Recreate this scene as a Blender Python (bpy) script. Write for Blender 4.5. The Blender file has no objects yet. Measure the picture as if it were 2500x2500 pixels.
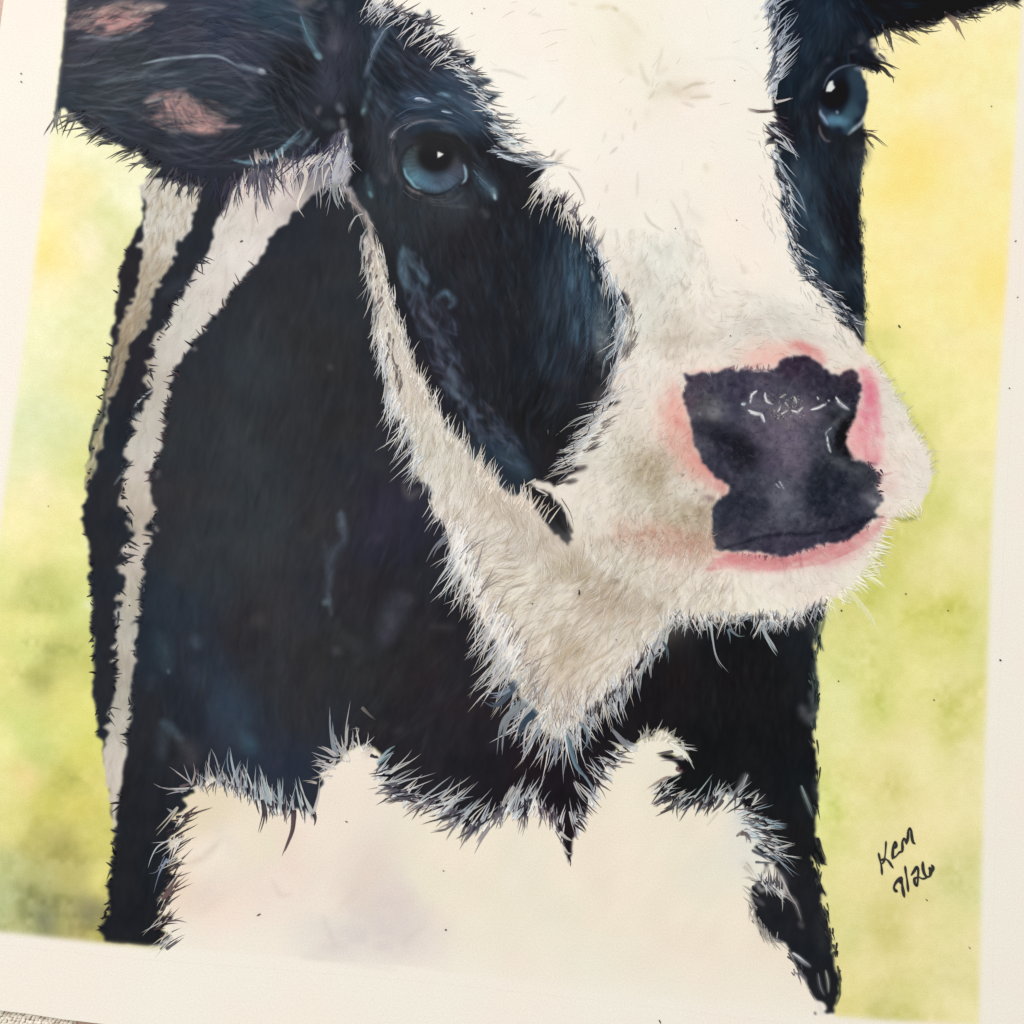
import bpy, math, random
import numpy as np
from mathutils import Matrix, Vector
rng = np.random.default_rng(7)
random.seed(7)
SC = bpy.context.scene
COL = SC.collection
RAD = math.radians

# ------------------------------------------------------------------ camera
# A phone held about 33 cm above a sheet of art paper, tipped a few degrees and
# turned a few degrees against the sheet.  Units are metres.
H_CAM, TILT, ROLL, FOV = 0.33, RAD(5.6), RAD(4.8), RAD(45)
cam_d = bpy.data.cameras.new('camera')
cam = bpy.data.objects.new('camera', cam_d)
COL.objects.link(cam)
SC.camera = cam
cam_d.sensor_fit = 'HORIZONTAL'
cam_d.angle = FOV
cam_d.clip_start = 0.01
cam_d.clip_end = 50
ROT = Matrix.Rotation(TILT, 3, 'X') @ Matrix.Rotation(ROLL, 3, 'Z')
CAM_LOC = Vector((0, -H_CAM * math.tan(TILT), H_CAM))
cam.matrix_world = Matrix.Translation(CAM_LOC) @ ROT.to_4x4()

# ------------------------------------------------------------------ light
w = bpy.data.worlds.new('World')
SC.world = w
w.use_nodes = True
bg = w.node_tree.nodes['Background']
bg.inputs[0].default_value = (1.0, 0.975, 0.94, 1)      # warm light of the room
bg.inputs[1].default_value = 0.74
def area(name, loc, target, size, power, col):
    d = bpy.data.lights.new(name, 'AREA')
    d.shape = 'RECTANGLE'; d.size, d.size_y = size
    d.energy = power; d.color = col
    o = bpy.data.objects.new(name, d)
    COL.objects.link(o)
    o.location = loc
    o.rotation_euler = (Vector(target) - Vector(loc)).to_track_quat('-Z', 'Y').to_euler()
    return o
# one window, up and to the left of the sheet
area('window_light', (-0.95, 0.85, 1.15), (0.05, 0.0, 0), (0.9, 1.1), 19.6, (0.995, 0.995, 1.045))
SC.view_settings.view_transform = 'Standard'
SC.view_settings.look = 'None'
SC.view_settings.exposure = 0.0
SC.view_settings.gamma = 1.0
SC.cycles.max_bounces = 4

# ------------------------------------------------------------------ tracing of the print
# The print was traced in units of 1/2500 of the sheet's traced width; P() lays
# a traced point down on the flat sheet (metres on the table plane).
Rn = np.array(ROT)
FPX = 1250 / math.tan(FOV / 2)
def P(u, v):
    u = np.asarray(u, float); v = np.asarray(v, float)
    d = np.stack([(u - 1250) / FPX, -(v - 1250) / FPX, -np.ones_like(u)], -1) @ Rn.T
    t = -CAM_LOC.z / d[..., 2]
    return CAM_LOC.x + d[..., 0] * t, CAM_LOC.y + d[..., 1] * t
def Pinv(x, y):
    q = np.stack([x - CAM_LOC.x, y - CAM_LOC.y, np.full_like(x, -CAM_LOC.z)], -1) @ Rn
    return 1250 + FPX * q[..., 0] / -q[..., 2], 1250 - FPX * q[..., 1] / -q[..., 2]
SHEET_Z = 0.0       # top of the sheet

# colours are written as seen on the print (sRGB 0..255) and turned to reflectance
ALB = 0.86
def lin(c):
    c = np.asarray(c, float) / 255
    return np.where(c <= 0.04045, c / 12.92, ((c + 0.055) / 1.055) ** 2.4)
def albedo(c):
    return np.maximum(lin(np.clip(c, 0, 255)) * ALB - .003, .004)
PAPER = np.array((249, 243, 231), float)

# ------------------------------------------------------------------ little paint box (numpy)
S = 0.5
O0, O1 = -150, 2650
N = int((O1 - O0) * S)
yy, xx = np.mgrid[0:N, 0:N].astype(np.float32)
UX = xx / S + O0
UY = yy / S + O0
IMG = np.tile(PAPER.astype(np.float32), (N, N, 1))

def vnoise(cell, ang=0.0, stretch=1.0):
    """smooth value noise -1..1, cell in traced units, optionally stretched along ang"""
    ca, sa = math.cos(ang), math.sin(ang)
    if ang == 0:
        fx = (UX - O0) / (cell * stretch); fy = (UY - O0) / cell
    else:
        fx = (UX * ca + UY * sa) / (cell * stretch); fy = (-UX * sa + UY * ca) / cell
    fx = fx - fx.min(); fy = fy - fy.min()
    ix = fx.astype(np.int32); iy = fy.astype(np.int32)
    tx = fx - ix; ty = fy - iy
    tx = tx * tx * (3 - 2 * tx); ty = ty * ty * (3 - 2 * ty)
    g = (rng.random((iy.max() + 2, ix.max() + 2), dtype=np.float32) * 2 - 1)
    a = g[iy, ix]; b = g[iy, ix + 1]; c = g[iy + 1, ix]; d = g[iy + 1, ix + 1]
    return (a * (1 - tx) + b * tx) * (1 - ty) + (c * (1 - tx) + d * tx) * ty

def box(a, r):
    if r < 1: return a
    k = 2 * r + 1
    p = np.pad(a, ((r + 1, r), (0, 0)), mode='edge')
    c = np.cumsum(p, 0, dtype=np.float64); a = ((c[k:] - c[:-k]) / k).astype(np.float32)
    p = np.pad(a, ((0, 0), (r + 1, r)), mode='edge')
    c = np.cumsum(p, 1, dtype=np.float64); return ((c[:, k:] - c[:, :-k]) / k).astype(np.float32)
def blur(a, units):
    r = int(round(units * S / 1.7))
    if r < 1: return a
    return box(box(a, r), r)

def polymask(pts):
    """anti-aliased polygon fill, traced units"""
    p = (np.asarray(pts, float) - O0) * S
    x0, y0 = p[:, 0], p[:, 1]
    x1, y1 = np.roll(x0, -1), np.roll(y0, -1)
    out = np.zeros((N, N), np.float32)
    ya, yb = max(0, int(y0.min())), min(N - 1, int(y0.max()) + 1)
    for r in range(ya, yb + 1):
        for sub in (0.17, 0.5, 0.83):
            y = r + sub
            m = (y0 <= y) != (y1 <= y)
            if not m.any(): continue
            xs = np.sort(x0[m] + (y - y0[m]) * (x1[m] - x0[m]) / (y1[m] - y0[m]))
            for a, b in zip(xs[::2], xs[1::2]):
                a = max(a, 0); b = min(b, N - 1)
                if b <= a: continue
                ia, ib = int(a), int(b)
                if ia == ib: out[r, ia] += (b - a) / 3
                else:
                    out[r, ia] += (ia + 1 - a) / 3
                    out[r, ia + 1:ib] += 1 / 3
                    out[r, ib] += (b - ib) / 3
    return np.clip(out, 0, 1)
WN = {}
def rough(m, amp, cell):
    if cell not in WN: WN[cell] = (vnoise(cell), vnoise(cell))
    nx, ny = WN[cell]
    ix = np.clip(xx + nx * amp * S + 0.5, 0, N - 1).astype(np.int32)
    iy = np.clip(yy + ny * amp * S + 0.5, 0, N - 1).astype(np.int32)
    return m[iy, ix]
def mask(pts, soft=3, amp=0, cell=14):
    m = polymask(pts)
    if amp: m = rough(m, amp, cell)
    return blur(m, soft)

def field(anchors, s=45, p=2.0, g=100):
    """smooth colour field through anchor colours (x, y, r, g, b)"""
    a = np.asarray(anchors, float)
    q = np.linspace(O0, O1, g)
    X, Y = np.meshgrid(q, q)
    d = (X[..., None] - a[:, 0]) ** 2 + (Y[..., None] - a[:, 1]) ** 2
    wt = 1 / (d + s * s) ** p
    wt /= wt.sum(-1, keepdims=True)
    c = wt @ a[:, 2:]
    f = (np.arange(N) / (N - 1) * (g - 1))
    i = np.minimum(f.astype(int), g - 2); t = (f - i)[:, None, None]
    c = c[i] * (1 - t) + c[i + 1] * t
    c = c.transpose(1, 0, 2)
    c = c[i] * (1 - t) + c[i + 1] * t
    return c.transpose(1, 0, 2).astype(np.float32)

def lay(m, c):
    """paint colour (or colour field) c through mask m"""
    global IMG
    c = np.asarray(c, np.float32)
    IMG += (c - IMG) * m[..., None]

def win(x0, y0, x1, y1):
    a = max(0, int((x0 - O0) * S)); b = min(N, int((x1 - O0) * S) + 2)
    c = max(0, int((y0 - O0) * S)); d = min(N, int((y1 - O0) * S) + 2)
    return slice(c, d), slice(a, b)
def blob(x, y, rx, ry, ang, c, al, hard=1.0, mod=None):
    r = max(rx, ry) * 2.2
    sl = win(x - r, y - r, x + r, y + r)
    X = UX[sl] - x; Y = UY[sl] - y
    ca, sa = math.cos(RAD(ang)), math.sin(RAD(ang))
    u = (X * ca + Y * sa) / rx; v = (-X * sa + Y * ca) / ry
    m = np.exp(-((u * u + v * v) ** hard)) * al
    if mod is not None: m = m * mod[sl]
    IMG[sl] += (np.asarray(c, np.float32) - IMG[sl]) * m[..., None]
def blobs(lst, mod=None):
    for b in lst: blob(*b, mod=mod)
def spline(pts, k=8):
    p = np.asarray(pts, float)
    if len(p) < 3: 
        t = np.linspace(0, 1, k + 1)[:, None]
        return p[0] * (1 - t) + p[-1] * t
    q = np.vstack([2 * p[0] - p[1], p, 2 * p[-1] - p[-2]])
    out = []
    for i in range(1, len(q) - 2):
        t = np.linspace(0, 1, k, endpoint=False)[:, None]
        a, b, c, d = q[i - 1], q[i], q[i + 1], q[i + 2]
        out.append(0.5 * ((2 * b) + (c - a) * t + (2 * a - 5 * b + 4 * c - d) * t ** 2 + (3 * b - a - 3 * c + d) * t ** 3))
    out.append(p[-1:])
    return np.vstack(out)
BK = 1.0
GRAIN = np.clip(.5 + .5 * (vnoise(13) + .7 * vnoise(6)), 0, 1)
def brush(pts, wd, c, al=1.0, soft=2.0, taper=True):
    """soft stroke painted into the picture"""
    p = spline(pts, 5)
    r = wd + soft * 2 + 2
    sl = win(p[:, 0].min() - r, p[:, 1].min() - r, p[:, 0].max() + r, p[:, 1].max() + r)
    X, Y = UX[sl], UY[sl]
    if X.size == 0: return
    m = np.zeros_like(X)
    n = len(p) - 1
    for i in range(n):
        ax, ay = p[i]; bx, by = p[i + 1]
        dx, dy = bx - ax, by - ay
        L2 = dx * dx + dy * dy + 1e-6
        t = np.clip(((X - ax) * dx + (Y - ay) * dy) / L2, 0, 1)
        d = np.hypot(X - ax - t * dx, Y - ay - t * dy)
        s = (i + t) / n
        hw = wd * 0.5 * (np.sqrt(np.clip(4 * s * (1 - s), 0.02, 1)) if taper else 1.0)
        m = np.maximum(m, np.clip((hw - d) / (soft * (1.9 if wd < 9 else 2.7) + 0.8) + 0.5, 0, 1))
    m = m * m * (3 - 2 * m) * al * BK
    if wd >= 9: m = m * (1 - .38 * GRAIN[sl])
    IMG[sl] += (np.asarray(c, np.float32) - IMG[sl]) * m[..., None]
def t(x0, y0, pts, k=2.76):
    return [(x0 + a / k, y0 + b / k) for a, b in pts]

# ------------------------------------------------------------------ outlines traced from the print
PIC = [(166, -60), (163, 0), (147, 150), (130, 300), (107, 480), (84, 660), (62, 830), (38, 1010), (12, 1210), (-10, 1380),
       (-60, 1780), (-118, 2262), (0, 2275), (120, 2288), (250, 2302), (365, 2312), (700, 2338), (1000, 2362), (1500, 2415), (2040, 2482),
       (2180, 2492), (2290, 2498), (2391, 2504), (2392, 2450), (2396, 2200), (2403, 1900), (2412, 1600), (2421, 1300), (2437, 1000), (2456, 700),
       (2478, 350), (2496, 30), (2502, -60)]
EAR_LOW = [(130, 284)] + t(0, 0, [(390, 760), (440, 735), (500, 790), (560, 850), (620, 890), (700, 930), (760, 965), (850, 1000), (930, 1020),
           (980, 1080), (1010, 1120), (1080, 1140), (1110, 1170), (1180, 1190), (1250, 1230), (1340, 1270), (1380, 1225), (1540, 1290), (1600, 1240), (1700, 1170), (1830, 1130)])
OUTER = [(350, 462), (348, 545)] + [(332, 556), (322, 590), (313, 600), (303, 632), (290, 675), (293, 702), (288, 735), (279, 770), (281, 785), (272, 818), (276, 835)] + \
    t(0, 600, [(760, 690), (745, 760), (735, 850), (718, 930), (705, 1000), (690, 1080), (665, 1150), (635, 1220), (620, 1290), (600, 1350),
               (605, 1420), (600, 1480), (585, 1560), (575, 1640), (590, 1700), (557, 1760), (558, 1820), (545, 1850)]) + \
    t(0, 1200, [(550, 190), (570, 270), (605, 350), (608, 420), (592, 470), (612, 520), (590, 590), (612, 650), (612, 700), (632, 750),
                (630, 810), (608, 850), (620, 900), (612, 950), (636, 1000), (636, 1100), (638, 1250), (612, 1370), (640, 1420), (655, 1500),
                (662, 1570), (655, 1640), (700, 1690), (697, 1760), (712, 1860)]) + \
    t(0, 1800, [(712, 180), (735, 300), (750, 420), (755, 520), (783, 600), (745, 630), (772, 650), (770, 780), (745, 880), (750, 950), (715, 1000), (738, 1050),
                (730, 1110), (745, 1190), (668, 1300), (705, 1345), (703, 1390)])
CHEST = t(0, 1800, [(1130, 1430), (1110, 1390), (1150, 1330), (1085, 1290), (1180, 1210), (1060, 1190), (1150, 1090), (1060, 1100), (1190, 960), (1150, 900), (1200, 830),
                    (1150, 780), (1130, 700), (1230, 590), (1150, 560), (1270, 470), (1230, 420), (1320, 380), (1300, 340), (1430, 270), (1500, 330),
                    (1560, 340), (1640, 370), (1700, 400), (1750, 460), (1765, 560), (1790, 470), (1850, 450), (1900, 500)]) + \
    t(600, 1800, [(60, 420), (100, 450), (105, 560), (130, 470), (180, 450), (240, 490), (310, 510), (300, 570), (340, 470), (390, 500), (440, 520), (455, 580), (480, 440),
                  (510, 350), (540, 300), (500, 250), (560, 220), (640, 170), (680, 100), (760, 60), (860, 70), (910, 120), (880, 180), (930, 210), (900, 270), (960, 330),
                  (990, 400), (1130, 410), (1180, 440), (1290, 470), (1390, 530), (1430, 570), (1490, 610), (1530, 650), (1580, 600), (1640, 590), (1680, 520), (1760, 470), (1830, 520), (1880, 540), (1932, 500)]) + \
    t(1200, 1800, [(250, 470), (290, 420), (330, 480), (380, 520), (440, 580), (470, 680), (500, 780), (527, 875), (545, 800), (550, 690), (580, 660), (590, 560),
                   (640, 540), (650, 480), (710, 370), (740, 300), (770, 210), (790, 175), (880, 170), (830, 110), (860, 60), (960, 60), (1010, 20), (1080, 0), (1160, -50), (1220, 0),
                   (1260, 50), (1330, 120), (1290, 150), (1210, 110), (1110, 125), (1230, 170), (1290, 240), (1200, 270), (1120, 330), (1160, 390), (1080, 460), (1200, 420), (1260, 450), (1320, 475),
                   (1400, 450), (1480, 470), (1540, 380), (1640, 400), (1680, 450), (1740, 500), (1830, 560), (1780, 600), (1870, 680), (1760, 740), (1830, 810), (1900, 850)]) + \
    t(1800, 1800, [(280, 830), (240, 870), (280, 960), (300, 1080), (270, 1010), (190, 990), (130, 960), (97, 1020), (100, 1130), (120, 1210),
                   (160, 1280), (220, 1340), (300, 1375), (350, 1430), (390, 1530), (430, 1600), (480, 1680), (520, 1760), (590, 1800), (600, 1835), (575, 1850), (600, 1872), (650, 1870),
                   (655, 1810), (690, 1720), (690, 1660), (660, 1530), (640, 1420), (620, 1310), (590, 1190), (555, 1060), (570, 1060), (600, 1075), (545, 960), (550, 945), (505, 830), (505, 790),
                   (560, 850), (605, 862), (560, 760), (525, 640), (530, 540), (545, 440), (540, 250), (515, 30), (520, -50)]) + \
    t(1800, 1200, [(530, 1560), (545, 1450), (540, 1300), (530, 1130), (520, 1010), (530, 950), (555, 880), (600, 850), (560, 740)])
DARK_L = [(163, -60)] + PIC[1:4][:-1] + EAR_LOW[:13] + OUTER + [(405, 2314)] + CHEST + [(1800, 1350), (1560, 1250), (1560, 700), (1350, 300), (1000, -60)]
BAND1 = [(345, 462)] + t(0, 0, [(980, 1180), (1250, 1240), (1370, 1270), (1330, 1400), (1270, 1560), (1190, 1640), (1175, 1760)]) + \
    t(0, 600, [(1140, 140), (1080, 250), (1035, 350), (1005, 470), (985, 540), (930, 620), (870, 680), (860, 760), (830, 850), (800, 950), (770, 1000), (735, 1020), (722, 1120),
               (708, 1220), (695, 1280), (690, 1360), (655, 1420), (645, 1500), (600, 1620), (580, 1650), (572, 1560), (590, 1480), (620, 1400), (640, 1290), (690, 1180), (712, 1090),
               (712, 1010), (730, 930), (752, 800), (770, 680), (795, 640), (810, 560), (840, 460), (880, 380), (925, 350), (935, 270), (950, 190), (950, 110), (970, 50), (930, 0)]) + [(346, 590), (352, 555), (353, 500)]
BAND2 = t(0, 0, [(1550, 1290), (1540, 1340), (1480, 1460), (1430, 1530), (1440, 1600), (1400, 1680)]) + \
    t(0, 600, [(1375, 80), (1330, 150), (1290, 200), (1260, 270), (1240, 350), (1160, 385), (1165, 430), (1180, 480), (1115, 510), (1120, 545), (1045, 610), (1010, 690), (1040, 690),
               (1030, 760), (980, 790), (1015, 850), (975, 880), (985, 950), (1040, 960), (1010, 1030), (960, 1100), (870, 1190), (915, 1250), (870, 1290), (835, 1390), (840, 1440), (900, 1450), (830, 1540), (830, 1660), (795, 1750), (855, 1790), (860, 1830), (900, 1870)]) + \
    t(0, 1200, [(850, 210), (890, 270), (900, 310), (800, 415), (855, 430), (850, 480), (780, 520), (840, 550), (860, 600), (820, 680), (780, 720), (820, 740), (775, 820), (800, 880), (790, 990), (755, 1060), (800, 1100),
                (750, 1140), (790, 1180), (775, 1350), (730, 1500), (760, 1550), (700, 1590), (730, 1620), (700, 1700), (700, 1800), (720, 1932)]) + \
    t(0, 1800, [(725, 330), (750, 480), (765, 600), (775, 680), (790, 560), (805, 420), (825, 260), (850, 90), (860, -50)]) + \
    t(0, 1200, [(855, 1640), (880, 1560), (880, 1480), (880, 1330), (900, 1240), (920, 1130), (905, 1030), (940, 930), (940, 890), (880, 900), (930, 850), (965, 790), (940, 760), (950, 680), (965, 600),
                (985, 540), (965, 470), (1000, 390), (1030, 330), (1020, 290), (985, 280), (985, 230), (1030, 220), (1050, 120), (1030, 30)]) + \
    t(0, 600, [(1000, 1640), (1010, 1560), (1050, 1440), (1100, 1360), (1105, 1250), (1130, 1200), (1095, 1140), (1145, 1020), (1150, 940), (1180, 840), (1240, 760), (1290, 680), (1290, 650), (1400, 570), (1390, 520), (1470, 460), (1470, 430), (1520, 400),
               (1520, 370), (1600, 260), (1660, 200), (1720, 120), (1790, 50)]) + \
    t(0, 0, [(1800, 1620), (1850, 1560), (1932, 1500)]) + t(600, 0, [(330, 1430), (400, 1380), (440, 1330), (490, 1290), (560, 1260), (640, 1240), (700, 1250), (720, 1050), (690, 880), (650, 880), (560, 980), (480, 1040), (360, 1060), (200, 1120), (60, 1140)]) + [(600, 425)]
JAW = t(600, 0, [(640, 1250), (700, 1260), (740, 1330), (820, 1430), (860, 1520), (870, 1620), (900, 1700), (930, 1800), (950, 1932)]) + \
    t(600, 600, [(960, 300), (1000, 420), (1020, 520), (1070, 640), (1110, 720), (1120, 820), (1180, 880), (1230, 1000), (1270, 1110), (1310, 1130), (1350, 1240), (1440, 1300), (1520, 1430), (1600, 1500), (1700, 1610), (1780, 1670), (1880, 1690), (1932, 1740)]) + \
    [(1305, 1235), (1340, 1290), (1385, 1330), (1450, 1300), (1700, 1330), (1800, 1420), (1800, 1520), (1700, 1515), (1640, 1515)] + \
    t(1200, 1200, [(1190, 900), (1140, 960), (1060, 1080), (1000, 1130), (960, 1170), (930, 1250), (860, 1320), (780, 1370), (720, 1430), (650, 1480), (600, 1540), (540, 1580), (500, 1640), (440, 1680), (400, 1640), (340, 1600), (300, 1480), (250, 1420), (200, 1400), (170, 1300),
                   (120, 1260), (150, 1150), (60, 1120), (50, 1030), (0, 980)]) + \
    t(600, 1200, [(1640, 960), (1600, 880), (1560, 780), (1500, 650), (1430, 540), (1390, 420), (1370, 300), (1340, 200), (1270, 170), (1250, 60)]) + \
    t(600, 600, [(1260, 1640), (1180, 1580), (1130, 1480), (1130, 1330), (1090, 1280), (1060, 1160), (1000, 1170), (980, 1060), (970, 960), (945, 820), (940, 730), (900, 640), (885, 540), (900, 450), (860, 340), (830, 250), (820, 120), (800, 0)]) + \
    t(600, 0, [(790, 1630), (820, 1560), (780, 1460), (720, 1400), (690, 1320), (640, 1290)])
BLAZE = [(905, -60)] + t(600, 0, [(850, 0), (880, 60), (1000, 20), (1040, 110), (1130, 90), (1200, 110), (1240, 70), (1250, 120), (1200, 200), (1270, 180), (1270, 230), (1330, 260), (1400, 270), (1410, 310),
            (1400, 340), (1480, 380), (1550, 380), (1530, 440), (1440, 470), (1540, 520), (1680, 545), (1560, 600), (1640, 640), (1720, 640), (1620, 700), (1660, 780), (1720, 830), (1640, 860), (1720, 900), (1820, 910), (1700, 970), (1800, 1020), (1932, 1050)]) + \
    t(1200, 0, [(120, 1060), (220, 1070), (300, 1090), (370, 1130), (330, 1180), (340, 1230), (350, 1340), (400, 1290), (440, 1300), (500, 1340), (520, 1420), (540, 1510), (590, 1440), (600, 1520), (650, 1560), (660, 1650), (720, 1700), (760, 1800), (830, 1932)]) + \
    t(1200, 600, [(840, 260), (860, 340), (890, 320), (920, 400), (880, 500), (860, 560), (900, 620), (860, 700), (850, 800), (830, 900), (800, 960), (800, 1040), (870, 1050), (740, 1130), (700, 1200), (640, 1300), (590, 1380), (560, 1480), (600, 1510), (500, 1570), (440, 1620), (330, 1580), (260, 1600), (300, 1640), (380, 1660), (440, 1720), (500, 1800), (530, 1890)]) + \
    [(1400, 1330), (1480, 1400), (1600, 1470), (1640, 1515)] + \
    t(1200, 1200, [(1250, 870), (1320, 850), (1420, 870), (1500, 850), (1600, 870), (1720, 850), (1800, 860), (1900, 850)]) + \
    t(1800, 1200, [(0, 840), (100, 860), (200, 870), (300, 880), (400, 850), (500, 800), (600, 740), (690, 700), (740, 670), (830, 620), (850, 560), (900, 530), (930, 480), (930, 420), (980, 360), (990, 290), (1020, 240), (1040, 190), (1120, 160), (1220, 120), (1270, 30)]) + \
    t(1800, 600, [(1300, 1640), (1325, 1540), (1300, 1410), (1240, 1280), (1170, 1190), (1140, 1070), (1070, 1000), (1040, 920), (980, 840), (920, 750), (850, 690)]) + \
    t(1800, 600, [(790, 580), (720, 530), (660, 440), (600, 370), (560, 300), (480, 240), (420, 150), (380, 60), (350, 0)]) + \
    t(1800, 0, [(370, 1640), (350, 1540), (340, 1460), (290, 1400), (310, 1300), (260, 1180), (260, 1100), (300, 1020), (250, 1000), (270, 950), (180, 960), (270, 900), (200, 850), (300, 830), (250, 770), (240, 700), (250, 600), (270, 500),
                (270, 400), (240, 320), (250, 230), (230, 160), (260, 90), (200, 60), (220, 0), (240, -160)])
DARK_R = [(1860, -60), (1840, 0), (1850, 300), (1850, 500), (1940, 700), (2060, 860)] + t(1800, 600, [(850, 690), (862, 560), (862, 400), (856, 200), (848, 0)]) + \
    t(1800, 0, [(840, 1640), (830, 1500), (830, 1300), (835, 1150), (855, 1080), (870, 970), (880, 900), (860, 870), (850, 800), (878, 700), (880, 620), (860, 540), (835, 480), (850, 460), (960, 490), (960, 410), (900, 320), (900, 270),
                (960, 240), (1030, 200), (1150, 210), (1200, 190), (1330, 170), (1420, 110), (1530, 110), (1620, 90), (1700, 40), (1800, 10), (1900, 20), (1932, -20), (1932, -200)])
NOSE = t(1620, 830, [(160, 270), (230, 285), (320, 265), (400, 270), (470, 250), (540, 225), (600, 255), (650, 235), (720, 250), (800, 265), (870, 240), (930, 220), (950, 180), (1020, 140), (1080, 135), (1130, 110),
                     (1200, 145), (1250, 180), (1300, 215), (1370, 285), (1430, 290), (1490, 255), (1550, 240), (1578, 260), (1585, 330), (1620, 370), (1600, 440), (1590, 520), (1560, 610), (1530, 690), (1490, 760), (1490, 860), (1520, 940), (1570, 990), (1640, 1000), (1720, 1060), (1760, 1120), (1735, 1180),
                     (1760, 1270), (1790, 1290), (1760, 1340), (1725, 1400), (1760, 1440), (1690, 1475), (1600, 1560), (1520, 1620), (1420, 1650), (1300, 1660), (1180, 1700), (1060, 1745), (1000, 1770), (880, 1750), (760, 1725), (640, 1720), (520, 1720),
                     (430, 1700), (410, 1620), (395, 1530), (395, 1400), (430, 1310), (510, 1260), (540, 1215), (510, 1160), (420, 1120), (340, 1030), (290, 930), (250, 840), (230, 700), (195, 600), (165, 490), (160, 430), (200, 350), (165, 310)], 3.331)
EYE_L = [(1062 + 80 * math.cos(a) + 8 * math.sin(a), 408 + 64 * math.sin(a) + 4 * math.cos(a)) for a in np.linspace(0, 2 * math.pi, 40, endpoint=False)]
EYE_R = t(1940, 100, [(560, 620), (620, 530), (700, 480), (830, 440), (1000, 430), (1110, 500), (1140, 590), (1200, 740), (1228, 900), (1220, 1060), (1190, 1200), (1130, 1330), (1000, 1500), (880, 1580), (700, 1570), (560, 1500), (470, 1370), (420, 1230), (400, 1050), (450, 850)], 6.9)

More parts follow.
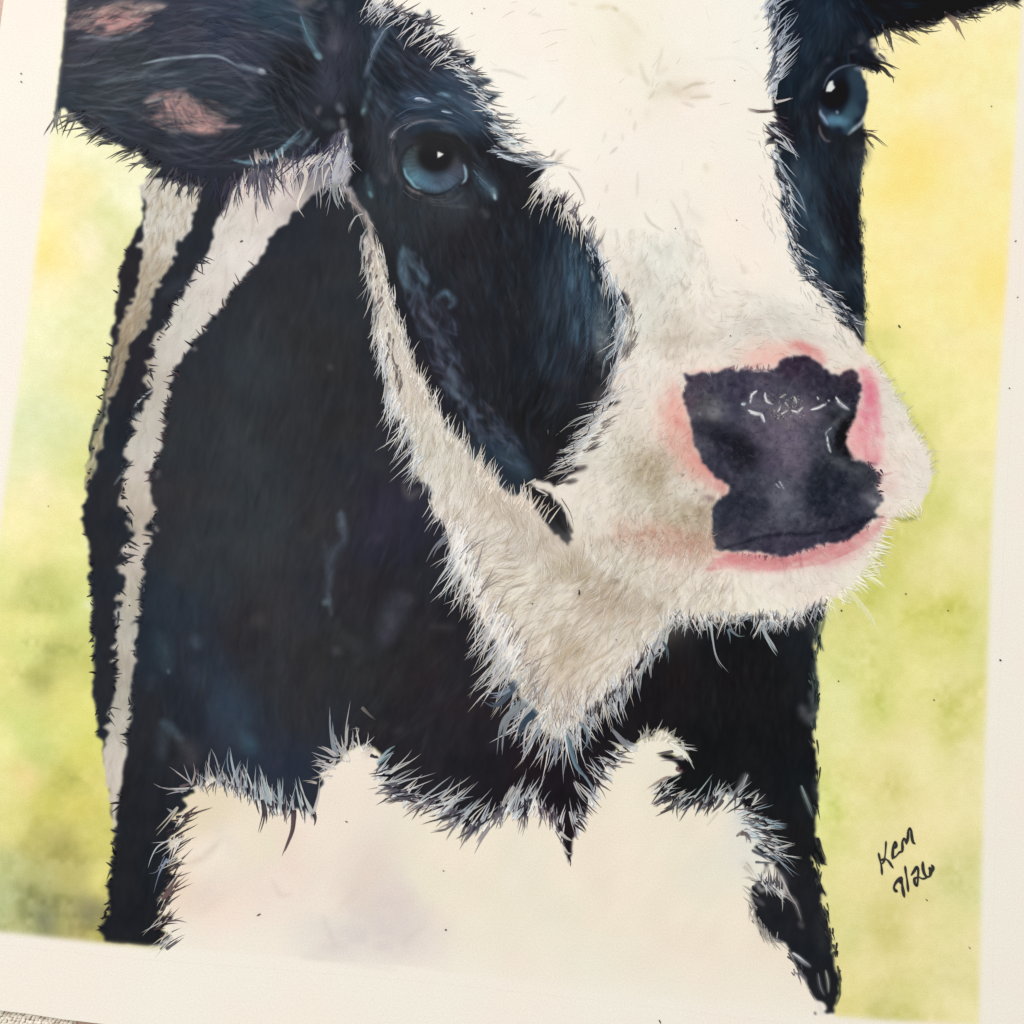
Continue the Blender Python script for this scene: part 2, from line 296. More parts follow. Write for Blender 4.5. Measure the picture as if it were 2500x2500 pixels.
# ------------------------------------------------------------------ 1. the pale wash behind the calf
wash = field([
    (180, 320, 240, 242, 200), (230, 380, 238, 240, 196), (200, 450, 240, 232, 160), (170, 480, 240, 228, 160), (120, 620, 246, 234, 142), (150, 640, 244, 232, 150), (105, 560, 246, 236, 150),
    (225, 600, 244, 236, 196), (300, 480, 238, 240, 200), (340, 440, 240, 243, 205), (265, 520, 216, 222, 148), (280, 600, 210, 216, 140), (240, 700, 222, 226, 160), (120, 700, 244, 238, 185), (90, 800, 238, 240, 190),
    (200, 800, 226, 230, 165), (80, 900, 228, 236, 184), (220, 880, 222, 226, 150), (200, 960, 226, 226, 145), (90, 1020, 212, 226, 176), (150, 1010, 218, 228, 170), (150, 1100, 212, 222, 156), (60, 1120, 224, 234, 184), (90, 1200, 240, 234, 180), (190, 1130, 214, 218, 130),
    (40, 1280, 242, 238, 176), (150, 1260, 236, 232, 160), (80, 1350, 236, 230, 155), (180, 1340, 230, 230, 150), (30, 1420, 230, 230, 150), (100, 1420, 190, 196, 108), (60, 1440, 190, 198, 110), (150, 1460, 196, 200, 108), (190, 1400, 214, 216, 130), (40, 1520, 228, 228, 140), (200, 1480, 214, 222, 136), (110, 1540, 222, 226, 134),
    (130, 1585, 178, 182, 96), (180, 1600, 202, 206, 112), (60, 1600, 210, 218, 126), (20, 1640, 230, 226, 140), (95, 1660, 172, 176, 92), (40, 1700, 214, 218, 130), (160, 1700, 218, 218, 122), (60, 1790, 206, 218, 126), (150, 1790, 214, 220, 122), (10, 1820, 240, 236, 160), (210, 1740, 222, 222, 120),
    (100, 1840, 196, 206, 116), (200, 1850, 216, 216, 104), (60, 1900, 236, 212, 140), (160, 1910, 196, 194, 92), (20, 1920, 232, 226, 150), (120, 1960, 206, 200, 96), (180, 1960, 214, 206, 100), (220, 1900, 220, 214, 120), (30, 2020, 222, 216, 130), (230, 2050, 208, 204, 108), (90, 2060, 186, 182, 100), (150, 2070, 170, 162, 84),
    (30, 2120, 186, 194, 130), (90, 2140, 176, 180, 112), (180, 2130, 176, 172, 92), (70, 2180, 146, 152, 96), (20, 2200, 176, 186, 130), (110, 2250, 108, 118, 82), (60, 2260, 170, 176, 118), (160, 2250, 160, 160, 96), (220, 2240, 116, 112, 74), (200, 2280, 172, 164, 98), (245, 2290, 196, 186, 96), (255, 2150, 222, 214, 120),
    (10, 2290, 190, 196, 140), (-60, 2000, 226, 220, 150),
    # right hand side
    (2420, 30, 244, 234, 178), (2300, 60, 244, 234, 182), (2150, 130, 244, 232, 180), (2250, 120, 244, 226, 156), (2400, 140, 246, 232, 164), (2140, 200, 246, 232, 170), (2230, 200, 246, 226, 146), (2450, 260, 246, 236, 176), (2280, 260, 248, 236, 184), (2160, 290, 244, 232, 160), (2370, 300, 247, 232, 160),
    (2250, 330, 250, 228, 136), (2210, 380, 250, 224, 124), (2180, 470, 250, 226, 128), (2230, 430, 250, 226, 124), (2130, 420, 242, 230, 150), (2330, 380, 247, 230, 154), (2400, 400, 248, 236, 176), (2460, 420, 248, 230, 150), (2280, 520, 248, 230, 152), (2350, 560, 247, 226, 144), (2180, 560, 246, 232, 158), (2140, 650, 246, 228, 144), (2250, 650, 247, 232, 156), (2440, 560, 248, 230, 146),
    (2330, 680, 246, 228, 146), (2430, 680, 249, 230, 130), (2380, 760, 248, 228, 138), (2230, 760, 244, 230, 150), (2150, 760, 234, 226, 132), (2300, 820, 244, 232, 154), (2400, 860, 247, 232, 160), (2200, 870, 228, 226, 134), (2160, 850, 208, 210, 112), (2280, 920, 232, 230, 148), (2380, 980, 240, 232, 160), (2220, 980, 216, 218, 124),
    (2260, 1060, 208, 212, 116), (2330, 1060, 232, 228, 150), (2400, 1120, 242, 232, 168), (2300, 1150, 218, 220, 130), (2360, 1220, 232, 228, 154), (2290, 1240, 204, 208, 104), (2250, 1290, 206, 208, 108), (2200, 1330, 206, 206, 102), (2180, 1390, 196, 200, 84), (2120, 1450, 186, 192, 66), (2330, 1330, 226, 224, 146), (2400, 1350, 232, 226, 160), (2240, 1390, 216, 216, 130),
    (2300, 1430, 222, 220, 136), (2200, 1470, 208, 210, 104), (2090, 1490, 196, 200, 92), (2040, 1500, 200, 210, 110), (2150, 1540, 214, 216, 116), (2040, 1600, 206, 216, 116), (2100, 1580, 216, 220, 124), (2230, 1510, 200, 204, 76), (2300, 1490, 202, 206, 78), (2330, 1480, 196, 200, 66), (2340, 1500, 204, 206, 90), (2320, 1540, 190, 198, 60), (2290, 1570, 214, 214, 110), (2390, 1470, 216, 216, 130),
    (2400, 1560, 212, 212, 120), (2170, 1620, 204, 212, 100), (2130, 1680, 206, 210, 100), (2240, 1640, 222, 220, 120), (2330, 1660, 228, 222, 140), (2390, 1640, 212, 212, 116), (2150, 1730, 196, 206, 88), (2060, 1700, 214, 220, 134), (2060, 1800, 216, 222, 138), (2240, 1740, 222, 220, 126), (2390, 1700, 218, 216, 120), (2310, 1740, 204, 206, 96), (2330, 1780, 204, 206, 98), (2230, 1820, 226, 220, 142),
    (2110, 1830, 220, 222, 136), (2370, 1830, 232, 224, 160), (2020, 1920, 208, 222, 116), (2030, 1980, 206, 222, 104), (2060, 1880, 220, 222, 130), (2180, 1920, 214, 210, 120), (2160, 1900, 222, 216, 130), (2100, 1960, 226, 222, 140), (2280, 1920, 232, 222, 150), (2380, 1950, 234, 224, 162), (2040, 2050, 216, 216, 118), (2100, 2050, 228, 220, 144), (2180, 2060, 228, 218, 148), (2300, 2000, 230, 220, 150),
    (2250, 2100, 226, 218, 142), (2330, 2120, 206, 206, 128), (2350, 2160, 202, 204, 126), (2390, 2180, 210, 210, 136), (2080, 2150, 226, 216, 136), (2040, 2250, 214, 212, 124), (2080, 2290, 208, 212, 128), (2180, 2230, 206, 200, 110), (2175, 2270, 196, 190, 96), (2250, 2250, 222, 212, 136), (2330, 2240, 218, 214, 134), (2390, 2300, 232, 220, 156), (2130, 2350, 220, 212, 132), (2240, 2360, 220, 212, 130),
    (2320, 2390, 214, 210, 136), (2080, 2420, 222, 212, 124), (2200, 2470, 196, 194, 104), (2150, 2480, 186, 184, 96), (2220, 2440, 206, 204, 112), (2270, 2470, 222, 214, 136), (2350, 2470, 232, 222, 156), (2080, 2480, 214, 206, 112),
    (1200, 1200, 230, 225, 160)], s=26, p=2.0, g=150)
picm = mask(PIC, 9)
_k = (.17 + .10 * np.clip((UY - 1250) / 300, 0, 1) * (UX > 1500) + .16 * np.clip((UX - 1700) / 200, 0, 1) + .08 * np.clip((1500 - UY) / 800, 0, 1) * (UX < 600))[..., None].astype(np.float32)
wash = wash + (UX > 1800)[..., None] * np.clip((UY - 1300) / 300, 0, 1)[..., None] * np.array([2, 1, 6], np.float32)
wash = wash + (np.array([250, 242, 196], np.float32) - wash) * _k
wash = wash + (np.array([250, 246, 226], np.float32) - wash) * (.22 * np.clip((1250 - UY) / 400, 0, 1) * (UX < 700))[..., None]
wash = wash + np.array([5, 4, 3], np.float32) * (1 + (UX > 1800) * (UY < 1100))[..., None]
n1 = vnoise(60) * 0.6 + vnoise(26) * 0.5; n2 = vnoise(12)
wash = wash + (n1 * 5 + n2 * 2.4)[..., None] * np.array([1, .9, 1.6], np.float32)
# broken clumps of pigment at the lower left
wash = wash - (np.clip(vnoise(34) * .7 + vnoise(16) * .5, 0, 1) * np.clip((UY - 1900) / 400, 0, 1) * (UX < 300) * 34)[..., None]
whitezone = mask([(405, 2600), (405, 2260), (560, 1850), (1900, 1850), (1990, 2380), (2042, 2490), (2042, 2600)], 4)
lay(picm * (1 - whitezone), wash)
SMUDGE = np.clip(.45 + vnoise(30) * .5 + vnoise(12) * .4, 0, 1)
for q in [(2320, 1480, 60, 16, 20), (2330, 1545, 40, 14, 5), (2140, 1700, 26, 60, 0), (2310, 1740, 30, 60, -15), (2380, 1690, 50, 24, -20), (2100, 1600, 50, 22, -30), (2240, 1500, 60, 14, -10), (2170, 2260, 18, 40, 10), (2180, 1920, 30, 30, 0), (2350, 2140, 44, 26, 10), (2200, 2478, 70, 14, 8), (2040, 1960, 30, 60, 0), (2110, 1480, 60, 18, -40), (2200, 1300, 40, 20, -30),
          (100, 1480, 70, 14, -4), (150, 1585, 60, 22, 8), (95, 1662, 22, 10, 10), (60, 1570, 30, 8, 5), (75, 1420, 14, 8, 0), (40, 1640, 24, 10, 0), (170, 1910, 46, 28, 20), (140, 2075, 60, 20, 0), (110, 2250, 26, 20, 10), (222, 2236, 24, 26, 0), (70, 2180, 34, 12, -10), (240, 2290, 26, 8, 5)]:
    blob(q[0], q[1], q[2] * 1.25, q[3] * 1.5, q[4], (160, 170, 50) if q[0] > 1000 else (128, 138, 66), .30 if q[0] > 1000 else .30, .8, mod=SMUDGE * picm)
for q in [(2260, 400, 60, 70, 0), (2200, 470, 60, 34, 0), (2420, 690, 60, 60, 0), (110, 620, 36, 60, 0)]:
    blob(*q, (252, 224, 120), .28, .8, mod=picm)
for q in [(2280, 280, 44, 36, 20), (2370, 320, 60, 40, 0), (2280, 620, 60, 40, 0), (2320, 830, 60, 50, 0), (2300, 1120, 80, 50, 10), (2230, 1850, 60, 60, 0), (2300, 2000, 70, 60, 0), (2330, 1340, 50, 50, 0)]:
    blob(*q, (248, 236, 180), .40, .8, mod=picm)
IMG_W = IMG.copy()

# ------------------------------------------------------------------ 2. dark coat
dark = field([
    (200, 120, 62, 62, 72), (300, 180, 52, 60, 66), (450, 60, 56, 58, 74), (250, 260, 52, 60, 66), (420, 240, 52, 60, 70), (560, 60, 46, 54, 76), (600, 150, 48, 54, 74), (690, 20, 40, 66, 84), (560, 250, 52, 58, 68), (700, 220, 26, 30, 34), (730, 170, 26, 28, 32), (650, 300, 38, 48, 56),
    (350, 350, 44, 48, 58), (500, 400, 46, 48, 60), (780, 60, 32, 40, 50), (820, 120, 58, 60, 76), (800, 200, 52, 58, 72), (860, 300, 30, 33, 38), (870, 400, 30, 32, 36), (900, 150, 32, 42, 52), (950, 200, 28, 34, 42), (1040, 160, 38, 38, 50), (1000, 200, 30, 30, 36), (1080, 230, 34, 56, 76), (1010, 250, 40, 62, 84), (1130, 260, 52, 72, 92),
    (930, 260, 46, 50, 58), (930, 330, 56, 58, 66), (960, 400, 58, 60, 66), (920, 460, 48, 54, 60), (1100, 500, 54, 60, 66), (1180, 420, 38, 38, 42), (1200, 400, 36, 36, 42), (1220, 500, 34, 35, 40), (1000, 520, 50, 54, 58), (1000, 650, 38, 40, 44), (1150, 600, 42, 40, 44), (1250, 600, 36, 38, 44), (1350, 620, 32, 40, 50),
    (1420, 720, 30, 46, 60), (1480, 760, 28, 44, 58), (1380, 800, 32, 40, 48), (1250, 800, 36, 37, 42), (1300, 1000, 32, 32, 34), (1400, 900, 36, 38, 44), (1450, 1000, 40, 38, 42), (1200, 1000, 36, 36, 40), (1400, 1120, 36, 32, 36), (1200, 1130, 36, 50, 64), (1100, 900, 38, 38, 46), (1050, 800, 40, 40, 50),
    (700, 620, 46, 48, 54), (850, 700, 48, 52, 56), (760, 800, 50, 50, 52), (620, 900, 54, 60, 62), (500, 900, 50, 52, 56), (480, 1100, 50, 54, 56), (400, 1200, 54, 52, 56), (600, 1100, 56, 62, 64), (850, 1000, 48, 46, 48), (700, 1050, 50, 52, 54), (950, 1100, 48, 46, 54), (800, 1250, 52, 52, 56), (950, 1260, 48, 46, 64), (960, 1330, 44, 42, 58), (500, 1400, 52, 58, 62),  # left neck kept greyer, with gloss from the light put into the colour
    (620, 1300, 56, 62, 64), (450, 1500, 44, 54, 66), (400, 1600, 38, 48, 60), (500, 1600, 42, 52, 66), (600, 1550, 50, 48, 52), (700, 1500, 54, 54, 58), (550, 1750, 44, 56, 74), (450, 1750, 38, 44, 54), (650, 1850, 44, 52, 68), (700, 1700, 50, 50, 54), (850, 1600, 48, 48, 48), (900, 1450, 46, 44, 50), (1050, 1400, 44, 42, 48), (1000, 1600, 46, 44, 46), (1100, 1700, 44, 40, 44), (1000, 1850, 42, 38, 42),
    (1200, 1900, 38, 32, 36), (1300, 1950, 36, 30, 34), (1150, 1500, 40, 38, 44), (400, 1850, 42, 44, 50), (350, 1950, 36, 38, 44), (330, 2100, 36, 38, 42), (320, 2250, 34, 35, 40), (350, 1750, 42, 44, 52), (260, 1500, 40, 42, 50), (250, 1300, 40, 42, 48), (280, 1050, 38, 42, 50), (330, 900, 42, 40, 48), (400, 750, 40, 44, 52), (500, 560, 42, 46, 52), (310, 700, 42, 40, 46), (250, 1700, 40, 42, 48),
    (1550, 1750, 32, 28, 30), (1700, 1650, 32, 28, 30), (1850, 1650, 26, 26, 28), (1750, 1850, 26, 26, 26), (1900, 1850, 26, 27, 29), (1950, 2000, 28, 30, 34), (1940, 2250, 34, 36, 42), (1880, 2250, 34, 36, 42), (2010, 2380, 34, 36, 40), (1960, 1950, 26, 28, 30), (1960, 1600, 30, 34, 38), (1450, 1900, 34, 28, 32), (1650, 1580, 30, 28, 30),
    (1920, 60, 22, 30, 44), (2000, 60, 24, 40, 58), (2050, 120, 22, 28, 38), (2150, 20, 16, 18, 24), (2300, 10, 14, 16, 20), (1940, 200, 22, 34, 46), (1960, 300, 28, 30, 36), (2080, 380, 28, 32, 38), (1980, 400, 30, 42, 56), (1980, 500, 40, 58, 74), (2050, 500, 26, 24, 30), (2060, 600, 26, 26, 32), (2000, 620, 36, 58, 76), (2080, 700, 30, 42, 54), (2050, 740, 26, 28, 34), (2090, 420, 40, 50, 60),
], s=24, p=2.0, g=150)
nn = vnoise(42) * .5 + vnoise(18, 1.75, 3) * .5 + vnoise(7, 1.7, 2.5) * .5
dark = dark * np.array([.90, .94, 1.0], np.float32)
dark = dark + (nn * 4.0)[..., None] + (vnoise(75))[..., None] * np.array([3.0, 0, -2], np.float32)
m_dl = mask(DARK_L, 2.5, 4, 11) * np.clip(picm * 1.0, 0, 1)
m_dr = mask(DARK_R, 2.5, 3, 11)
pin = blur(polymask(PIC), 2)
lay(m_dl * pin, dark)
lay(m_dr * pin, dark)

# ------------------------------------------------------------------ 3. pale coat
beige = field([
    (390, 500, 204, 194, 182), (400, 600, 200, 190, 178), (380, 660, 190, 172, 142), (340, 780, 176, 158, 128), (300, 860, 160, 140, 104), (280, 930, 158, 140, 104), (250, 1040, 176, 170, 120), (230, 1150, 170, 160, 110), (370, 540, 206, 206, 196),
    (560, 560, 208, 200, 192), (520, 650, 214, 204, 196), (600, 620, 222, 212, 206), (500, 720, 206, 196, 186), (450, 800, 200, 200, 186), (420, 860, 196, 192, 180), (400, 960, 192, 180, 164), (380, 1040, 196, 184, 170), (360, 1100, 194, 190, 178), (340, 1150, 198, 184, 172), (340, 1200, 196, 180, 158), (340, 1280, 190, 172, 150),
    (325, 1350, 196, 180, 164), (320, 1450, 186, 174, 152), (310, 1550, 184, 180, 162), (305, 1640, 180, 168, 150), (300, 1720, 184, 176, 156), (285, 1780, 190, 182, 160), (280, 1860, 204, 188, 172), (280, 1950, 208, 196, 172), (280, 2030, 216, 204, 160),
    (650, 470, 212, 196, 196), (700, 470, 216, 196, 196), (620, 520, 216, 200, 190), (740, 420, 130, 126, 146), (780, 380, 108, 106, 128), (800, 430, 120, 124, 146), (760, 470, 150, 142, 150), (730, 500, 196, 178, 172), (820, 340, 118, 124, 140), (835, 430, 170, 168, 174),
    (870, 520, 120, 112, 114), (900, 570, 150, 138, 136), (910, 640, 196, 188, 176), (930, 720, 200, 194, 182), (960, 800, 206, 200, 190), (1000, 900, 208, 202, 190), (1030, 1000, 202, 196, 184), (1080, 1080, 204, 200, 190), (1120, 1160, 206, 200, 190), (1100, 1240, 214, 208, 200), (1180, 1190, 200, 186, 170), (1220, 1240, 198, 182, 166), (1180, 1280, 206, 198, 188),
    (1280, 1290, 204, 192, 180), (1240, 1340, 204, 190, 182), (1200, 1360, 226, 216, 204), (1340, 1340, 204, 190, 176), (1380, 1380, 188, 176, 150), (1420, 1420, 176, 164, 138), (1460, 1470, 186, 166, 148), (1380, 1460, 214, 204, 184), (1270, 1440, 222, 212, 192), (1230, 1500, 214, 204, 180), (1330, 1510, 218, 206, 190), (1500, 1520, 200, 184, 164), (1440, 1540, 218, 208, 198), (1550, 1500, 196, 178, 160),
    (1400, 1600, 190, 178, 156), (1330, 1600, 208, 198, 180), (1290, 1640, 202, 192, 184), (1340, 1680, 200, 188, 170), (1450, 1650, 214, 206, 190), (1500, 1620, 220, 214, 200), (1400, 1740, 210, 198, 190), (1380, 1800, 200, 192, 192), (1480, 1700, 208, 200, 196), (1580, 1560, 218, 206, 192)], s=22, p=2.0, g=150)
white = field([
    (1100, 30, 250, 244, 228), (1300, 60, 250, 244, 230), (1500, 40, 248, 240, 216), (1700, 60, 246, 245, 230), (1850, 60, 246, 244, 232), (1300, 220, 250, 246, 234), (1500, 200, 250, 240, 222), (1530, 120, 246, 236, 210), (1700, 240, 250, 240, 228), (1640, 210, 238, 230, 210), (1400, 350, 250, 246, 232), (1550, 400, 248, 238, 226), (1700, 420, 250, 240, 224), (1850, 420, 246, 240, 226),
    (1420, 480, 246, 240, 228), (1500, 560, 240, 236, 222), (1480, 640, 224, 218, 204), (1600, 560, 248, 240, 226), (1750, 560, 250, 240, 224), (1900, 560, 246, 240, 226), (1620, 620, 218, 218, 210), (1640, 680, 216, 217, 208), (1600, 740, 214, 214, 204), (1560, 700, 220, 208, 194), (1520, 700, 220, 212, 196), (1560, 800, 212, 212, 202), (1620, 760, 212, 206, 192), (1640, 830, 208, 196, 180), (1700, 700, 246, 238, 222), (1850, 650, 250, 240, 224),
    (1950, 700, 244, 238, 224), (1730, 830, 214, 206, 192), (1800, 780, 226, 222, 208), (1820, 810, 212, 208, 198), (1900, 790, 210, 206, 196), (1980, 810, 214, 208, 198), (2040, 800, 234, 224, 210), (1720, 880, 238, 220, 206), (1580, 880, 226, 222, 212), (1600, 950, 222, 214, 200), (1540, 960, 222, 214, 204), (1530, 1040, 216, 210, 196), (1600, 1030, 222, 208, 190), (1480, 1080, 214, 210, 196), (1450, 1150, 206, 202, 190),
    (1550, 1130, 202, 188, 166), (1590, 1160, 178, 162, 136), (1600, 1220, 196, 184, 160), (1540, 1200, 208, 200, 182), (1640, 1200, 206, 196, 178), (1680, 1190, 214, 206, 192), (1660, 1260, 188, 176, 150), (1700, 1280, 190, 174, 152), (1560, 1260, 206, 194, 178), (1480, 1200, 222, 214, 200), (1420, 1220, 222, 216, 200), (1460, 1280, 226, 218, 204), (1520, 1310, 210, 178, 160), (1600, 1320, 208, 172, 154), (1680, 1320, 200, 166, 146), (1640, 1345, 220, 180, 164),
    (1440, 1340, 218, 208, 190), (1500, 1370, 222, 214, 196), (1600, 1400, 226, 216, 198), (1560, 1450, 228, 216, 196), (1680, 1420, 230, 222, 204), (1680, 1480, 234, 224, 200), (1800, 1420, 234, 214, 196), (1800, 1480, 238, 228, 204), (1900, 1430, 230, 208, 198), (1900, 1480, 238, 230, 208), (2000, 1430, 230, 212, 200), (2020, 1390, 226, 206, 198), (2080, 1400, 232, 224, 204), (2100, 1360, 230, 222, 204), (2150, 1310, 228, 218, 196),
    (2090, 830, 222, 216, 200), (2130, 900, 232, 226, 210), (2150, 950, 220, 214, 198), (2180, 1000, 218, 212, 196), (2170, 1050, 222, 212, 198), (2200, 1080, 236, 230, 214), (2190, 1120, 238, 228, 214), (2180, 1180, 230, 204, 196), (2200, 1220, 222, 206, 194), (2240, 1150, 226, 218, 206), (2260, 1180, 222, 214, 200), (2150, 1120, 232, 196, 190), (2220, 1240, 232, 226, 206),
], s=26, p=2.0, g=150)
pn = vnoise(30) * .5 + vnoise(11, 1.6, 2.2) * .6
def brighten(f, k, lo, hi):
    l = f.mean(-1, keepdims=True)
    return f + (np.array([250, 245, 236], np.float32) - f) * (k * np.clip((l - lo) / (hi - lo), 0, 1))
beige = brighten(beige, .30, 165, 205)
beige = beige + (np.array([246, 238, 224], np.float32) - beige) * (.34 * np.clip((UX - 950) / 120, 0, 1))[..., None]
beige = beige + (beige.mean(-1, keepdims=True) + np.array([3, 1, -4], np.float32) - beige) * (.45 * (UX < 800))[..., None]
white = brighten(white, .50, 178, 214)
beige = beige + (pn * 7)[..., None]
m_b1 = mask(BAND1, 5, 7, 11); m_b2 = mask(BAND2, 4, 6, 12); m_j = mask(JAW, 3, 5, 8); m_w = mask(BLAZE, 2.5, 4, 9)
lay(m_b1, beige); lay(m_b2, beige); lay(m_j, beige)
wn = (vnoise(40) * .5 + vnoise(14) * .5) * (1.5 + 5 * np.clip((UY - 600) / 300, 0, 1))
lay(m_w, white + wn[..., None])
# soft join between jaw and muzzle
lay(mask([(1400, 1290), (1500, 1330), (1640, 1420), (1680, 1530), (1560, 1560), (1440, 1440), (1370, 1330)], 70) * .65, (206, 194, 176))
# chest
m_c = mask([(405, 2290)] + CHEST[:-32] + [(1995, 2420), (2040, 2490), (2000, 2500), (1000, 2362), (365, 2312)], 3)
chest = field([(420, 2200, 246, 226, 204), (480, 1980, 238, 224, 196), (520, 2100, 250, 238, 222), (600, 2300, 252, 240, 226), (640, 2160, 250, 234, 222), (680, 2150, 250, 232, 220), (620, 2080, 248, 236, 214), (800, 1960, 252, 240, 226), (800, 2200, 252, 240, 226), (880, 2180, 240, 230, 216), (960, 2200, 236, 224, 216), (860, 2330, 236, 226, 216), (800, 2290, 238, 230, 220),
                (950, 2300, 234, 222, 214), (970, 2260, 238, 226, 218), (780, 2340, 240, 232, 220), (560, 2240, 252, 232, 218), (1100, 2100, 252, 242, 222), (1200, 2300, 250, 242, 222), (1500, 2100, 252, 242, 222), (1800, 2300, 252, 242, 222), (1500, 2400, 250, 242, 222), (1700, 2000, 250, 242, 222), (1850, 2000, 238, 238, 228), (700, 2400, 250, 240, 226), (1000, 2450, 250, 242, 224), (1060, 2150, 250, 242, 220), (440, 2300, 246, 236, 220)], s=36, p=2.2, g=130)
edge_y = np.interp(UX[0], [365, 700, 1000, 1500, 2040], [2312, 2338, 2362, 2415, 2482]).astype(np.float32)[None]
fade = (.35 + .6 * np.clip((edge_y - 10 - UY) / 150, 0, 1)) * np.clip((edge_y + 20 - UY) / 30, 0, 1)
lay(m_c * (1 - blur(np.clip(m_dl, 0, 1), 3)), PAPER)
lay(m_c * (1 - blur(np.clip(m_dl, 0, 1), 3)) * fade, chest * .972 + (vnoise(70) * 2.2 + vnoise(28, 2.2, 2.5) * 1.6)[..., None])  # scale darkens the chest colour: soft shade of the lower sheet painted in
for q in [(900, 2290, 120, 44, 8, .55), (800, 2320, 60, 30, 0, .5), (960, 2240, 60, 60, 20, .4), (870, 2190, 60, 60, -40, .35), (500, 2180, 60, 30, -35, .3), (560, 2060, 20, 60, -30, .25)]:
    blob(*q[:5], (216, 208, 208), q[5], 1, mod=np.clip(.75 + vnoise(22) * .4, 0, 1) * m_c)
brush(t(600, 1800, [(380, 1490), (480, 1500), (600, 1510), (760, 1535), (900, 1550), (1010, 1570)]), 9, (206, 196, 186), .25, 8)
brush(t(600, 1800, [(520, 1200), (550, 1290), (600, 1390)]), 10, (210, 200, 196), .45, 8)
brush(t(600, 1800, [(1200, 1280), (1110, 1340), (1060, 1400)]), 10, (216, 206, 198), .45, 7)
brush(t(600, 1800, [(180, 960), (230, 1060), (300, 1060)]), 10, (220, 200, 190), .5, 7)
brush(t(600, 1800, [(940, 860), (820, 960), (620, 1180)]), 24, (228, 214, 200), .4, 16)
brush(t(600, 1800, [(130, 640), (220, 860)]), 16, (236, 236, 206), .5, 12)
brush(t(0, 1800, [(1480, 700), (1380, 800), (1260, 860)]), 14, (206, 192, 172), .5, 10)
brush(t(0, 1800, [(1500, 1060), (1350, 1180)]), 22, (226, 210, 194), .45, 14)

# ------------------------------------------------------------------ 4. details: left ear
def B(x0, y0, k, lst):
    for pts, wd, c, al, so in lst: brush(t(x0, y0, pts, k), wd, c, al, so)
B(0, 0, 2.76, [
    ([(640, 130), (760, 60), (900, 50), (1110, 40)], 34, (196, 160, 150), .8, 10), ([(650, 150), (760, 130), (880, 140), (960, 110)], 34, (222, 160, 158), .95, 8),
    ([(720, 190), (800, 170), (900, 170)], 22, (218, 158, 156), .95, 8), ([(640, 220), (720, 240), (760, 200)], 12, (190, 140, 142), .7, 8), ([(780, 80), (860, 120), (900, 90)], 14, (150, 120, 124), .6, 8), ([(700, 110), (780, 40), (860, 20)], 12, (140, 118, 110), .6, 8),
    ([(480, 190), (560, 140), (680, 80), (760, 30)], 9, (170, 148, 144), .85, 5), ([(520, 260), (620, 250), (740, 265), (860, 245), (960, 185)], 9, (150, 158, 170), .85, 4), ([(900, 90), (1000, 60), (1110, 40)], 10, (190, 178, 170), .8, 5),
    ([(440, 200), (540, 170), (620, 120)], 10, (168, 150, 146), .6, 6), ([(460, 60), (600, 40), (720, 10)], 14, (100, 90, 98), .6, 10), ([(470, 120), (560, 80), (640, 70)], 14, (108, 96, 102), .6, 10),
    ([(430, 440), (520, 440), (640, 425)], 6, (112, 120, 126), .6, 4), ([(960, 430), (1100, 400), (1250, 385), (1400, 375), (1500, 390), (1590, 440)], 7, (170, 188, 200), .9, 3), ([(640, 570), (760, 540), (900, 520), (1050, 450), (1190, 400)], 12, (110, 128, 138), .7, 6),
    ([(900, 530), (1040, 510), (1140, 500), (1250, 480)], 9, (120, 134, 146), .7, 5), ([(1590, 440), (1700, 460), (1780, 490)], 12, (150, 160, 176), .8, 5), ([(1740, 470), (1785, 490)], 12, (206, 212, 220), .9, 3), ([(1280, 480), (1420, 460), (1560, 500)], 26, (78, 88, 104), .6, 14),
    ([(1640, 520), (1730, 540)], 12, (112, 112, 130), .6, 6), ([(1480, 330), (1560, 350)], 16, (88, 92, 112), .6, 9), ([(1300, 210), (1430, 215)], 10, (86, 88, 106), .6, 8), ([(1480, 260), (1610, 270)], 8, (86, 88, 106), .5, 6),
    ([(970, 690), (1060, 640), (1200, 630), (1300, 660)], 16, (190, 146, 140), .85, 7), ([(1100, 700), (1220, 720), (1330, 790), (1400, 860)], 46, (206, 156, 150), .95, 12), ([(1040, 790), (1160, 780), (1260, 800)], 16, (184, 142, 138), .85, 8), ([(1200, 850), (1340, 870), (1480, 890)], 22, (204, 158, 152), .9, 8),
    ([(1400, 840), (1500, 850), (1620, 850)], 10, (208, 168, 164), .9, 4), ([(1380, 800), (1500, 830)], 12, (190, 146, 142), .8, 6), ([(980, 690), (1100, 660)], 8, (176, 164, 160), .8, 4), ([(1180, 600), (1260, 600)], 8, (140, 130, 136), .6, 5), ([(1420, 760), (1500, 790)], 24, (110, 104, 108), .5, 12),
    ([(1520, 750), (1620, 760)], 12, (96, 104, 120), .7, 8), ([(880, 760), (980, 800)], 18, (80, 84, 92), .5, 12), ([(1640, 640), (1760, 660)], 10, (98, 94, 110), .6, 6), ([(1740, 900), (1830, 870)], 5, (84, 90, 98), .6, 4), ([(1130, 880), (1200, 900)], 14, (136, 130, 132), .7, 7),
    ([(1450, 900), (1600, 880)], 8, (56, 50, 56), .6, 5), ([(1560, 680), (1660, 700)], 12, (84, 92, 104), .5, 8), ([(600, 620), (800, 640), (940, 600)], 30, (60, 72, 78), .5, 16),
    ([(560, 760), (700, 830)], 22, (44, 50, 58), .6, 14), ([(1650, 80), (1800, 60), (1932, 130)], 60, (40, 74, 92), .45, 30), ([(1560, 50), (1700, 120)], 20, (60, 90, 112), .3, 12),
    ([(1560, 1075), (1700, 1100), (1830, 1070), (1932, 1000)], 7, (120, 170, 186), .9, 3), ([(1690, 1120), (1800, 1100), (1932, 1060)], 26, (52, 84, 108), .6, 12),
])
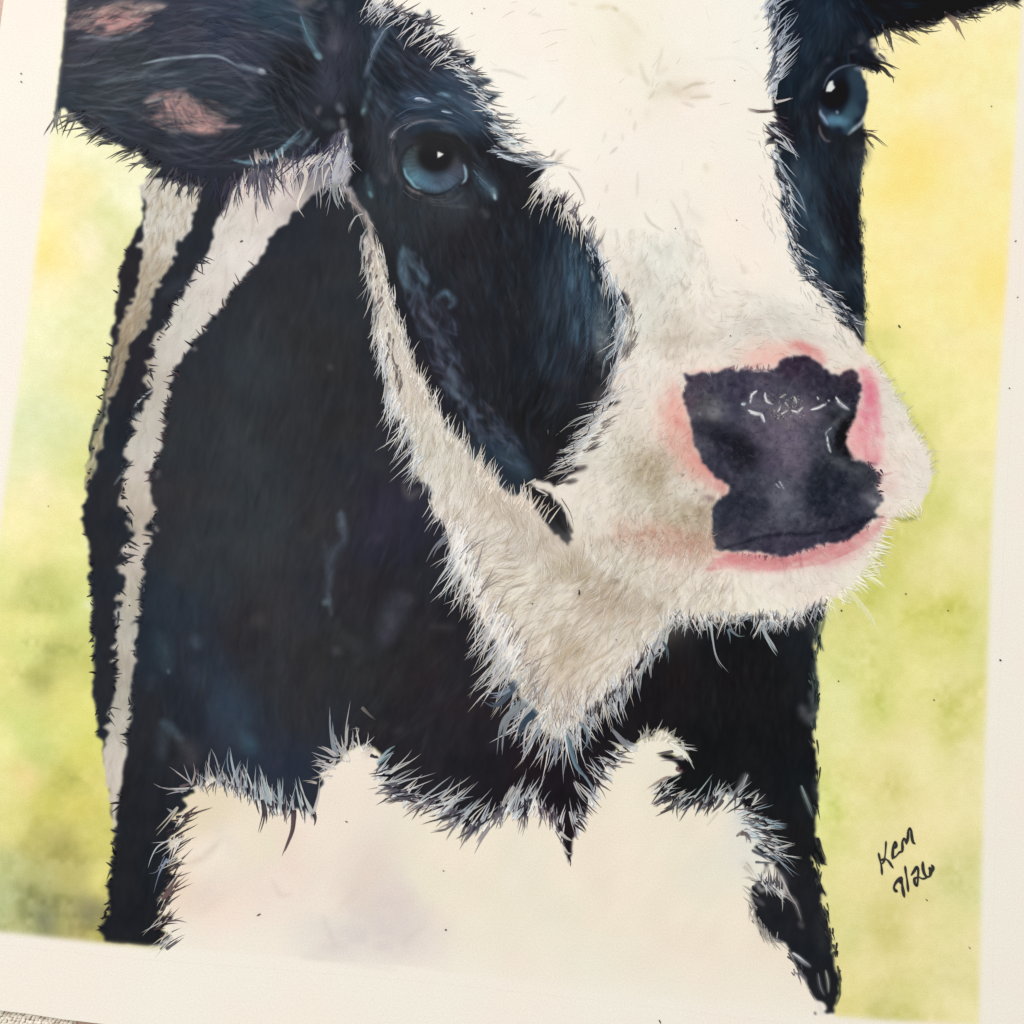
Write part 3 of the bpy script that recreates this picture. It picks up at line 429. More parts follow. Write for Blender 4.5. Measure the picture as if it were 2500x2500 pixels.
B(600, 0, 2.76, [
    ([(0, 1085), (150, 1075), (240, 1000), (380, 865)], 7, (110, 156, 174), .85, 3), ([(200, 1040), (300, 960), (370, 910)], 8, (90, 140, 160), .8, 4), ([(360, 940), (380, 960), (440, 880)], 12, (92, 128, 150), .8, 5), ([(360, 1070), (440, 990), (490, 930)], 6, (130, 150, 172), .8, 3),
    ([(370, 110), (400, 200), (440, 290), (500, 390)], 16, (84, 128, 148), .9, 6), ([(420, 130), (440, 220), (440, 270)], 26, (64, 96, 116), .7, 12), ([(470, 360), (505, 392)], 14, (120, 164, 176), .9, 4), ([(220, 80), (260, 160), (340, 260)], 60, (48, 62, 88), .5, 26),
    ([(330, 0), (390, 20), (460, 0)], 28, (108, 104, 102), .8, 10), ([(480, 60), (540, 20)], 14, (104, 106, 120), .6, 7), ([(560, 100), (590, 220), (600, 330)], 32, (82, 84, 102), .6, 14), ([(590, 260), (600, 330)], 22, (104, 100, 116), .6, 9), ([(620, 10), (640, 90)], 22, (84, 98, 116), .6, 9), ([(540, 420), (560, 560), (600, 680)], 34, (62, 68, 90), .6, 16),
    ([(860, 240), (920, 220), (950, 180)], 18, (96, 128, 148), .8, 7), ([(800, 520), (840, 420), (870, 330), (930, 250)], 12, (104, 124, 148), .85, 5), ([(790, 780), (800, 730), (830, 620), (850, 540)], 14, (70, 96, 110), .8, 6), ([(785, 770), (800, 730)], 9, (120, 170, 180), .8, 4), ([(820, 130), (900, 70), (930, 160)], 30, (70, 76, 96), .6, 14),
    ([(740, 280), (720, 380), (650, 620)], 36, (48, 52, 68), .6, 18), ([(480, 770), (500, 720)], 12, (120, 108, 120), .7, 6), ([(620, 700), (650, 760)], 16, (120, 138, 156), .7, 6), ([(530, 830), (600, 850)], 20, (92, 110, 134), .6, 9), ([(650, 800), (665, 880)], 14, (170, 174, 180), .7, 6), ([(590, 930), (640, 900)], 12, (140, 142, 160), .6, 6), ([(560, 960), (640, 980)], 30, (78, 76, 96), .5, 14),
    # brow and lids
    ([(1050, 640), (1150, 640), (1260, 690)], 30, (56, 84, 128), .6, 14), ([(1290, 630), (1380, 650), (1480, 740), (1560, 860)], 26, (72, 108, 136), .65, 12), ([(1100, 700), (1250, 740), (1400, 800)], 30, (50, 78, 104), .55, 14), ([(1340, 500), (1420, 560), (1560, 720)], 36, (62, 72, 100), .55, 16),
    ([(1000, 930), (980, 900)], 10, (150, 148, 158), .7, 5), ([(900, 980), (880, 1080), (900, 1160)], 34, (68, 68, 78), .5, 16), ([(910, 1180), (950, 1230)], 14, (104, 98, 102), .6, 8), ([(940, 640), (920, 700)], 20, (66, 68, 76), .5, 12),
    ([(1200, 1330), (1380, 1340), (1500, 1380)], 60, (64, 70, 76), .5, 26), ([(1360, 1390), (1500, 1395)], 8, (84, 92, 98), .6, 5), ([(1590, 1420), (1630, 1460)], 14, (96, 92, 96), .7, 7), ([(1540, 1150), (1610, 1240), (1680, 1330)], 44, (64, 90, 112), .7, 14), ([(1660, 1270), (1680, 1330)], 15, (140, 178, 190), .8, 5),
    ([(1660, 1010), (1760, 1060), (1932, 1110)], 8, (210, 222, 230), .9, 3), ([(820, 1180), (830, 1260), (850, 1330)], 12, (70, 110, 126), .8, 6), ([(830, 1290), (850, 1330)], 8, (110, 160, 170), .8, 4), ([(830, 1370), (940, 1400), (1000, 1440)], 50, (52, 62, 66), .5, 24), ([(1000, 1500), (1040, 1600), (1060, 1700)], 40, (50, 66, 80), .5, 18),
    ([(1060, 1660), (1050, 1760), (1060, 1860), (1090, 1932)], 14, (92, 128, 150), .8, 6), ([(1090, 1680), (1130, 1800), (1210, 1900)], 12, (90, 126, 146), .8, 6), ([(1085, 1690), (1080, 1850)], 30, (66, 92, 112), .5, 14),
    ([(1340, 400), (1380, 340), (1430, 325)], 7, (236, 230, 220), .9, 3), ([(1300, 290), (1400, 300), (1430, 340)], 24, (140, 130, 134), .7, 9),
])
# eye (left)
m_e = mask(EYE_L, 2)
lay(m_e, field([(1000, 375, 62, 80, 88), (1020, 360, 66, 82, 88), (1010, 400, 62, 88, 100), (1000, 420, 68, 116, 140), (1010, 440, 88, 146, 170), (1030, 450, 76, 126, 160), (1060, 462, 76, 116, 150), (1040, 430, 60, 104, 136), (1070, 440, 62, 84, 112), (1100, 445, 72, 98, 130), (1110, 400, 70, 74, 90), (1120, 420, 68, 76, 104), (1100, 370, 56, 56, 66), (1080, 350, 38, 38, 40), (1130, 380, 44, 44, 50), (1130, 450, 48, 60, 80)], s=9, p=2, g=400))
lay(mask([(1000, 340), (1020, 352), (1050, 350), (1090, 356), (1140, 385), (1160, 360), (1120, 325), (1040, 318)], 8) * .9, (38, 40, 42))
IMG[m_e > .3] = IMG[m_e > .3] * .80 + IMG[m_e > .3].mean(-1, keepdims=True) * .16
rr_ = np.hypot(UX - 1064, UY - 400); th_ = np.arctan2(UY - 400, UX - 1064)
IMG += (m_e * np.clip(rr_ / 70, 0, 1) * (np.sin(th_ * 37 + vnoise(20) * 3) * 5 + vnoise(7) * 5))[..., None] * np.array([.8, 1, 1.2], np.float32)
lay(mask([(1064 + 45 * math.cos(q), 383 + 42 * math.sin(q)) for q in np.linspace(0, 6.28, 30)], 9), (33, 32, 36))
lay(np.clip(m_e - blur(polymask([(1064 + (x_ - 1064) * .93, 408 + (y_ - 408) * .92) for x_, y_ in EYE_L]), 8), 0, 1) * .45, (26, 32, 44))
blob(1062, 350, 50, 24, 0, (40, 40, 42), .85, 1.6)
B(940, 200, 6.0375, [
    ([(280, 1270), (310, 1380), (370, 1450), (440, 1540), (520, 1570)], 6, (146, 200, 216), .85, 3), ([(1160, 1220), (1190, 1320), (1190, 1430), (1130, 1510)], 6.5, (146, 176, 192), .95, 2), ([(230, 1200), (270, 1380), (400, 1560), (560, 1640), (760, 1660), (940, 1600), (1060, 1500)], 5, (24, 30, 40), .8, 3),
    ([(310, 1530), (400, 1600), (560, 1660)], 6, (150, 134, 128), .8, 3), ([(230, 1170), (260, 1080), (350, 960), (480, 900)], 6, (36, 38, 44), .8, 4), ([(290, 700), (400, 620), (600, 570), (760, 575), (960, 600)], 6, (138, 138, 148), .85, 3), ([(280, 600), (420, 540), (560, 560)], 16, (94, 90, 104), .6, 8), ([(70, 830), (120, 760), (180, 710)], 7, (134, 134, 146), .8, 3),
    ([(430, 250), (540, 255), (670, 290)], 7, (196, 210, 236), .95, 3), ([(760, 170), (860, 180), (960, 220)], 7, (130, 168, 190), .9, 4), ([(830, 420), (900, 440), (990, 460)], 4.5, (170, 194, 208), .9, 2.5), ([(260, 500), (400, 470), (600, 480)], 16, (30, 40, 58), .7, 8), ([(820, 680), (900, 700), (1000, 740)], 9, (80, 102, 122), .6, 5), ([(380, 880), (500, 860)], 10, (50, 48, 56), .5, 6),
    ([(130, 1080), (160, 1240), (160, 1350)], 8, (88, 86, 92), .7, 6), ([(1100, 1530), (1200, 1500)], 8, (44, 30, 36), .6, 5), ([(1250, 1350), (1240, 1540)], 10, (46, 32, 40), .7, 7), ([(1560, 980), (1700, 1060), (1932, 1170)], 4, (214, 224, 236), .9, 2), ([(1600, 1640), (1630, 1740)], 5, (196, 220, 228), .9, 2.5),
    ([(640, 1350), (800, 1360), (960, 1300)], 6, (44, 60, 84), .5, 5), ([(900, 1680), (980, 1660)], 4, (92, 88, 92), .6, 3)])
m_tri = mask(t(940, 200, [(780, 1030), (870, 1072), (785, 1128)], 6.0375), .6); lay(m_tri, (240, 244, 240))
# right eye
m_e2 = mask(EYE_R, 2)
lay(m_e2, field([(2010, 200, 16, 22, 34), (2050, 180, 22, 34, 50), (2090, 190, 38, 62, 84), (2100, 230, 36, 58, 80), (2110, 260, 32, 44, 66), (2030, 260, 18, 16, 26), (2050, 270, 22, 40, 62), (2070, 280, 46, 86, 108), (2090, 270, 44, 78, 98), (2050, 295, 84, 138, 168), (2030, 292, 80, 132, 162), (2065, 300, 74, 122, 150), (2075, 310, 36, 70, 94), (2050, 318, 20, 30, 50), (2020, 320, 18, 26, 42), (2008, 285, 60, 84, 112), (2020, 275, 32, 50, 76), (2100, 300, 20, 28, 44)], s=8, p=2, g=400))
blob(2052, 228, 24, 40, 8, (18, 14, 22), 1, 2.2); blob(2020, 240, 22, 22, 0, (18, 14, 24), .9, 1.6)
B(1940, 100, 6.9, [
    ([(480, 800), (560, 620), (700, 490), (860, 420), (1040, 400)], 4.5, (100, 116, 144), .85, 2.5), ([(1020, 460), (1090, 470), (1140, 500)], 10, (150, 160, 180), .85, 4), ([(430, 1160), (440, 1230), (490, 1290), (560, 1410)], 6, (156, 172, 200), .9, 3), ([(900, 1580), (1000, 1480), (1120, 1380), (1180, 1270)], 9, (172, 186, 192), .95, 3), ([(710, 1180), (725, 1225)], 6, (120, 150, 176), .9, 2),
    ([(410, 1420), (440, 1560), (520, 1670), (600, 1690)], 6, (120, 108, 112), .8, 3), ([(530, 330), (610, 290)], 10, (78, 80, 88), .7, 6), ([(100, 940), (200, 780), (330, 640), (500, 360)], 16, (58, 64, 74), .6, 8), ([(700, 330), (950, 300), (1250, 380)], 14, (14, 14, 20), .8, 6), ([(920, 190), (1060, 160)], 8, (58, 60, 72), .7, 5), ([(1090, 30), (1120, 0)], 10, (92, 96, 108), .7, 5),
    ([(1260, 130), (1320, 160), (1350, 130)], 14, (30, 34, 62), .8, 5), ([(1230, 60), (1300, 30)], 12, (80, 76, 110), .7, 5), ([(1350, 260), (1480, 300), (1550, 350)], 12, (112, 108, 118), .6, 5)])
lay(mask(t(1940, 100, [(650, 670), (590, 700), (550, 780), (532, 862), (620, 862), (690, 790), (660, 750)], 6.9), 1.2), (222, 230, 226))
B(940, 200, 6.0375, [
    ([(60, 900), (90, 760), (220, 620), (420, 520), (700, 500)], 9, (84, 92, 112), .6, 5), ([(700, 620), (900, 640), (1080, 760), (1200, 900)], 8, (84, 98, 120), .55, 5), ([(120, 940), (90, 1120), (140, 1330), (240, 1500)], 10, (92, 92, 100), .55, 6), ([(600, 1740), (800, 1780), (1000, 1760), (1160, 1640)], 8, (82, 90, 98), .55, 5),
    ([(960, 240), (1180, 360), (1380, 560), (1500, 760)], 9, (92, 116, 140), .6, 5), ([(1080, 200), (1300, 330), (1480, 520)], 6, (110, 130, 152), .6, 4), ([(300, 330), (520, 360), (760, 330)], 8, (74, 100, 130), .6, 5), ([(1250, 900), (1340, 1080), (1480, 1240)], 9, (60, 72, 90), .6, 6), ([(1380, 1350), (1480, 1500), (1590, 1600)], 12, (84, 116, 140), .7, 6),
    ([(0, 640), (60, 500), (160, 380)], 8, (76, 84, 100), .5, 5), ([(700, 260), (860, 300), (1040, 420)], 6, (96, 124, 150), .6, 4)])
B(0, 0, 2.76, [
    ([(460, 330), (620, 290), (820, 300), (1000, 270)], 6, (96, 106, 118), .5, 4), ([(980, 330), (1180, 300), (1400, 310), (1560, 360)], 6, (92, 98, 114), .5, 4), ([(440, 520), (620, 500), (840, 470)], 6, (92, 102, 110), .5, 4), ([(700, 700), (860, 660), (980, 640)], 6, (104, 108, 116), .5, 4), ([(1300, 560), (1460, 560), (1620, 600)], 6, (100, 104, 122), .55, 4),
    ([(1360, 640), (1400, 690), (1390, 750)], 7, (50, 46, 54), .8, 3), ([(1280, 640), (1300, 700)], 6, (50, 46, 54), .8, 3), ([(1220, 640), (1190, 710)], 6, (60, 50, 58), .7, 3), ([(1440, 680), (1480, 740)], 6, (60, 56, 64), .7, 3), ([(820, 60), (900, 80), (880, 120)], 6, (60, 52, 60), .6, 4), ([(1000, 980), (1200, 1010), (1500, 960)], 8, (76, 82, 98), .5, 5),
    ([(600, 820), (800, 900), (1000, 950)], 8, (66, 70, 80), .5, 5), ([(1500, 420), (1640, 520), (1740, 640)], 7, (96, 98, 118), .5, 4), ([(1600, 700), (1740, 740), (1860, 720)], 7, (80, 92, 106), .5, 4)])
# ------------------------------------------------------------------ right side of the face
B(1800, 0, 2.76, [
    ([(560, 60), (640, 160), (560, 300)], 70, (26, 50, 70), .5, 30), ([(470, 320), (500, 420)], 24, (30, 58, 78), .6, 14), ([(820, 240), (850, 260)], 20, (88, 88, 98), .6, 8), ([(380, 1110), (440, 1180), (500, 1260)], 34, (74, 98, 118), .6, 12), ([(400, 1200), (460, 1400), (560, 1560), (620, 1700), (620, 1830)], 34, (54, 84, 106), .65, 14),
    ([(420, 1040), (480, 1160), (520, 1300)], 40, (44, 66, 84), .5, 18), ([(780, 1010), (850, 1020), (840, 1120)], 26, (60, 66, 74), .6, 11), ([(800, 1080), (830, 1200)], 16, (56, 66, 74), .6, 9), ([(640, 1100), (680, 1400), (700, 1600)], 50, (24, 20, 26), .6, 20), ([(380, 1300), (420, 1340), (480, 1480)], 10, (100, 130, 150), .6, 5), ([(860, 480), (880, 560)], 6, (230, 226, 180), .6, 4),
    ([(560, 1580), (620, 1700)], 14, (80, 120, 136), .6, 7), ([(780, 1850), (840, 1910)], 14, (74, 92, 104), .6, 7), ([(850, 1470), (860, 1530)], 9, (120, 124, 80), .7, 4), ([(840, 1400), (860, 1620)], 7, (214, 212, 140), .6, 5)])
B(1800, 600, 2.76, [
    ([(480, 60), (560, 160), (640, 240)], 30, (48, 82, 102), .6, 12), ([(700, 260), (760, 200), (800, 180)], 26, (40, 52, 64), .6, 12), ([(780, 170), (830, 260)], 12, (70, 88, 102), .6, 6), ([(810, 460), (840, 540), (862, 640)], 16, (120, 130, 128), .85, 5), ([(870, 320), (868, 640)], 6, (226, 222, 160), .7, 4), ([(875, 380), (885, 420)], 8, (150, 150, 80), .6, 5),
    ([(860, 400), (880, 560), (930, 720), (1020, 860), (1100, 1000), (1180, 1150), (1260, 1280), (1330, 1400), (1330, 1600), (1260, 1720)], 9, (186, 190, 88), .45, 8),
])
# nose, lips and the pink skin around them
B(1620, 830, 3.331, [
    ([(640, 170), (800, 110), (960, 60), (1120, 40)], 36, (240, 196, 182), .85, 12), ([(700, 210), (900, 170), (1000, 110)], 26, (242, 190, 178), .8, 10), ([(1040, 40), (1120, 50), (1200, 90)], 22, (218, 134, 132), .85, 8), ([(1130, 70), (1260, 130), (1300, 190)], 26, (228, 152, 150), .75, 10), ([(200, 260), (400, 250), (600, 220)], 12, (240, 176, 170), .7, 6),
    ([(1360, 240), (1440, 260), (1520, 230)], 20, (238, 200, 188), .7, 8), ([(1600, 240), (1640, 270), (1700, 340), (1740, 460)], 22, (232, 146, 156), .8, 7), ([(1640, 330), (1680, 440), (1660, 540)], 30, (220, 116, 142), .9, 9), ([(1600, 600), (1660, 620), (1720, 600)], 34, (224, 140, 158), .85, 12), ([(1700, 500), (1740, 560)], 18, (226, 148, 160), .7, 8),
    ([(1560, 680), (1560, 780), (1540, 900)], 50, (236, 170, 172), .9, 10), ([(1580, 800), (1640, 900), (1720, 960)], 44, (234, 176, 176), .85, 14), ([(1600, 720), (1640, 740)], 12, (206, 128, 128), .7, 6), ([(1650, 940), (1700, 980), (1760, 960)], 14, (214, 128, 136), .7, 6), ([(1660, 1000), (1740, 1010)], 10, (90, 40, 70), .8, 4), ([(1750, 1080), (1760, 1130), (1740, 1180)], 12, (60, 36, 56), .85, 5), ([(1780, 1100), (1860, 1080)], 5, (170, 96, 104), .7, 3),
    ([(1740, 1270), (1770, 1300)], 18, (40, 24, 44), .9, 4), ([(1790, 1200), (1850, 1200)], 30, (226, 182, 178), .6, 14), ([(1740, 1440), (1800, 1440)], 6, (120, 60, 74), .85, 3), ([(1740, 1390), (1800, 1390)], 10, (226, 178, 170), .7, 6),
    ([(60, 420), (100, 560), (150, 680)], 44, (240, 176, 166), .85, 14), ([(100, 640), (200, 740), (230, 860)], 26, (220, 146, 138), .8, 10), ([(80, 660), (110, 720)], 16, (206, 128, 120), .7, 8), ([(190, 880), (260, 980), (400, 1100), (480, 1160)], 20, (206, 118, 116), .9, 8), ([(60, 760), (150, 900), (300, 1060), (460, 1200)], 34, (226, 172, 156), .6, 16), ([(420, 1180), (490, 1220), (480, 1260)], 26, (212, 138, 136), .8, 8),
    ([(340, 1240), (400, 1245)], 14, (238, 224, 216), .85, 5), ([(30, 1180), (120, 1160), (200, 1200)], 14, (232, 230, 222), .7, 6), ([(120, 1270), (240, 1260)], 18, (230, 228, 220), .7, 8), ([(200, 1340), (330, 1330)], 12, (226, 222, 208), .7, 6), ([(290, 1380), (340, 1420)], 14, (120, 96, 92), .6, 7), ([(330, 1280), (400, 1300)], 16, (110, 66, 84), .7, 5), ([(310, 1500), (380, 1520)], 12, (190, 170, 150), .6, 7),
    ([(0, 1560), (150, 1600), (300, 1650)], 34, (222, 176, 160), .6, 14), ([(200, 1710), (320, 1690), (400, 1660)], 20, (226, 176, 162), .6, 10), ([(280, 1600), (380, 1640)], 28, (176, 140, 116), .6, 12),
    # lip band
    ([(400, 1840), (560, 1790), (760, 1800), (900, 1820), (1060, 1800)], 32, (222, 150, 150), .9, 6), ([(500, 1760), (700, 1770), (900, 1790), (1100, 1760), (1280, 1700)], 26, (206, 128, 132), .7, 8), ([(540, 1850), (760, 1870), (960, 1870), (1120, 1840)], 12, (214, 96, 116), .4, 7), ([(1060, 1800), (1260, 1750), (1460, 1670), (1640, 1580), (1760, 1500)], 34, (216, 136, 140), .72, 9),
    ([(1200, 1700), (1400, 1660), (1560, 1610), (1720, 1500)], 20, (200, 108, 118), .5, 8), ([(1300, 1830), (1480, 1780), (1640, 1700)], 14, (232, 190, 190), .7, 8), ([(360, 1870), (400, 1850)], 12, (206, 120, 124), .7, 5), ([(950, 1770), (970, 1810)], 10, (120, 60, 70), .6, 4), ([(1110, 1760), (1120, 1850)], 8, (170, 84, 96), .6, 4), ([(1760, 1500), (1800, 1460)], 26, (222, 160, 156), .7, 7),
])
m_n = mask(NOSE, 3.5, 4, 8)
nose = field([(1700, 940, 66, 58, 80), (1760, 940, 62, 58, 80), (1720, 990, 78, 76, 84), (1690, 980, 84, 72, 84), (1740, 1010, 106, 106, 112), (1790, 1010, 60, 60, 84), (1810, 960, 60, 54, 82), (1830, 1000, 96, 94, 110), (1880, 940, 70, 66, 88), (1940, 900, 54, 40, 62), (1960, 880, 52, 38, 60), (2000, 920, 44, 38, 58), (2030, 950, 44, 42, 60), (2070, 930, 48, 40, 58), (2080, 910, 68, 48, 60), (2090, 970, 40, 38, 54), (2060, 1000, 50, 56, 70),
              (1920, 960, 66, 66, 84), (1920, 1010, 108, 106, 114), (1960, 1020, 104, 92, 108), (1900, 1060, 96, 86, 106), (1930, 1080, 96, 84, 104), (1860, 1060, 78, 70, 92), (1880, 1130, 74, 66, 90), (1940, 1130, 90, 80, 98), (1980, 1050, 76, 74, 92), (2000, 1080, 60, 62, 80), (2030, 1060, 50, 56, 72), (1730, 1050, 48, 48, 64), (1760, 1070, 38, 38, 54), (1800, 1090, 34, 34, 48), (1820, 1120, 30, 30, 42), (1760, 1120, 50, 50, 72), (1720, 1080, 78, 78, 92),
              (1790, 1160, 54, 54, 72), (1840, 1170, 56, 60, 78), (2050, 1120, 44, 50, 60), (2060, 1070, 22, 20, 26), (2060, 1030, 26, 26, 32), (2010, 1160, 30, 38, 50), (2060, 1180, 30, 38, 52), (2000, 1220, 28, 36, 48), (2110, 1180, 52, 56, 68), (2130, 1220, 90, 92, 104), (2100, 1240, 46, 52, 70), (1900, 1180, 72, 74, 92), (1910, 1220, 96, 98, 112), (1930, 1250, 72, 78, 94), (1850, 1230, 46, 52, 66), (1800, 1240, 40, 46, 60),
              (1760, 1260, 44, 50, 68), (1800, 1300, 60, 58, 80), (1860, 1290, 66, 66, 84), (1950, 1290, 58, 60, 78), (1770, 1320, 66, 66, 80), (1900, 1330, 62, 56, 78), (1960, 1330, 50, 44, 68), (2050, 1310, 42, 38, 58), (1880, 1350, 54, 46, 68), (2100, 1280, 40, 40, 60), (2000, 1310, 50, 50, 70)], s=11, p=2.0, g=300)
nose = nose * 1.04 + (vnoise(16) * 9 + vnoise(8) * 9)[..., None]
lay(m_n, nose)
B(1620, 830, 3.331, [
    ([(500, 1690), (640, 1650), (800, 1600), (960, 1580), (1160, 1580), (1400, 1540), (1600, 1490), (1720, 1420)], 9, (22, 24, 40), .9, 4), ([(330, 650), (480, 760), (620, 860), (640, 1000)], 44, (32, 32, 44), .5, 24), ([(1560, 600), (1480, 700), (1430, 800), (1450, 880), (1540, 960)], 26, (16, 14, 18), .95, 5),
    ([(1330, 940), (1420, 1000), (1540, 1060), (1640, 1050)], 14, (110, 116, 124), .55, 8), ([(1480, 600), (1400, 680), (1350, 740)], 16, (100, 108, 116), .6, 7), ([(1540, 960), (1660, 1020), (1720, 1120)], 10, (60, 64, 78), .5, 6),
    ([(760, 415), (715, 450), (705, 515)], 7, (216, 220, 222), .95, 2), ([(825, 430), (835, 490), (880, 520)], 7, (206, 210, 212), .95, 2), ([(690, 575), (750, 600), (800, 600)], 8, (226, 230, 228), .95, 2), ([(790, 600), (820, 670)], 7, (216, 220, 222), .95, 2), ([(635, 520), (665, 520)], 7, (196, 206, 214), .9, 2), ([(950, 470), (1000, 440)], 6, (170, 172, 168), .8, 2.5), ([(1060, 460), (1080, 520)], 7, (180, 180, 172), .8, 3),
    ([(930, 580), (950, 540)], 5, (196, 198, 196), .8, 2), ([(960, 600), (1010, 570)], 6, (206, 206, 200), .85, 2), ([(1040, 575), (1090, 580), (1135, 545)], 7, (210, 210, 204), .9, 2), ([(1200, 565), (1260, 550), (1325, 515)], 7, (220, 222, 220), .95, 2), ([(1250, 465), (1260, 485)], 5, (200, 200, 206), .8, 2), ([(1400, 465), (1440, 520), (1510, 570)], 9, (216, 222, 224), .95, 2.5), ([(1340, 490), (1350, 500)], 5, (190, 196, 206), .8, 2),
    ([(930, 640), (940, 620)], 5, (180, 180, 180), .7, 2), ([(990, 510), (1010, 530)], 6, (180, 180, 180), .8, 2), ([(980, 720), (1060, 690)], 14, (150, 144, 136), .6, 6), ([(880, 575), (1000, 620)], 22, (120, 116, 118), .45, 9), ([(1330, 780), (1340, 860), (1360, 915)], 5, (206, 212, 212), .95, 1.8), ([(1365, 715), (1325, 750), (1320, 780)], 4, (150, 160, 168), .85, 2),
    ([(910, 1170), (950, 1210)], 5, (150, 156, 170), .8, 2.5), ([(940, 1150), (980, 1210)], 5, (170, 176, 186), .8, 2.5), ([(960, 1230), (1000, 1300)], 20, (110, 114, 128), .5, 9), ([(380, 590), (430, 620)], 18, (130, 124, 124), .6, 8), ([(290, 590), (300, 610)], 8, (140, 134, 150), .7, 4), ([(1700, 1290), (1720, 1330)], 12, (176, 172, 178), .7, 5), ([(200, 350), (185, 400)], 8, (110, 96, 104), .6, 4),
    ([(260, 320), (330, 380)], 26, (96, 76, 90), .5, 12), ([(790, 310), (830, 350)], 12, (120, 92, 116), .6, 6), ([(1180, 1200), (1300, 1300)], 60, (30, 36, 48), .3, 30), ([(430, 1640), (500, 1640), (600, 1620)], 14, (86, 84, 100), .5, 6), ([(1100, 1640), (1130, 1650)], 16, (86, 78, 92), .5, 8),
    ([(560, 540), (600, 560), (560, 570)], 22, (40, 44, 72), .6, 8)])
# ------------------------------------------------------------------ dark cheek, neck and crease
B(600, 600, 2.76, [
    ([(1070, 20), (1060, 130), (1080, 250), (1120, 310)], 20, (82, 112, 134), .8, 8), ([(1110, 120), (1200, 210), (1220, 260)], 12, (84, 116, 138), .8, 6), ([(1120, 150), (1150, 230)], 16, (26, 30, 40), .7, 6), ([(1150, 280), (1180, 330), (1190, 360)], 22, (76, 100, 122), .6, 10), ([(1290, 350), (1340, 320), (1400, 370), (1370, 420)], 14, (84, 124, 154), .75, 6), ([(1340, 300), (1370, 330)], 10, (90, 136, 166), .7, 5),
    ([(1110, 370), (1160, 430), (1200, 480)], 22, (80, 82, 100), .6, 11), ([(1180, 450), (1240, 520), (1290, 560)], 14, (112, 118, 142), .75, 6), ([(1160, 510), (1190, 590), (1240, 610)], 16, (92, 102, 126), .7, 7), ([(1280, 590), (1300, 640), (1360, 680)], 18, (92, 96, 116), .7, 7), ([(1300, 700), (1310, 780), (1340, 820)], 16, (84, 102, 124), .7, 7), ([(1370, 830), (1390, 880), (1440, 960)], 20, (104, 130, 156), .75, 8),
    ([(1320, 920), (1380, 960), (1430, 1030)], 18, (104, 132, 162), .75, 7), ([(1430, 1000), (1460, 1050), (1440, 1090)], 12, (140, 158, 184), .7, 6), ([(1470, 940), (1500, 1000)], 14, (80, 96, 120), .6, 8), ([(1520, 1070), (1540, 1140), (1600, 1150)], 14, (94, 112, 138), .7, 6), ([(1540, 1190), (1600, 1280), (1720, 1290)], 18, (74, 86, 112), .65, 8), ([(1640, 1200), (1720, 1280)], 12, (88, 100, 124), .6, 6), ([(1640, 1100), (1670, 1110)], 12, (98, 84, 96), .6, 6),
    ([(1700, 1370), (1760, 1430), (1820, 1480)], 40, (60, 84, 106), .6, 16), ([(1800, 1340), (1800, 1400)], 14, (96, 100, 122), .6, 7), ([(1840, 1460), (1900, 1530)], 24, (58, 90, 114), .6, 10), ([(560, 810), (580, 830)], 12, (88, 88, 88), .6, 6), ([(640, 1790), (650, 1932)], 20, (74, 94, 112), .75, 8), ([(1060, 1600), (1100, 1690), (1180, 1640)], 16, (110, 100, 100), .6, 8), ([(1000, 1360), (1060, 1330)], 14, (96, 84, 88), .5, 7),
    ([(1400, 740), (1440, 770)], 20, (54, 70, 92), .5, 10), ([(1620, 280), (1630, 320)], 10, (70, 66, 78), .5, 6), ([(850, 1440), (900, 1500)], 30, (66, 68, 68), .4, 14), ([(1080, 350), (1140, 560), (1220, 700)], 60, (32, 30, 36), .5, 24)])
B(600, 1200, 2.76, [
    ([(640, 140), (650, 240), (670, 290)], 16, (84, 102, 122), .7, 8), ([(670, 250), (660, 330), (600, 400), (570, 500), (560, 640), (550, 740)], 18, (76, 92, 112), .7, 9), ([(530, 330), (550, 450), (560, 560)], 18, (66, 76, 92), .6, 9), ([(530, 750), (560, 740)], 16, (108, 138, 152), .8, 6), ([(560, 690), (575, 830)], 9, (88, 112, 130), .7, 5), ([(600, 1070), (620, 1080)], 18, (86, 86, 100), .6, 9), ([(620, 880), (640, 960), (780, 1080), (740, 1160)], 24, (58, 66, 72), .5, 14),
    ([(1060, 690), (990, 820), (940, 980)], 46, (72, 74, 94), .65, 20), ([(990, 830), (980, 900)], 24, (84, 96, 110), .5, 12), ([(940, 960), (950, 1020)], 30, (72, 62, 90), .5, 14), ([(940, 150), (980, 240), (900, 310)], 60, (60, 54, 84), .5, 26), ([(870, 310), (900, 320)], 18, (80, 64, 86), .5, 10), ([(1080, 720), (1120, 740)], 20, (86, 78, 84), .5, 10), ([(1250, 910), (1400, 920)], 16, (74, 70, 74), .5, 10),
    ([(1020, 180), (940, 560), (830, 800)], 30, (34, 32, 34), .5, 18), ([(1060, 1010), (990, 1080)], 24, (32, 28, 32), .5, 12), ([(70, 870), (110, 880)], 24, (76, 78, 78), .4, 14), ([(400, 300), (420, 300)], 26, (74, 76, 72), .4, 14), ([(180, 1850), (230, 1820)], 26, (60, 56, 86), .5, 14), ([(0, 1660), (30, 1740)], 34, (56, 96, 118), .5, 14), ([(1640, 1720), (1700, 1690)], 26, (56, 54, 70), .5, 12), ([(1000, 1620), (1050, 1600)], 16, (70, 64, 72), .5, 8)])
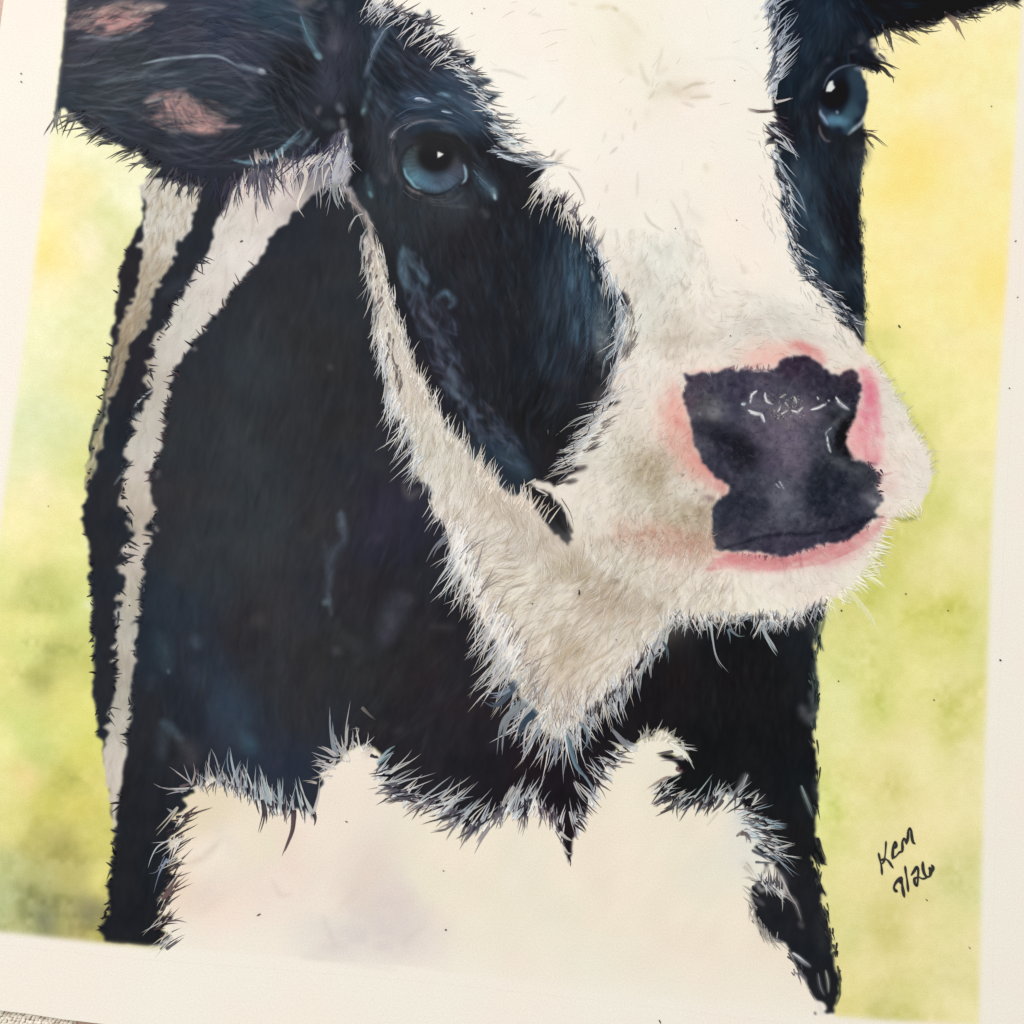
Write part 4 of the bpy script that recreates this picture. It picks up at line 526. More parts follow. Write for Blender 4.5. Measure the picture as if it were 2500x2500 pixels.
B(0, 1200, 2.76, [
    ([(1060, 960), (1100, 1060), (1130, 1200)], 34, (50, 78, 92), .6, 16), ([(1310, 980), (1330, 1040)], 22, (72, 100, 124), .6, 10), ([(1130, 1200), (1140, 1225)], 8, (100, 120, 136), .6, 4), ([(1090, 1550), (1150, 1600), (1220, 1680)], 22, (70, 100, 120), .75, 9), ([(1080, 1600), (1110, 1700), (1080, 1780)], 34, (62, 76, 92), .6, 14), ([(1180, 1640), (1280, 1750), (1300, 1850)], 40, (84, 80, 88), .55, 14),
    ([(1480, 1300), (1560, 1500), (1640, 1680)], 70, (52, 74, 98), .55, 30), ([(1640, 1640), (1720, 1750)], 30, (50, 90, 112), .5, 14), ([(1160, 1660), (1160, 1800)], 20, (28, 28, 32), .6, 8), ([(1020, 1240), (1010, 1330)], 22, (62, 70, 86), .5, 12), ([(1300, 1180), (1330, 1300)], 30, (56, 66, 90), .5, 16), ([(790, 760), (800, 820), (780, 900)], 8, (150, 156, 166), .6, 4), ([(1030, 230), (1060, 260), (1040, 230)], 9, (170, 160, 150), .7, 4),
    ([(1740, 860), (1760, 880)], 26, (80, 76, 78), .4, 14), ([(560, 300), (600, 420)], 12, (240, 240, 190), .8, 5), ([(580, 740), (610, 790)], 16, (236, 238, 196), .8, 8), ([(870, 240), (920, 270)], 16, (140, 138, 130), .5, 7)])
B(1200, 600, 2.76, [
    ([(205, 1600), (260, 1640), (350, 1740), (430, 1820), (500, 1932)], 20, (34, 30, 30), .95, 3), ([(500, 1860), (545, 1932)], 10, (40, 34, 34), .8, 3),
    ([(440, 20), (460, 160)], 16, (66, 88, 104), .5, 9), ([(540, 60), (570, 220), (560, 300)], 20, (64, 100, 122), .6, 9), ([(620, 200), (620, 340)], 22, (92, 104, 124), .6, 9), ([(380, 150), (420, 400), (400, 480)], 60, (50, 72, 90), .5, 24), ([(700, 320), (720, 520), (740, 700)], 40, (50, 88, 112), .6, 16), ([(600, 620), (650, 560)], 34, (56, 60, 78), .5, 16), ([(500, 740), (640, 640)], 40, (54, 52, 64), .5, 18),
    ([(670, 170), (690, 240)], 7, (206, 206, 196), .85, 3), ([(640, 60), (655, 110)], 6, (196, 196, 186), .8, 3), ([(720, 250), (740, 330)], 6, (140, 176, 190), .8, 3), ([(480, 900), (540, 920)], 30, (56, 48, 54), .5, 16), ([(100, 1340), (190, 1500), (250, 1560)], 40, (50, 74, 92), .6, 16), ([(870, 320), (900, 340), (905, 400), (880, 500)], 16, (52, 40, 48), .85, 4), ([(870, 540), (860, 640)], 14, (46, 40, 48), .85, 4), ([(800, 720), (860, 700), (900, 660)], 30, (66, 70, 84), .6, 8),
    ([(700, 1100), (740, 1000), (800, 960)], 30, (120, 112, 108), .5, 10), ([(790, 1040), (830, 980)], 20, (70, 60, 64), .6, 6), ([(700, 1180), (640, 1240)], 20, (40, 30, 34), .8, 6), ([(500, 1600), (580, 1580)], 10, (40, 36, 38), .85, 4), ([(500, 1530), (600, 1500), (640, 1490)], 14, (60, 48, 54), .85, 5), ([(650, 1380), (720, 1330)], 12, (70, 66, 70), .7, 5)])
# faint marks on the blaze
BK = .6
B(1200, 0, 2.76, [
    ([(700, 50), (780, 45), (850, 60)], 12, (214, 200, 160), .8, 6), ([(820, 50), (850, 75)], 8, (180, 168, 128), .6, 4), ([(850, 80), (940, 150), (1010, 240)], 16, (224, 208, 180), .6, 10), ([(790, 100), (900, 300), (880, 420)], 60, (238, 224, 200), .6, 26), ([(260, 90), (340, 110)], 8, (206, 206, 190), .6, 5), ([(520, 20), (580, 30)], 8, (216, 206, 186), .6, 5),
    ([(0, 470), (100, 480), (240, 530)], 8, (206, 200, 184), .7, 4), ([(400, 770), (450, 710), (500, 650)], 8, (206, 202, 186), .7, 5), ([(1000, 430), (1030, 520), (1060, 570)], 9, (186, 176, 146), .7, 5), ([(1110, 500), (1140, 380), (1150, 320)], 6, (206, 196, 176), .6, 4), ([(900, 460), (960, 500)], 14, (216, 206, 182), .6, 8), ([(1120, 500), (1180, 460)], 10, (214, 202, 182), .6, 6),
    ([(1070, 660), (1180, 600), (1320, 590), (1440, 550)], 32, (216, 204, 180), .7, 12), ([(1200, 600), (1300, 640), (1460, 640)], 24, (212, 200, 176), .7, 10), ([(1290, 600), (1360, 570), (1440, 560)], 8, (184, 172, 146), .75, 4), ([(1340, 660), (1480, 650)], 7, (190, 178, 152), .7, 4), ([(1280, 690), (1370, 720)], 8, (196, 184, 160), .6, 5), ([(1180, 560), (1220, 580)], 10, (196, 182, 158), .6, 6), ([(1060, 670), (1100, 610)], 6, (196, 186, 166), .7, 4),
    ([(970, 820), (960, 880)], 6, (196, 188, 176), .7, 4), ([(880, 900), (885, 950)], 6, (206, 196, 182), .6, 4), ([(800, 1035), (850, 990)], 6, (186, 176, 166), .75, 3), ([(750, 960), (770, 890)], 6, (210, 200, 186), .6, 4), ([(940, 730), (930, 780)], 6, (214, 204, 190), .6, 4), ([(1040, 790), (1060, 740)], 12, (222, 212, 196), .5, 8), ([(985, 1160), (980, 1330)], 6, (206, 198, 184), .7, 4), ([(780, 1240), (770, 1300)], 7, (200, 188, 176), .6, 4),
    ([(520, 1160), (600, 1270), (630, 1370)], 5, (170, 160, 152), .7, 3), ([(460, 1110), (600, 1150)], 5, (190, 180, 164), .7, 3), ([(400, 1060), (430, 1010)], 6, (90, 76, 80), .7, 3), ([(440, 1100), (470, 1040)], 12, (156, 132, 124), .6, 6), ([(430, 1080), (530, 1005)], 5, (176, 168, 152), .6, 3), ([(1440, 1110), (1450, 1150)], 14, (216, 206, 180), .7, 7), ([(1300, 1290), (1330, 1340)], 12, (218, 208, 194), .6, 8),
    ([(1030, 1430), (1070, 1500), (1160, 1560)], 6, (176, 170, 156), .75, 3), ([(1210, 1350), (1270, 1470), (1290, 1560)], 8, (206, 198, 184), .7, 5), ([(1290, 1560), (1370, 1640), (1430, 1665)], 6, (180, 170, 158), .7, 3), ([(1340, 1420), (1420, 1500)], 20, (216, 212, 200), .6, 12), ([(1080, 1600), (1120, 1660), (1200, 1720)], 30, (206, 206, 198), .6, 14), ([(1690, 1790), (1710, 1840)], 11, (190, 182, 168), .75, 6),
    ([(1340, 1780), (1360, 1640)], 7, (190, 190, 178), .6, 4), ([(1010, 1720), (1060, 1860), (1070, 1932)], 9, (176, 158, 146), .7, 4), ([(980, 1820), (1020, 1700)], 7, (186, 170, 156), .6, 4), ([(840, 1540), (860, 1660)], 7, (196, 184, 170), .6, 4), ([(720, 1640), (770, 1540)], 8, (170, 160, 150), .6, 4), ([(740, 1620), (750, 1700)], 7, (140, 130, 134), .6, 4), ([(900, 1880), (930, 1820)], 7, (176, 164, 148), .6, 4),
    ([(1440, 400), (1680, 400), (1840, 540)], 6, (228, 220, 204), .5, 5), ([(1730, 740), (1800, 752), (1870, 740)], 6, (70, 50, 56), .8, 3), ([(1770, 130), (1800, 100)], 8, (196, 190, 180), .6, 5), ([(0, 830), (140, 850)], 16, (196, 200, 194), .6, 8), ([(0, 880), (120, 910)], 14, (176, 184, 182), .6, 7), ([(60, 960), (200, 1010), (320, 1040)], 16, (196, 202, 198), .6, 9)])
BK = .85
B(1200, 600, 2.76, [
    ([(1400, 640), (1470, 650)], 26, (196, 182, 164), .7, 13), ([(1510, 610), (1560, 600)], 24, (196, 186, 172), .6, 12), ([(1220, 650), (1250, 610)], 9, (170, 158, 146), .7, 4), ([(1160, 740), (1250, 740)], 24, (196, 180, 162), .6, 12), ([(1150, 370), (1160, 330)], 9, (150, 142, 136), .6, 4), ([(1170, 520), (1180, 480)], 9, (170, 166, 156), .6, 4), ([(1250, 210), (1310, 290), (1340, 250)], 9, (176, 166, 152), .7, 4), ([(930, 480), (950, 420), (1000, 340)], 7, (110, 100, 104), .6, 3),
    ([(960, 380), (980, 300)], 6, (150, 140, 138), .6, 3), ([(880, 760), (950, 640)], 7, (110, 104, 104), .7, 3), ([(1660, 470), (1700, 420)], 20, (214, 208, 194), .6, 10), ([(1780, 540), (1840, 500)], 22, (212, 206, 192), .6, 12), ([(930, 1450), (1010, 1540), (1080, 1620)], 40, (186, 172, 144), .6, 18), ([(1020, 1590), (1050, 1510), (1090, 1450)], 7, (230, 222, 204), .85, 3), ([(1110, 1250), (1160, 1200), (1210, 1160)], 7, (240, 214, 200), .8, 3),
    ([(860, 1260), (940, 1300)], 16, (196, 184, 160), .6, 8), ([(1700, 820), (1790, 810), (1820, 790)], 6, (150, 90, 90), .5, 3), ([(1640, 720), (1760, 660), (1880, 640)], 30, (238, 196, 182), .6, 14), ([(1180, 1700), (1240, 1740)], 16, (206, 196, 176), .6, 9), ([(1280, 1540), (1290, 1550)], 7, (60, 50, 50), .7, 3), ([(1370, 1640), (1380, 1650)], 6, (60, 50, 50), .7, 3), ([(880, 1860), (1080, 1900), (1240, 1920)], 40, (224, 184, 166), .5, 18),
    ([(1400, 1770), (1420, 1800)], 14, (140, 110, 104), .6, 6), ([(1340, 1740), (1430, 1730)], 10, (230, 222, 210), .7, 5), ([(860, 1940), (1000, 1880)], 16, (206, 170, 150), .5, 8)])
B(1200, 1200, 2.76, [
    ([(900, 290), (1050, 280), (1200, 340)], 34, (204, 160, 138), .6, 14), ([(1000, 390), (1200, 400), (1400, 390)], 26, (220, 170, 154), .6, 12), ([(1300, 280), (1440, 330)], 34, (180, 146, 124), .6, 14), ([(960, 300), (1100, 260)], 10, (176, 120, 104), .6, 5), ([(780, 290), (840, 370), (880, 420)], 8, (150, 130, 116), .6, 4), ([(450, 480), (560, 540), (700, 610)], 34, (186, 172, 144), .55, 16), ([(560, 470), (620, 500)], 14, (186, 146, 124), .5, 7),
    ([(700, 700), (820, 720), (960, 800)], 50, (196, 176, 152), .55, 22), ([(780, 600), (860, 600), (800, 620)], 8, (130, 116, 110), .6, 4), ([(1110, 760), (1150, 800)], 22, (150, 130, 112), .6, 10), ([(60, 420), (300, 360), (460, 380)], 40, (186, 170, 158), .55, 18), ([(0, 240), (140, 280)], 26, (236, 230, 226), .6, 12), ([(60, 560), (260, 600), (560, 600)], 30, (226, 214, 194), .6, 16), ([(400, 870), (520, 1000), (640, 1080)], 50, (180, 164, 134), .5, 22), ([(500, 1090), (420, 1200)], 24, (170, 148, 118), .5, 10),
    ([(20, 740), (120, 650), (220, 630)], 7, (130, 116, 100), .75, 3), ([(220, 640), (440, 650), (560, 700)], 16, (228, 226, 218), .6, 9), ([(300, 1010), (440, 920), (600, 900)], 8, (176, 158, 132), .6, 4), ([(620, 1180), (740, 1110), (900, 1000)], 7, (186, 166, 136), .7, 3), ([(980, 1010), (990, 1100)], 6, (130, 110, 100), .6, 3), ([(700, 1000), (780, 910)], 5, (160, 146, 128), .6, 3), ([(900, 880), (1000, 880)], 7, (214, 160, 140), .5, 4),
    ([(1460, 540), (1600, 470), (1700, 500)], 10, (222, 140, 140), .5, 6), ([(1540, 480), (1580, 560)], 14, (236, 216, 200), .7, 6), ([(1000, 480), (1240, 470), (1460, 440), (1520, 430)], 12, (240, 230, 206), .75, 6)])
BK = 1.0
# dark tufts inside the right leg and lower white notch
B(1800, 1800, 2.76, [
    ([(185, 850), (200, 870), (180, 920)], 9, (36, 36, 42), .95, 2.5), ([(240, 870), (300, 980), (310, 1080)], 20, (226, 220, 206), .9, 4), ([(200, 880), (240, 950)], 24, (238, 232, 218), .9, 4), ([(290, 940), (340, 1060), (390, 1110), (430, 1230)], 10, (170, 164, 162), .8, 5), ([(300, 880), (340, 1000)], 20, (74, 76, 92), .5, 9), ([(420, 1250), (440, 1280)], 12, (130, 122, 126), .7, 5), ([(370, 1450), (430, 1500), (490, 1545)], 10, (186, 190, 196), .9, 3.5),
    ([(595, 1570), (610, 1640), (615, 1720)], 8, (140, 140, 130), .8, 3.5), ([(540, 1590), (560, 1680), (590, 1740)], 8, (104, 104, 114), .7, 4), ([(430, 1590), (470, 1640)], 8, (110, 108, 122), .7, 4), ([(560, 1180), (570, 1440)], 26, (66, 66, 70), .4, 12), ([(690, 1650), (690, 1720), (665, 1810)], 5, (110, 120, 70), .8, 2.5), ([(520, 1850), (530, 1870)], 5, (60, 54, 70), .7, 2.5), ([(540, 1780), (570, 1850), (560, 1860)], 12, (226, 224, 224), .8, 4),
    ([(430, 330), (470, 430), (510, 540)], 11, (110, 128, 126), .9, 4), ([(520, 280), (530, 430)], 14, (70, 78, 86), .6, 6), ([(60, 250), (40, 300), (0, 380)], 18, (140, 144, 146), .7, 6), ([(150, 390), (170, 440)], 20, (72, 66, 76), .6, 9), ([(110, 440), (140, 380)], 7, (196, 200, 190), .8, 3), ([(0, 540), (90, 580), (200, 680)], 30, (206, 214, 214), .7, 10), ([(130, 590), (240, 600), (330, 600)], 9, (110, 140, 156), .9, 3), ([(150, 540), (230, 565), (320, 590)], 6, (84, 110, 130), .8, 3),
    ([(90, 610), (170, 660), (230, 690)], 9, (196, 204, 210), .8, 4), ([(120, 960), (160, 1030), (200, 1010)], 10, (206, 200, 196), .75, 4), ([(100, 1070), (180, 1130)], 10, (130, 128, 138), .7, 5), ([(120, 1210), (170, 1320), (220, 1380)], 9, (150, 148, 140), .7, 5), ([(0, 660), (50, 640), (90, 710)], 7, (110, 100, 100), .8, 3), ([(40, 840), (90, 900)], 20, (214, 210, 196), .6, 10), ([(100, 760), (170, 790), (260, 810)], 8, (90, 100, 112), .8, 4)])
B(1800, 1200, 2.76, [
    ([(430, 1450), (460, 1500), (500, 1560)], 26, (92, 96, 104), .75, 10), ([(490, 1350), (520, 1450), (500, 1560)], 16, (110, 122, 124), .7, 7), ([(510, 1130), (530, 1300), (525, 1420)], 12, (84, 100, 104), .7, 6), ([(490, 890), (520, 960), (530, 1040)], 24, (70, 80, 88), .6, 10), ([(560, 880), (540, 960), (580, 1075)], 7, (60, 74, 66), .9, 3), ([(590, 850), (560, 960)], 7, (90, 104, 90), .8, 4), ([(515, 1620), (530, 1660)], 7, (220, 220, 170), .7, 4), ([(380, 860), (440, 900)], 26, (130, 118, 116), .6, 10), ([(580, 770), (560, 820)], 20, (96, 98, 112), .6, 8),
    ([(1040, 180), (1130, 190), (1220, 170)], 10, (130, 138, 60), .7, 5), ([(1040, 280), (1000, 350), (960, 440), (880, 540), (820, 640)], 14, (176, 184, 60), .55, 9)])
B(0, 600, 2.76, [
    ([(765, 660), (740, 800), (715, 920), (690, 1080), (640, 1220), (615, 1340), (610, 1440)], 6, (56, 50, 50), .8, 3.5), ([(800, 740), (770, 880), (740, 960)], 5, (70, 54, 50), .6, 3), ([(905, 1085), (960, 1020), (1035, 965)], 5, (206, 212, 216), .95, 1.8), ([(770, 1610), (820, 1540), (850, 1490)], 5, (120, 132, 142), .8, 2.5), ([(850, 1495), (895, 1450)], 4, (40, 44, 50), .9, 2), ([(1100, 330), (1200, 260), (1280, 230)], 26, (54, 64, 82), .6, 12),
    ([(900, 1130), (940, 1150)], 12, (110, 130, 134), .6, 6), ([(640, 1490), (620, 1530)], 12, (150, 170, 130), .7, 6), ([(700, 1170), (715, 1190)], 12, (226, 232, 190), .8, 5), ([(960, 420), (880, 560), (830, 700)], 14, (130, 104, 80), .35, 9), ([(1300, 690), (1320, 700)], 10, (150, 140, 136), .8, 4), ([(1050, 1560), (1070, 1520)], 12, (110, 104, 112), .6, 6), ([(800, 640), (850, 560), (900, 500)], 20, (186, 160, 130), .4, 10)])
# yellow-green paint round the neck edge
brush([(262, 840), (256, 940), (232, 1060), (205, 1180)], 9, (222, 226, 150), .5, 6)
IMG = np.clip(IMG, 0, 255)
_l = IMG.mean(-1, keepdims=True)
IMG += (_l - IMG) * (.30 * np.clip((150 - _l) / 60, 0, 1)) * (np.abs(IMG[..., 2:3] - IMG[..., 0:1]) > 3)

# ------------------------------------------------------------------ hair strokes (thin raised licks of paint)
def sample(x, y):
    ix = np.clip((x - O0) * S, 0, N - 1).astype(int); iy = np.clip((y - O0) * S, 0, N - 1).astype(int)
    return IMG[iy, ix]
STROKES = {}
NS = 7
def add_hairs(x, y, ang, L, W, curv, col, a0, a1, owner, root=0.5):
    """batch of tapered strokes; ang, curv in degrees; col (n,3)"""
    n = len(x)
    if n == 0: return
    tt = np.linspace(0, 1, NS)
    th = np.radians(ang[:, None] + curv[:, None] * tt[None, :] )
    wig = rng.normal(0, 4, (n, NS)).cumsum(1) * math.pi / 180
    th = th + wig
    st = L[:, None] / (NS - 1)
    px = x[:, None] + np.concatenate([np.zeros((n, 1)), np.cumsum(np.cos(th[:, :-1]) * st, 1)], 1)
    py = y[:, None] + np.concatenate([np.zeros((n, 1)), np.cumsum(np.sin(th[:, :-1]) * st, 1)], 1)
    prof = np.minimum(1, root + tt * 2.2) * (1 - tt) ** 0.75
    emit(px, py, np.cos(th), np.sin(th), W[:, None] * prof[None, :] * 0.5, col, a0, a1, owner)
def emit(px, py, cx, sy, hw, col, a0, a1, owner):
    n, k = px.shape
    al = np.linspace(0, 1, k)[None, :, None]
    a = np.asarray(a0).reshape(-1, 1, 1) * (1 - al) + np.asarray(a1).reshape(-1, 1, 1) * al
    base = sample(px, py)
    c = base * (1 - a) + np.asarray(col, float).reshape(n, 1, 3) * a
    keep = (px.mean(1) > -60) & (px.mean(1) < 2560) & (py.mean(1) > -60) & (py.mean(1) < 2560)
    lx, ly = px - sy * hw, py + cx * hw
    rx, ry = px + sy * hw, py - cx * hw
    STROKES.setdefault(owner, []).append((np.stack([lx, rx], -1)[keep], np.stack([ly, ry], -1)[keep], c[keep]))
def pathpts(path, n, angs):
    p = np.asarray(path, float)
    d = np.r_[0, np.cumsum(np.hypot(*(p[1:] - p[:-1]).T))]
    s = rng.random(n) * d[-1]
    x = np.interp(s, d, p[:, 0]); y = np.interp(s, d, p[:, 1])
    angs = np.atleast_1d(np.asarray(angs, float))
    a = np.interp(s, np.linspace(0, d[-1], len(angs)), angs) if len(angs) > 1 else np.full(n, angs[0])
    return x, y, a
def F(path, angs, n, L, W, col, owner, a0=.5, a1=1, inset=(0, 14), jit=10, curv=(-14, 14), cv=14, root=.5):
    """fringe of n hairs along a traced edge"""
    short = L[1] < 31
    nc = n if short else max(2, int(n * .42))      # hairs come in small clumps that share a direction
    x, y, a = pathpts(path, nc, angs)
    a = a + rng.normal(0, jit * 1.1, nc)
    rep = rng.integers(1, 2 if short else 5, nc)
    x, y, a = np.repeat(x, rep), np.repeat(y, rep), np.repeat(a, rep)
    n = len(x)
    off = rng.normal(0, 4.5, n)
    x = x - np.sin(np.radians(a)) * off; y = y + np.cos(np.radians(a)) * off
    a = a - off * rng.uniform(.2, 1.6, n) + rng.normal(0, 3, n)
    ins = rng.uniform(inset[0], inset[1], n)
    x = x - np.cos(np.radians(a)) * ins; y = y - np.sin(np.radians(a)) * ins
    ln = L[0] * .75 + (L[1] * 1.35 - L[0] * .75) * rng.random(n) ** 1.5
    wd = rng.uniform(W[0], W[1], n) * .88
    cs = np.asarray(col, float)
    if cs.ndim == 1: cs = cs[None]
    c = cs[rng.integers(0, len(cs), n)] + rng.normal(0, cv, (n, 1))
    add_hairs(x, y, a, ln, wd, rng.uniform(curv[0], curv[1], n), np.clip(c, 0, 255), np.full(n, a0), np.full(n, a1), owner, root)
def FILL(poly, n, L, W, dirs, cols, owner, a=(.15, .5), jit=14, cv=6, excl=None, curv=(-20, 20)):
    """short strokes all through a region, following a direction field (x, y, angle)"""
    m = polymask(poly)
    if excl is not None: m = m * (1 - excl)
    p = np.asarray(poly, float)
    x = rng.uniform(max(p[:, 0].min(), -40), min(p[:, 0].max(), 2540), n * 3); y = rng.uniform(max(p[:, 1].min(), -40), min(p[:, 1].max(), 2540), n * 3)
    ix = ((x - O0) * S).astype(int); iy = ((y - O0) * S).astype(int)
    k = m[np.clip(iy, 0, N - 1), np.clip(ix, 0, N - 1)] > .6
    x, y = x[k][:n], y[k][:n]
    n = len(x)
    d = np.asarray(dirs, float)
    wt = 1 / ((x[:, None] - d[:, 0]) ** 2 + (y[:, None] - d[:, 1]) ** 2 + 900) ** 1.5
    ca = (wt * np.cos(np.radians(d[:, 2]))).sum(1); sa = (wt * np.sin(np.radians(d[:, 2]))).sum(1)
    ang = np.degrees(np.arctan2(sa, ca)) + rng.normal(0, jit, n)
    cs = np.asarray(cols, float)
    c = cs[rng.integers(0, len(cs), n)] + rng.normal(0, cv, (n, 1))
    al = rng.uniform(a[0], a[1], n)
    add_hairs(x, y, ang, rng.uniform(*L, n), rng.uniform(*W, n), rng.uniform(curv[0], curv[1], n), np.clip(c, 0, 255), al, al * .6, owner, .3)
def Hs(x0, y0, k, lst, owner):
    """single hairs traced one by one: (points, width at the root, colour, alpha at root, alpha at tip)"""
    for pts, wd, col, a0, a1 in lst:
        p = spline(t(x0, y0, pts, k), 5)
        d = np.gradient(p, axis=0); d /= np.hypot(d[:, 0], d[:, 1])[:, None] + 1e-9
        s = np.linspace(0, 1, len(p))
        kk = 1 if wd < 6 else (3 if wd < 13 else 5)
        for j in range(kk):
            o0, o1 = (0, 0) if kk == 1 else (rng.normal(0, wd * .16), rng.normal(0, wd * .30))
            sh = (o0 * (1 - s) + o1 * s)[:, None] * np.stack([-d[:, 1], d[:, 0]], -1)
            e = len(p) if j == 0 or kk == 1 else max(4, int(len(p) * rng.uniform(.6, 1)))
            q = (p + sh)[:e]; ss = np.linspace(0, 1, e)
            hw = min(wd, 20) * (.42 if kk == 1 else .25) * np.minimum(1, .45 + ss * 3) * (1 - ss) ** .7
            cc = np.clip(np.asarray(col, float) + (0 if j == 0 else rng.normal(0, 10)), 0, 255)
            al = .85 if wd < 18 else .65
            emit(q[None, :, 0], q[None, :, 1], d[None, :e, 0], d[None, :e, 1], hw[None], [cc], [a0 * al], [a1 * al], owner)
WH = (248, 243, 236); BL = (200, 212, 222); IV = (240, 232, 218); K1 = (34, 34, 40); K2 = (48, 50, 62); GR = (150, 150, 156); TEAL = (120, 150, 168)
# --- soft streaks worked into the picture
blob_mask = .75 * np.clip(np.exp(-(((UX - 2130) / 60) ** 2 + ((UY - 1040) / 130) ** 2)) + np.exp(-(((UX - 1680) / 60) ** 2 + ((UY - 1060) / 150) ** 2)) + np.exp(-(((UX - 1930) / 150) ** 2 + ((UY - 868) / 34) ** 2)) + np.exp(-(((UX - 1960) / 240) ** 2 + ((UY - 1365) / 40) ** 2)), 0, 1)
def SFILL(poly, n, L, W, dirs, cols, a=(.1, .3), jit=10, excl=None, cv=5):
    m = polymask(poly); m = np.clip(blur(m, 60) * 2 - 1, 0, 1) * m if L[1] > 65 or len(poly) < 12 else m
    if excl is not None: m = m * np.clip(1 - excl, 0, 1)
    p = np.asarray(poly, float)
    x = rng.uniform(max(p[:, 0].min(), -40), min(p[:, 0].max(), 2540), n * 3); y = rng.uniform(max(p[:, 1].min(), -40), min(p[:, 1].max(), 2540), n * 3)
    k = m[np.clip(((y - O0) * S).astype(int), 0, N - 1), np.clip(((x - O0) * S).astype(int), 0, N - 1)] > .6
    x, y = x[k][:n], y[k][:n]; n = len(x)
    d = np.asarray(dirs, float)
    wt = 1 / ((x[:, None] - d[:, 0]) ** 2 + (y[:, None] - d[:, 1]) ** 2 + 900) ** 1.5
    ang = np.degrees(np.arctan2((wt * np.sin(np.radians(d[:, 2]))).sum(1), (wt * np.cos(np.radians(d[:, 2]))).sum(1))) + rng.normal(0, jit, n)
    cs = np.asarray(cols, float)
    for i in range(n):
        blob(x[i], y[i], rng.uniform(*L) / 2, rng.uniform(*W) / 2, ang[i], np.clip(cs[rng.integers(len(cs))] + rng.normal(0, cv), 0, 255), rng.uniform(*a), mod=m)
EARP = t(0, 0, [(400, -200), (2300, -200), (2200, 1100), (1300, 1250), (700, 960), (380, 760)])
ED = [(150, 100, -20), (300, 150, -12), (500, 140, -4), (250, 280, 10), (400, 330, 20), (600, 330, -30), (600, 120, 20), (700, 250, 60)]
FDK = [(820, 100, 100), (1000, 150, 40), (1150, 280, 40), (900, 400, 100), (1060, 300, 5), (1160, 420, 60), (1200, 500, 80), (1400, 700, 95), (1450, 850, 100), (1350, 950, 115), (1100, 800, 70), (1000, 560, 80), (1200, 1100, 60)]
FP = [(760, 0), (900, 0), (1250, 300), (1320, 480), (1470, 700), (1490, 950), (1300, 1160), (1100, 1000), (900, 560), (820, 400)]
PINKX = np.clip(np.exp(-(((UX - 285) / 110) ** 2 + ((UY - 50) / 38) ** 2)) + np.exp(-(((UX - 470) / 100) ** 2 + ((UY - 280) / 50) ** 2)), 0, 1) * .85
SFILL(EARP, 1300, (20, 70), (3, 8), ED, [(86, 94, 108), (30, 34, 42), (74, 70, 88), (56, 76, 92), (104, 104, 116), (36, 40, 48)], (.06, .30), excl=PINKX)
SFILL(EARP, 330, (30, 110), (3, 6), ED, [(116, 124, 136), (98, 108, 120), (104, 100, 116)], (.08, .34), jit=12, excl=PINKX)
SFILL(t(1200, 600, [(300, -300), (480, -300), (700, 0), (830, 400), (800, 700), (600, 1000), (250, 1000), (200, 500)]), 500, (30, 80), (3, 6), [(1300, 800, 98), (1400, 700, 95), (1480, 800, 95), (1400, 930, 112)], [(70, 92, 112), (58, 72, 92), (26, 28, 34), (80, 84, 100)], (.06, .32), jit=6)
SFILL(t(600, 0, [(800, 0), (1000, 100), (1300, 300), (1500, 500), (1700, 900), (1500, 900), (1300, 780), (950, 850), (860, 1200), (760, 1200), (740, 400)]), 420, (20, 60), (3, 7), FDK, [(84, 106, 130), (64, 84, 106), (98, 110, 130), (28, 32, 40)], (.08, .4), excl=blur(np.clip(m_e, 0, 1), 8))
SFILL(FP, 1300, (18, 60), (3, 8), FDK, [(64, 78, 94), (26, 27, 31), (50, 70, 90), (60, 56, 66), (34, 34, 38)], (.08, .34), excl=blur(np.clip(m_e, 0, 1), 8))
SFILL(t(1200, 600, [(380, -200), (520, -200), (700, 0), (830, 400), (800, 640), (650, 850), (450, 700)]), 500, (24, 70), (3, 7), [(1400, 700, 92), (1480, 800, 95), (1430, 930, 115)], [(84, 116, 138), (54, 84, 108), (104, 126, 146), (22, 26, 34), (24, 30, 40)], (.12, .5), jit=5)
SFILL(t(1800, 0, [(350, 0), (1500, 0), (1000, 160), (860, 440), (560, 440), (520, 900), (850, 1000), (820, 1600), (860, 2000), (600, 2000), (380, 1400), (380, 950), (300, 700)]), 700, (18, 60), (3, 8), [(1920, 60, 120), (2000, 120, 115), (2200, 20, 10), (1950, 420, 75), (2000, 560, 75), (2060, 700, 60), (2100, 60, 60)], [(40, 66, 86), (16, 18, 24), (58, 76, 92), (32, 36, 52)], (.08, .32), excl=blur(np.clip(m_e2, 0, 1), 6))
SFILL([(840, 560), (900, 900), (1050, 1300), (1200, 1800), (1000, 1950), (800, 1800), (500, 1880), (340, 1800), (420, 1100), (560, 780)], 1400, (24, 80), (4, 12), [(600, 900, 100), (500, 1400, 95), (900, 1400, 112), (1100, 1800, 125), (600, 1800, 90)], [(66, 70, 74), (34, 33, 36), (60, 58, 70), (52, 62, 72), (58, 50, 52)], (.05, .2))
SFILL([(1660, 1560), (1960, 1560), (1980, 2000), (1990, 2300), (1900, 2250), (1900, 1900), (1600, 1750), (1520, 1700)], 400, (20, 60), (4, 10), [(1800, 1700, 90)], [(46, 44, 48), (18, 17, 18)], (.06, .22))
SFILL(BAND2, 900, (14, 44), (3, 8), [(650, 480, 100), (560, 560, 105), (480, 760, 125), (400, 950, 110), (340, 1200, 100), (310, 1500, 95), (290, 1800, 95), (780, 400, 130)], [(228, 222, 212), (166, 152, 138), (232, 228, 222), (196, 184, 172), (206, 208, 196)], (.1, .4), jit=18)
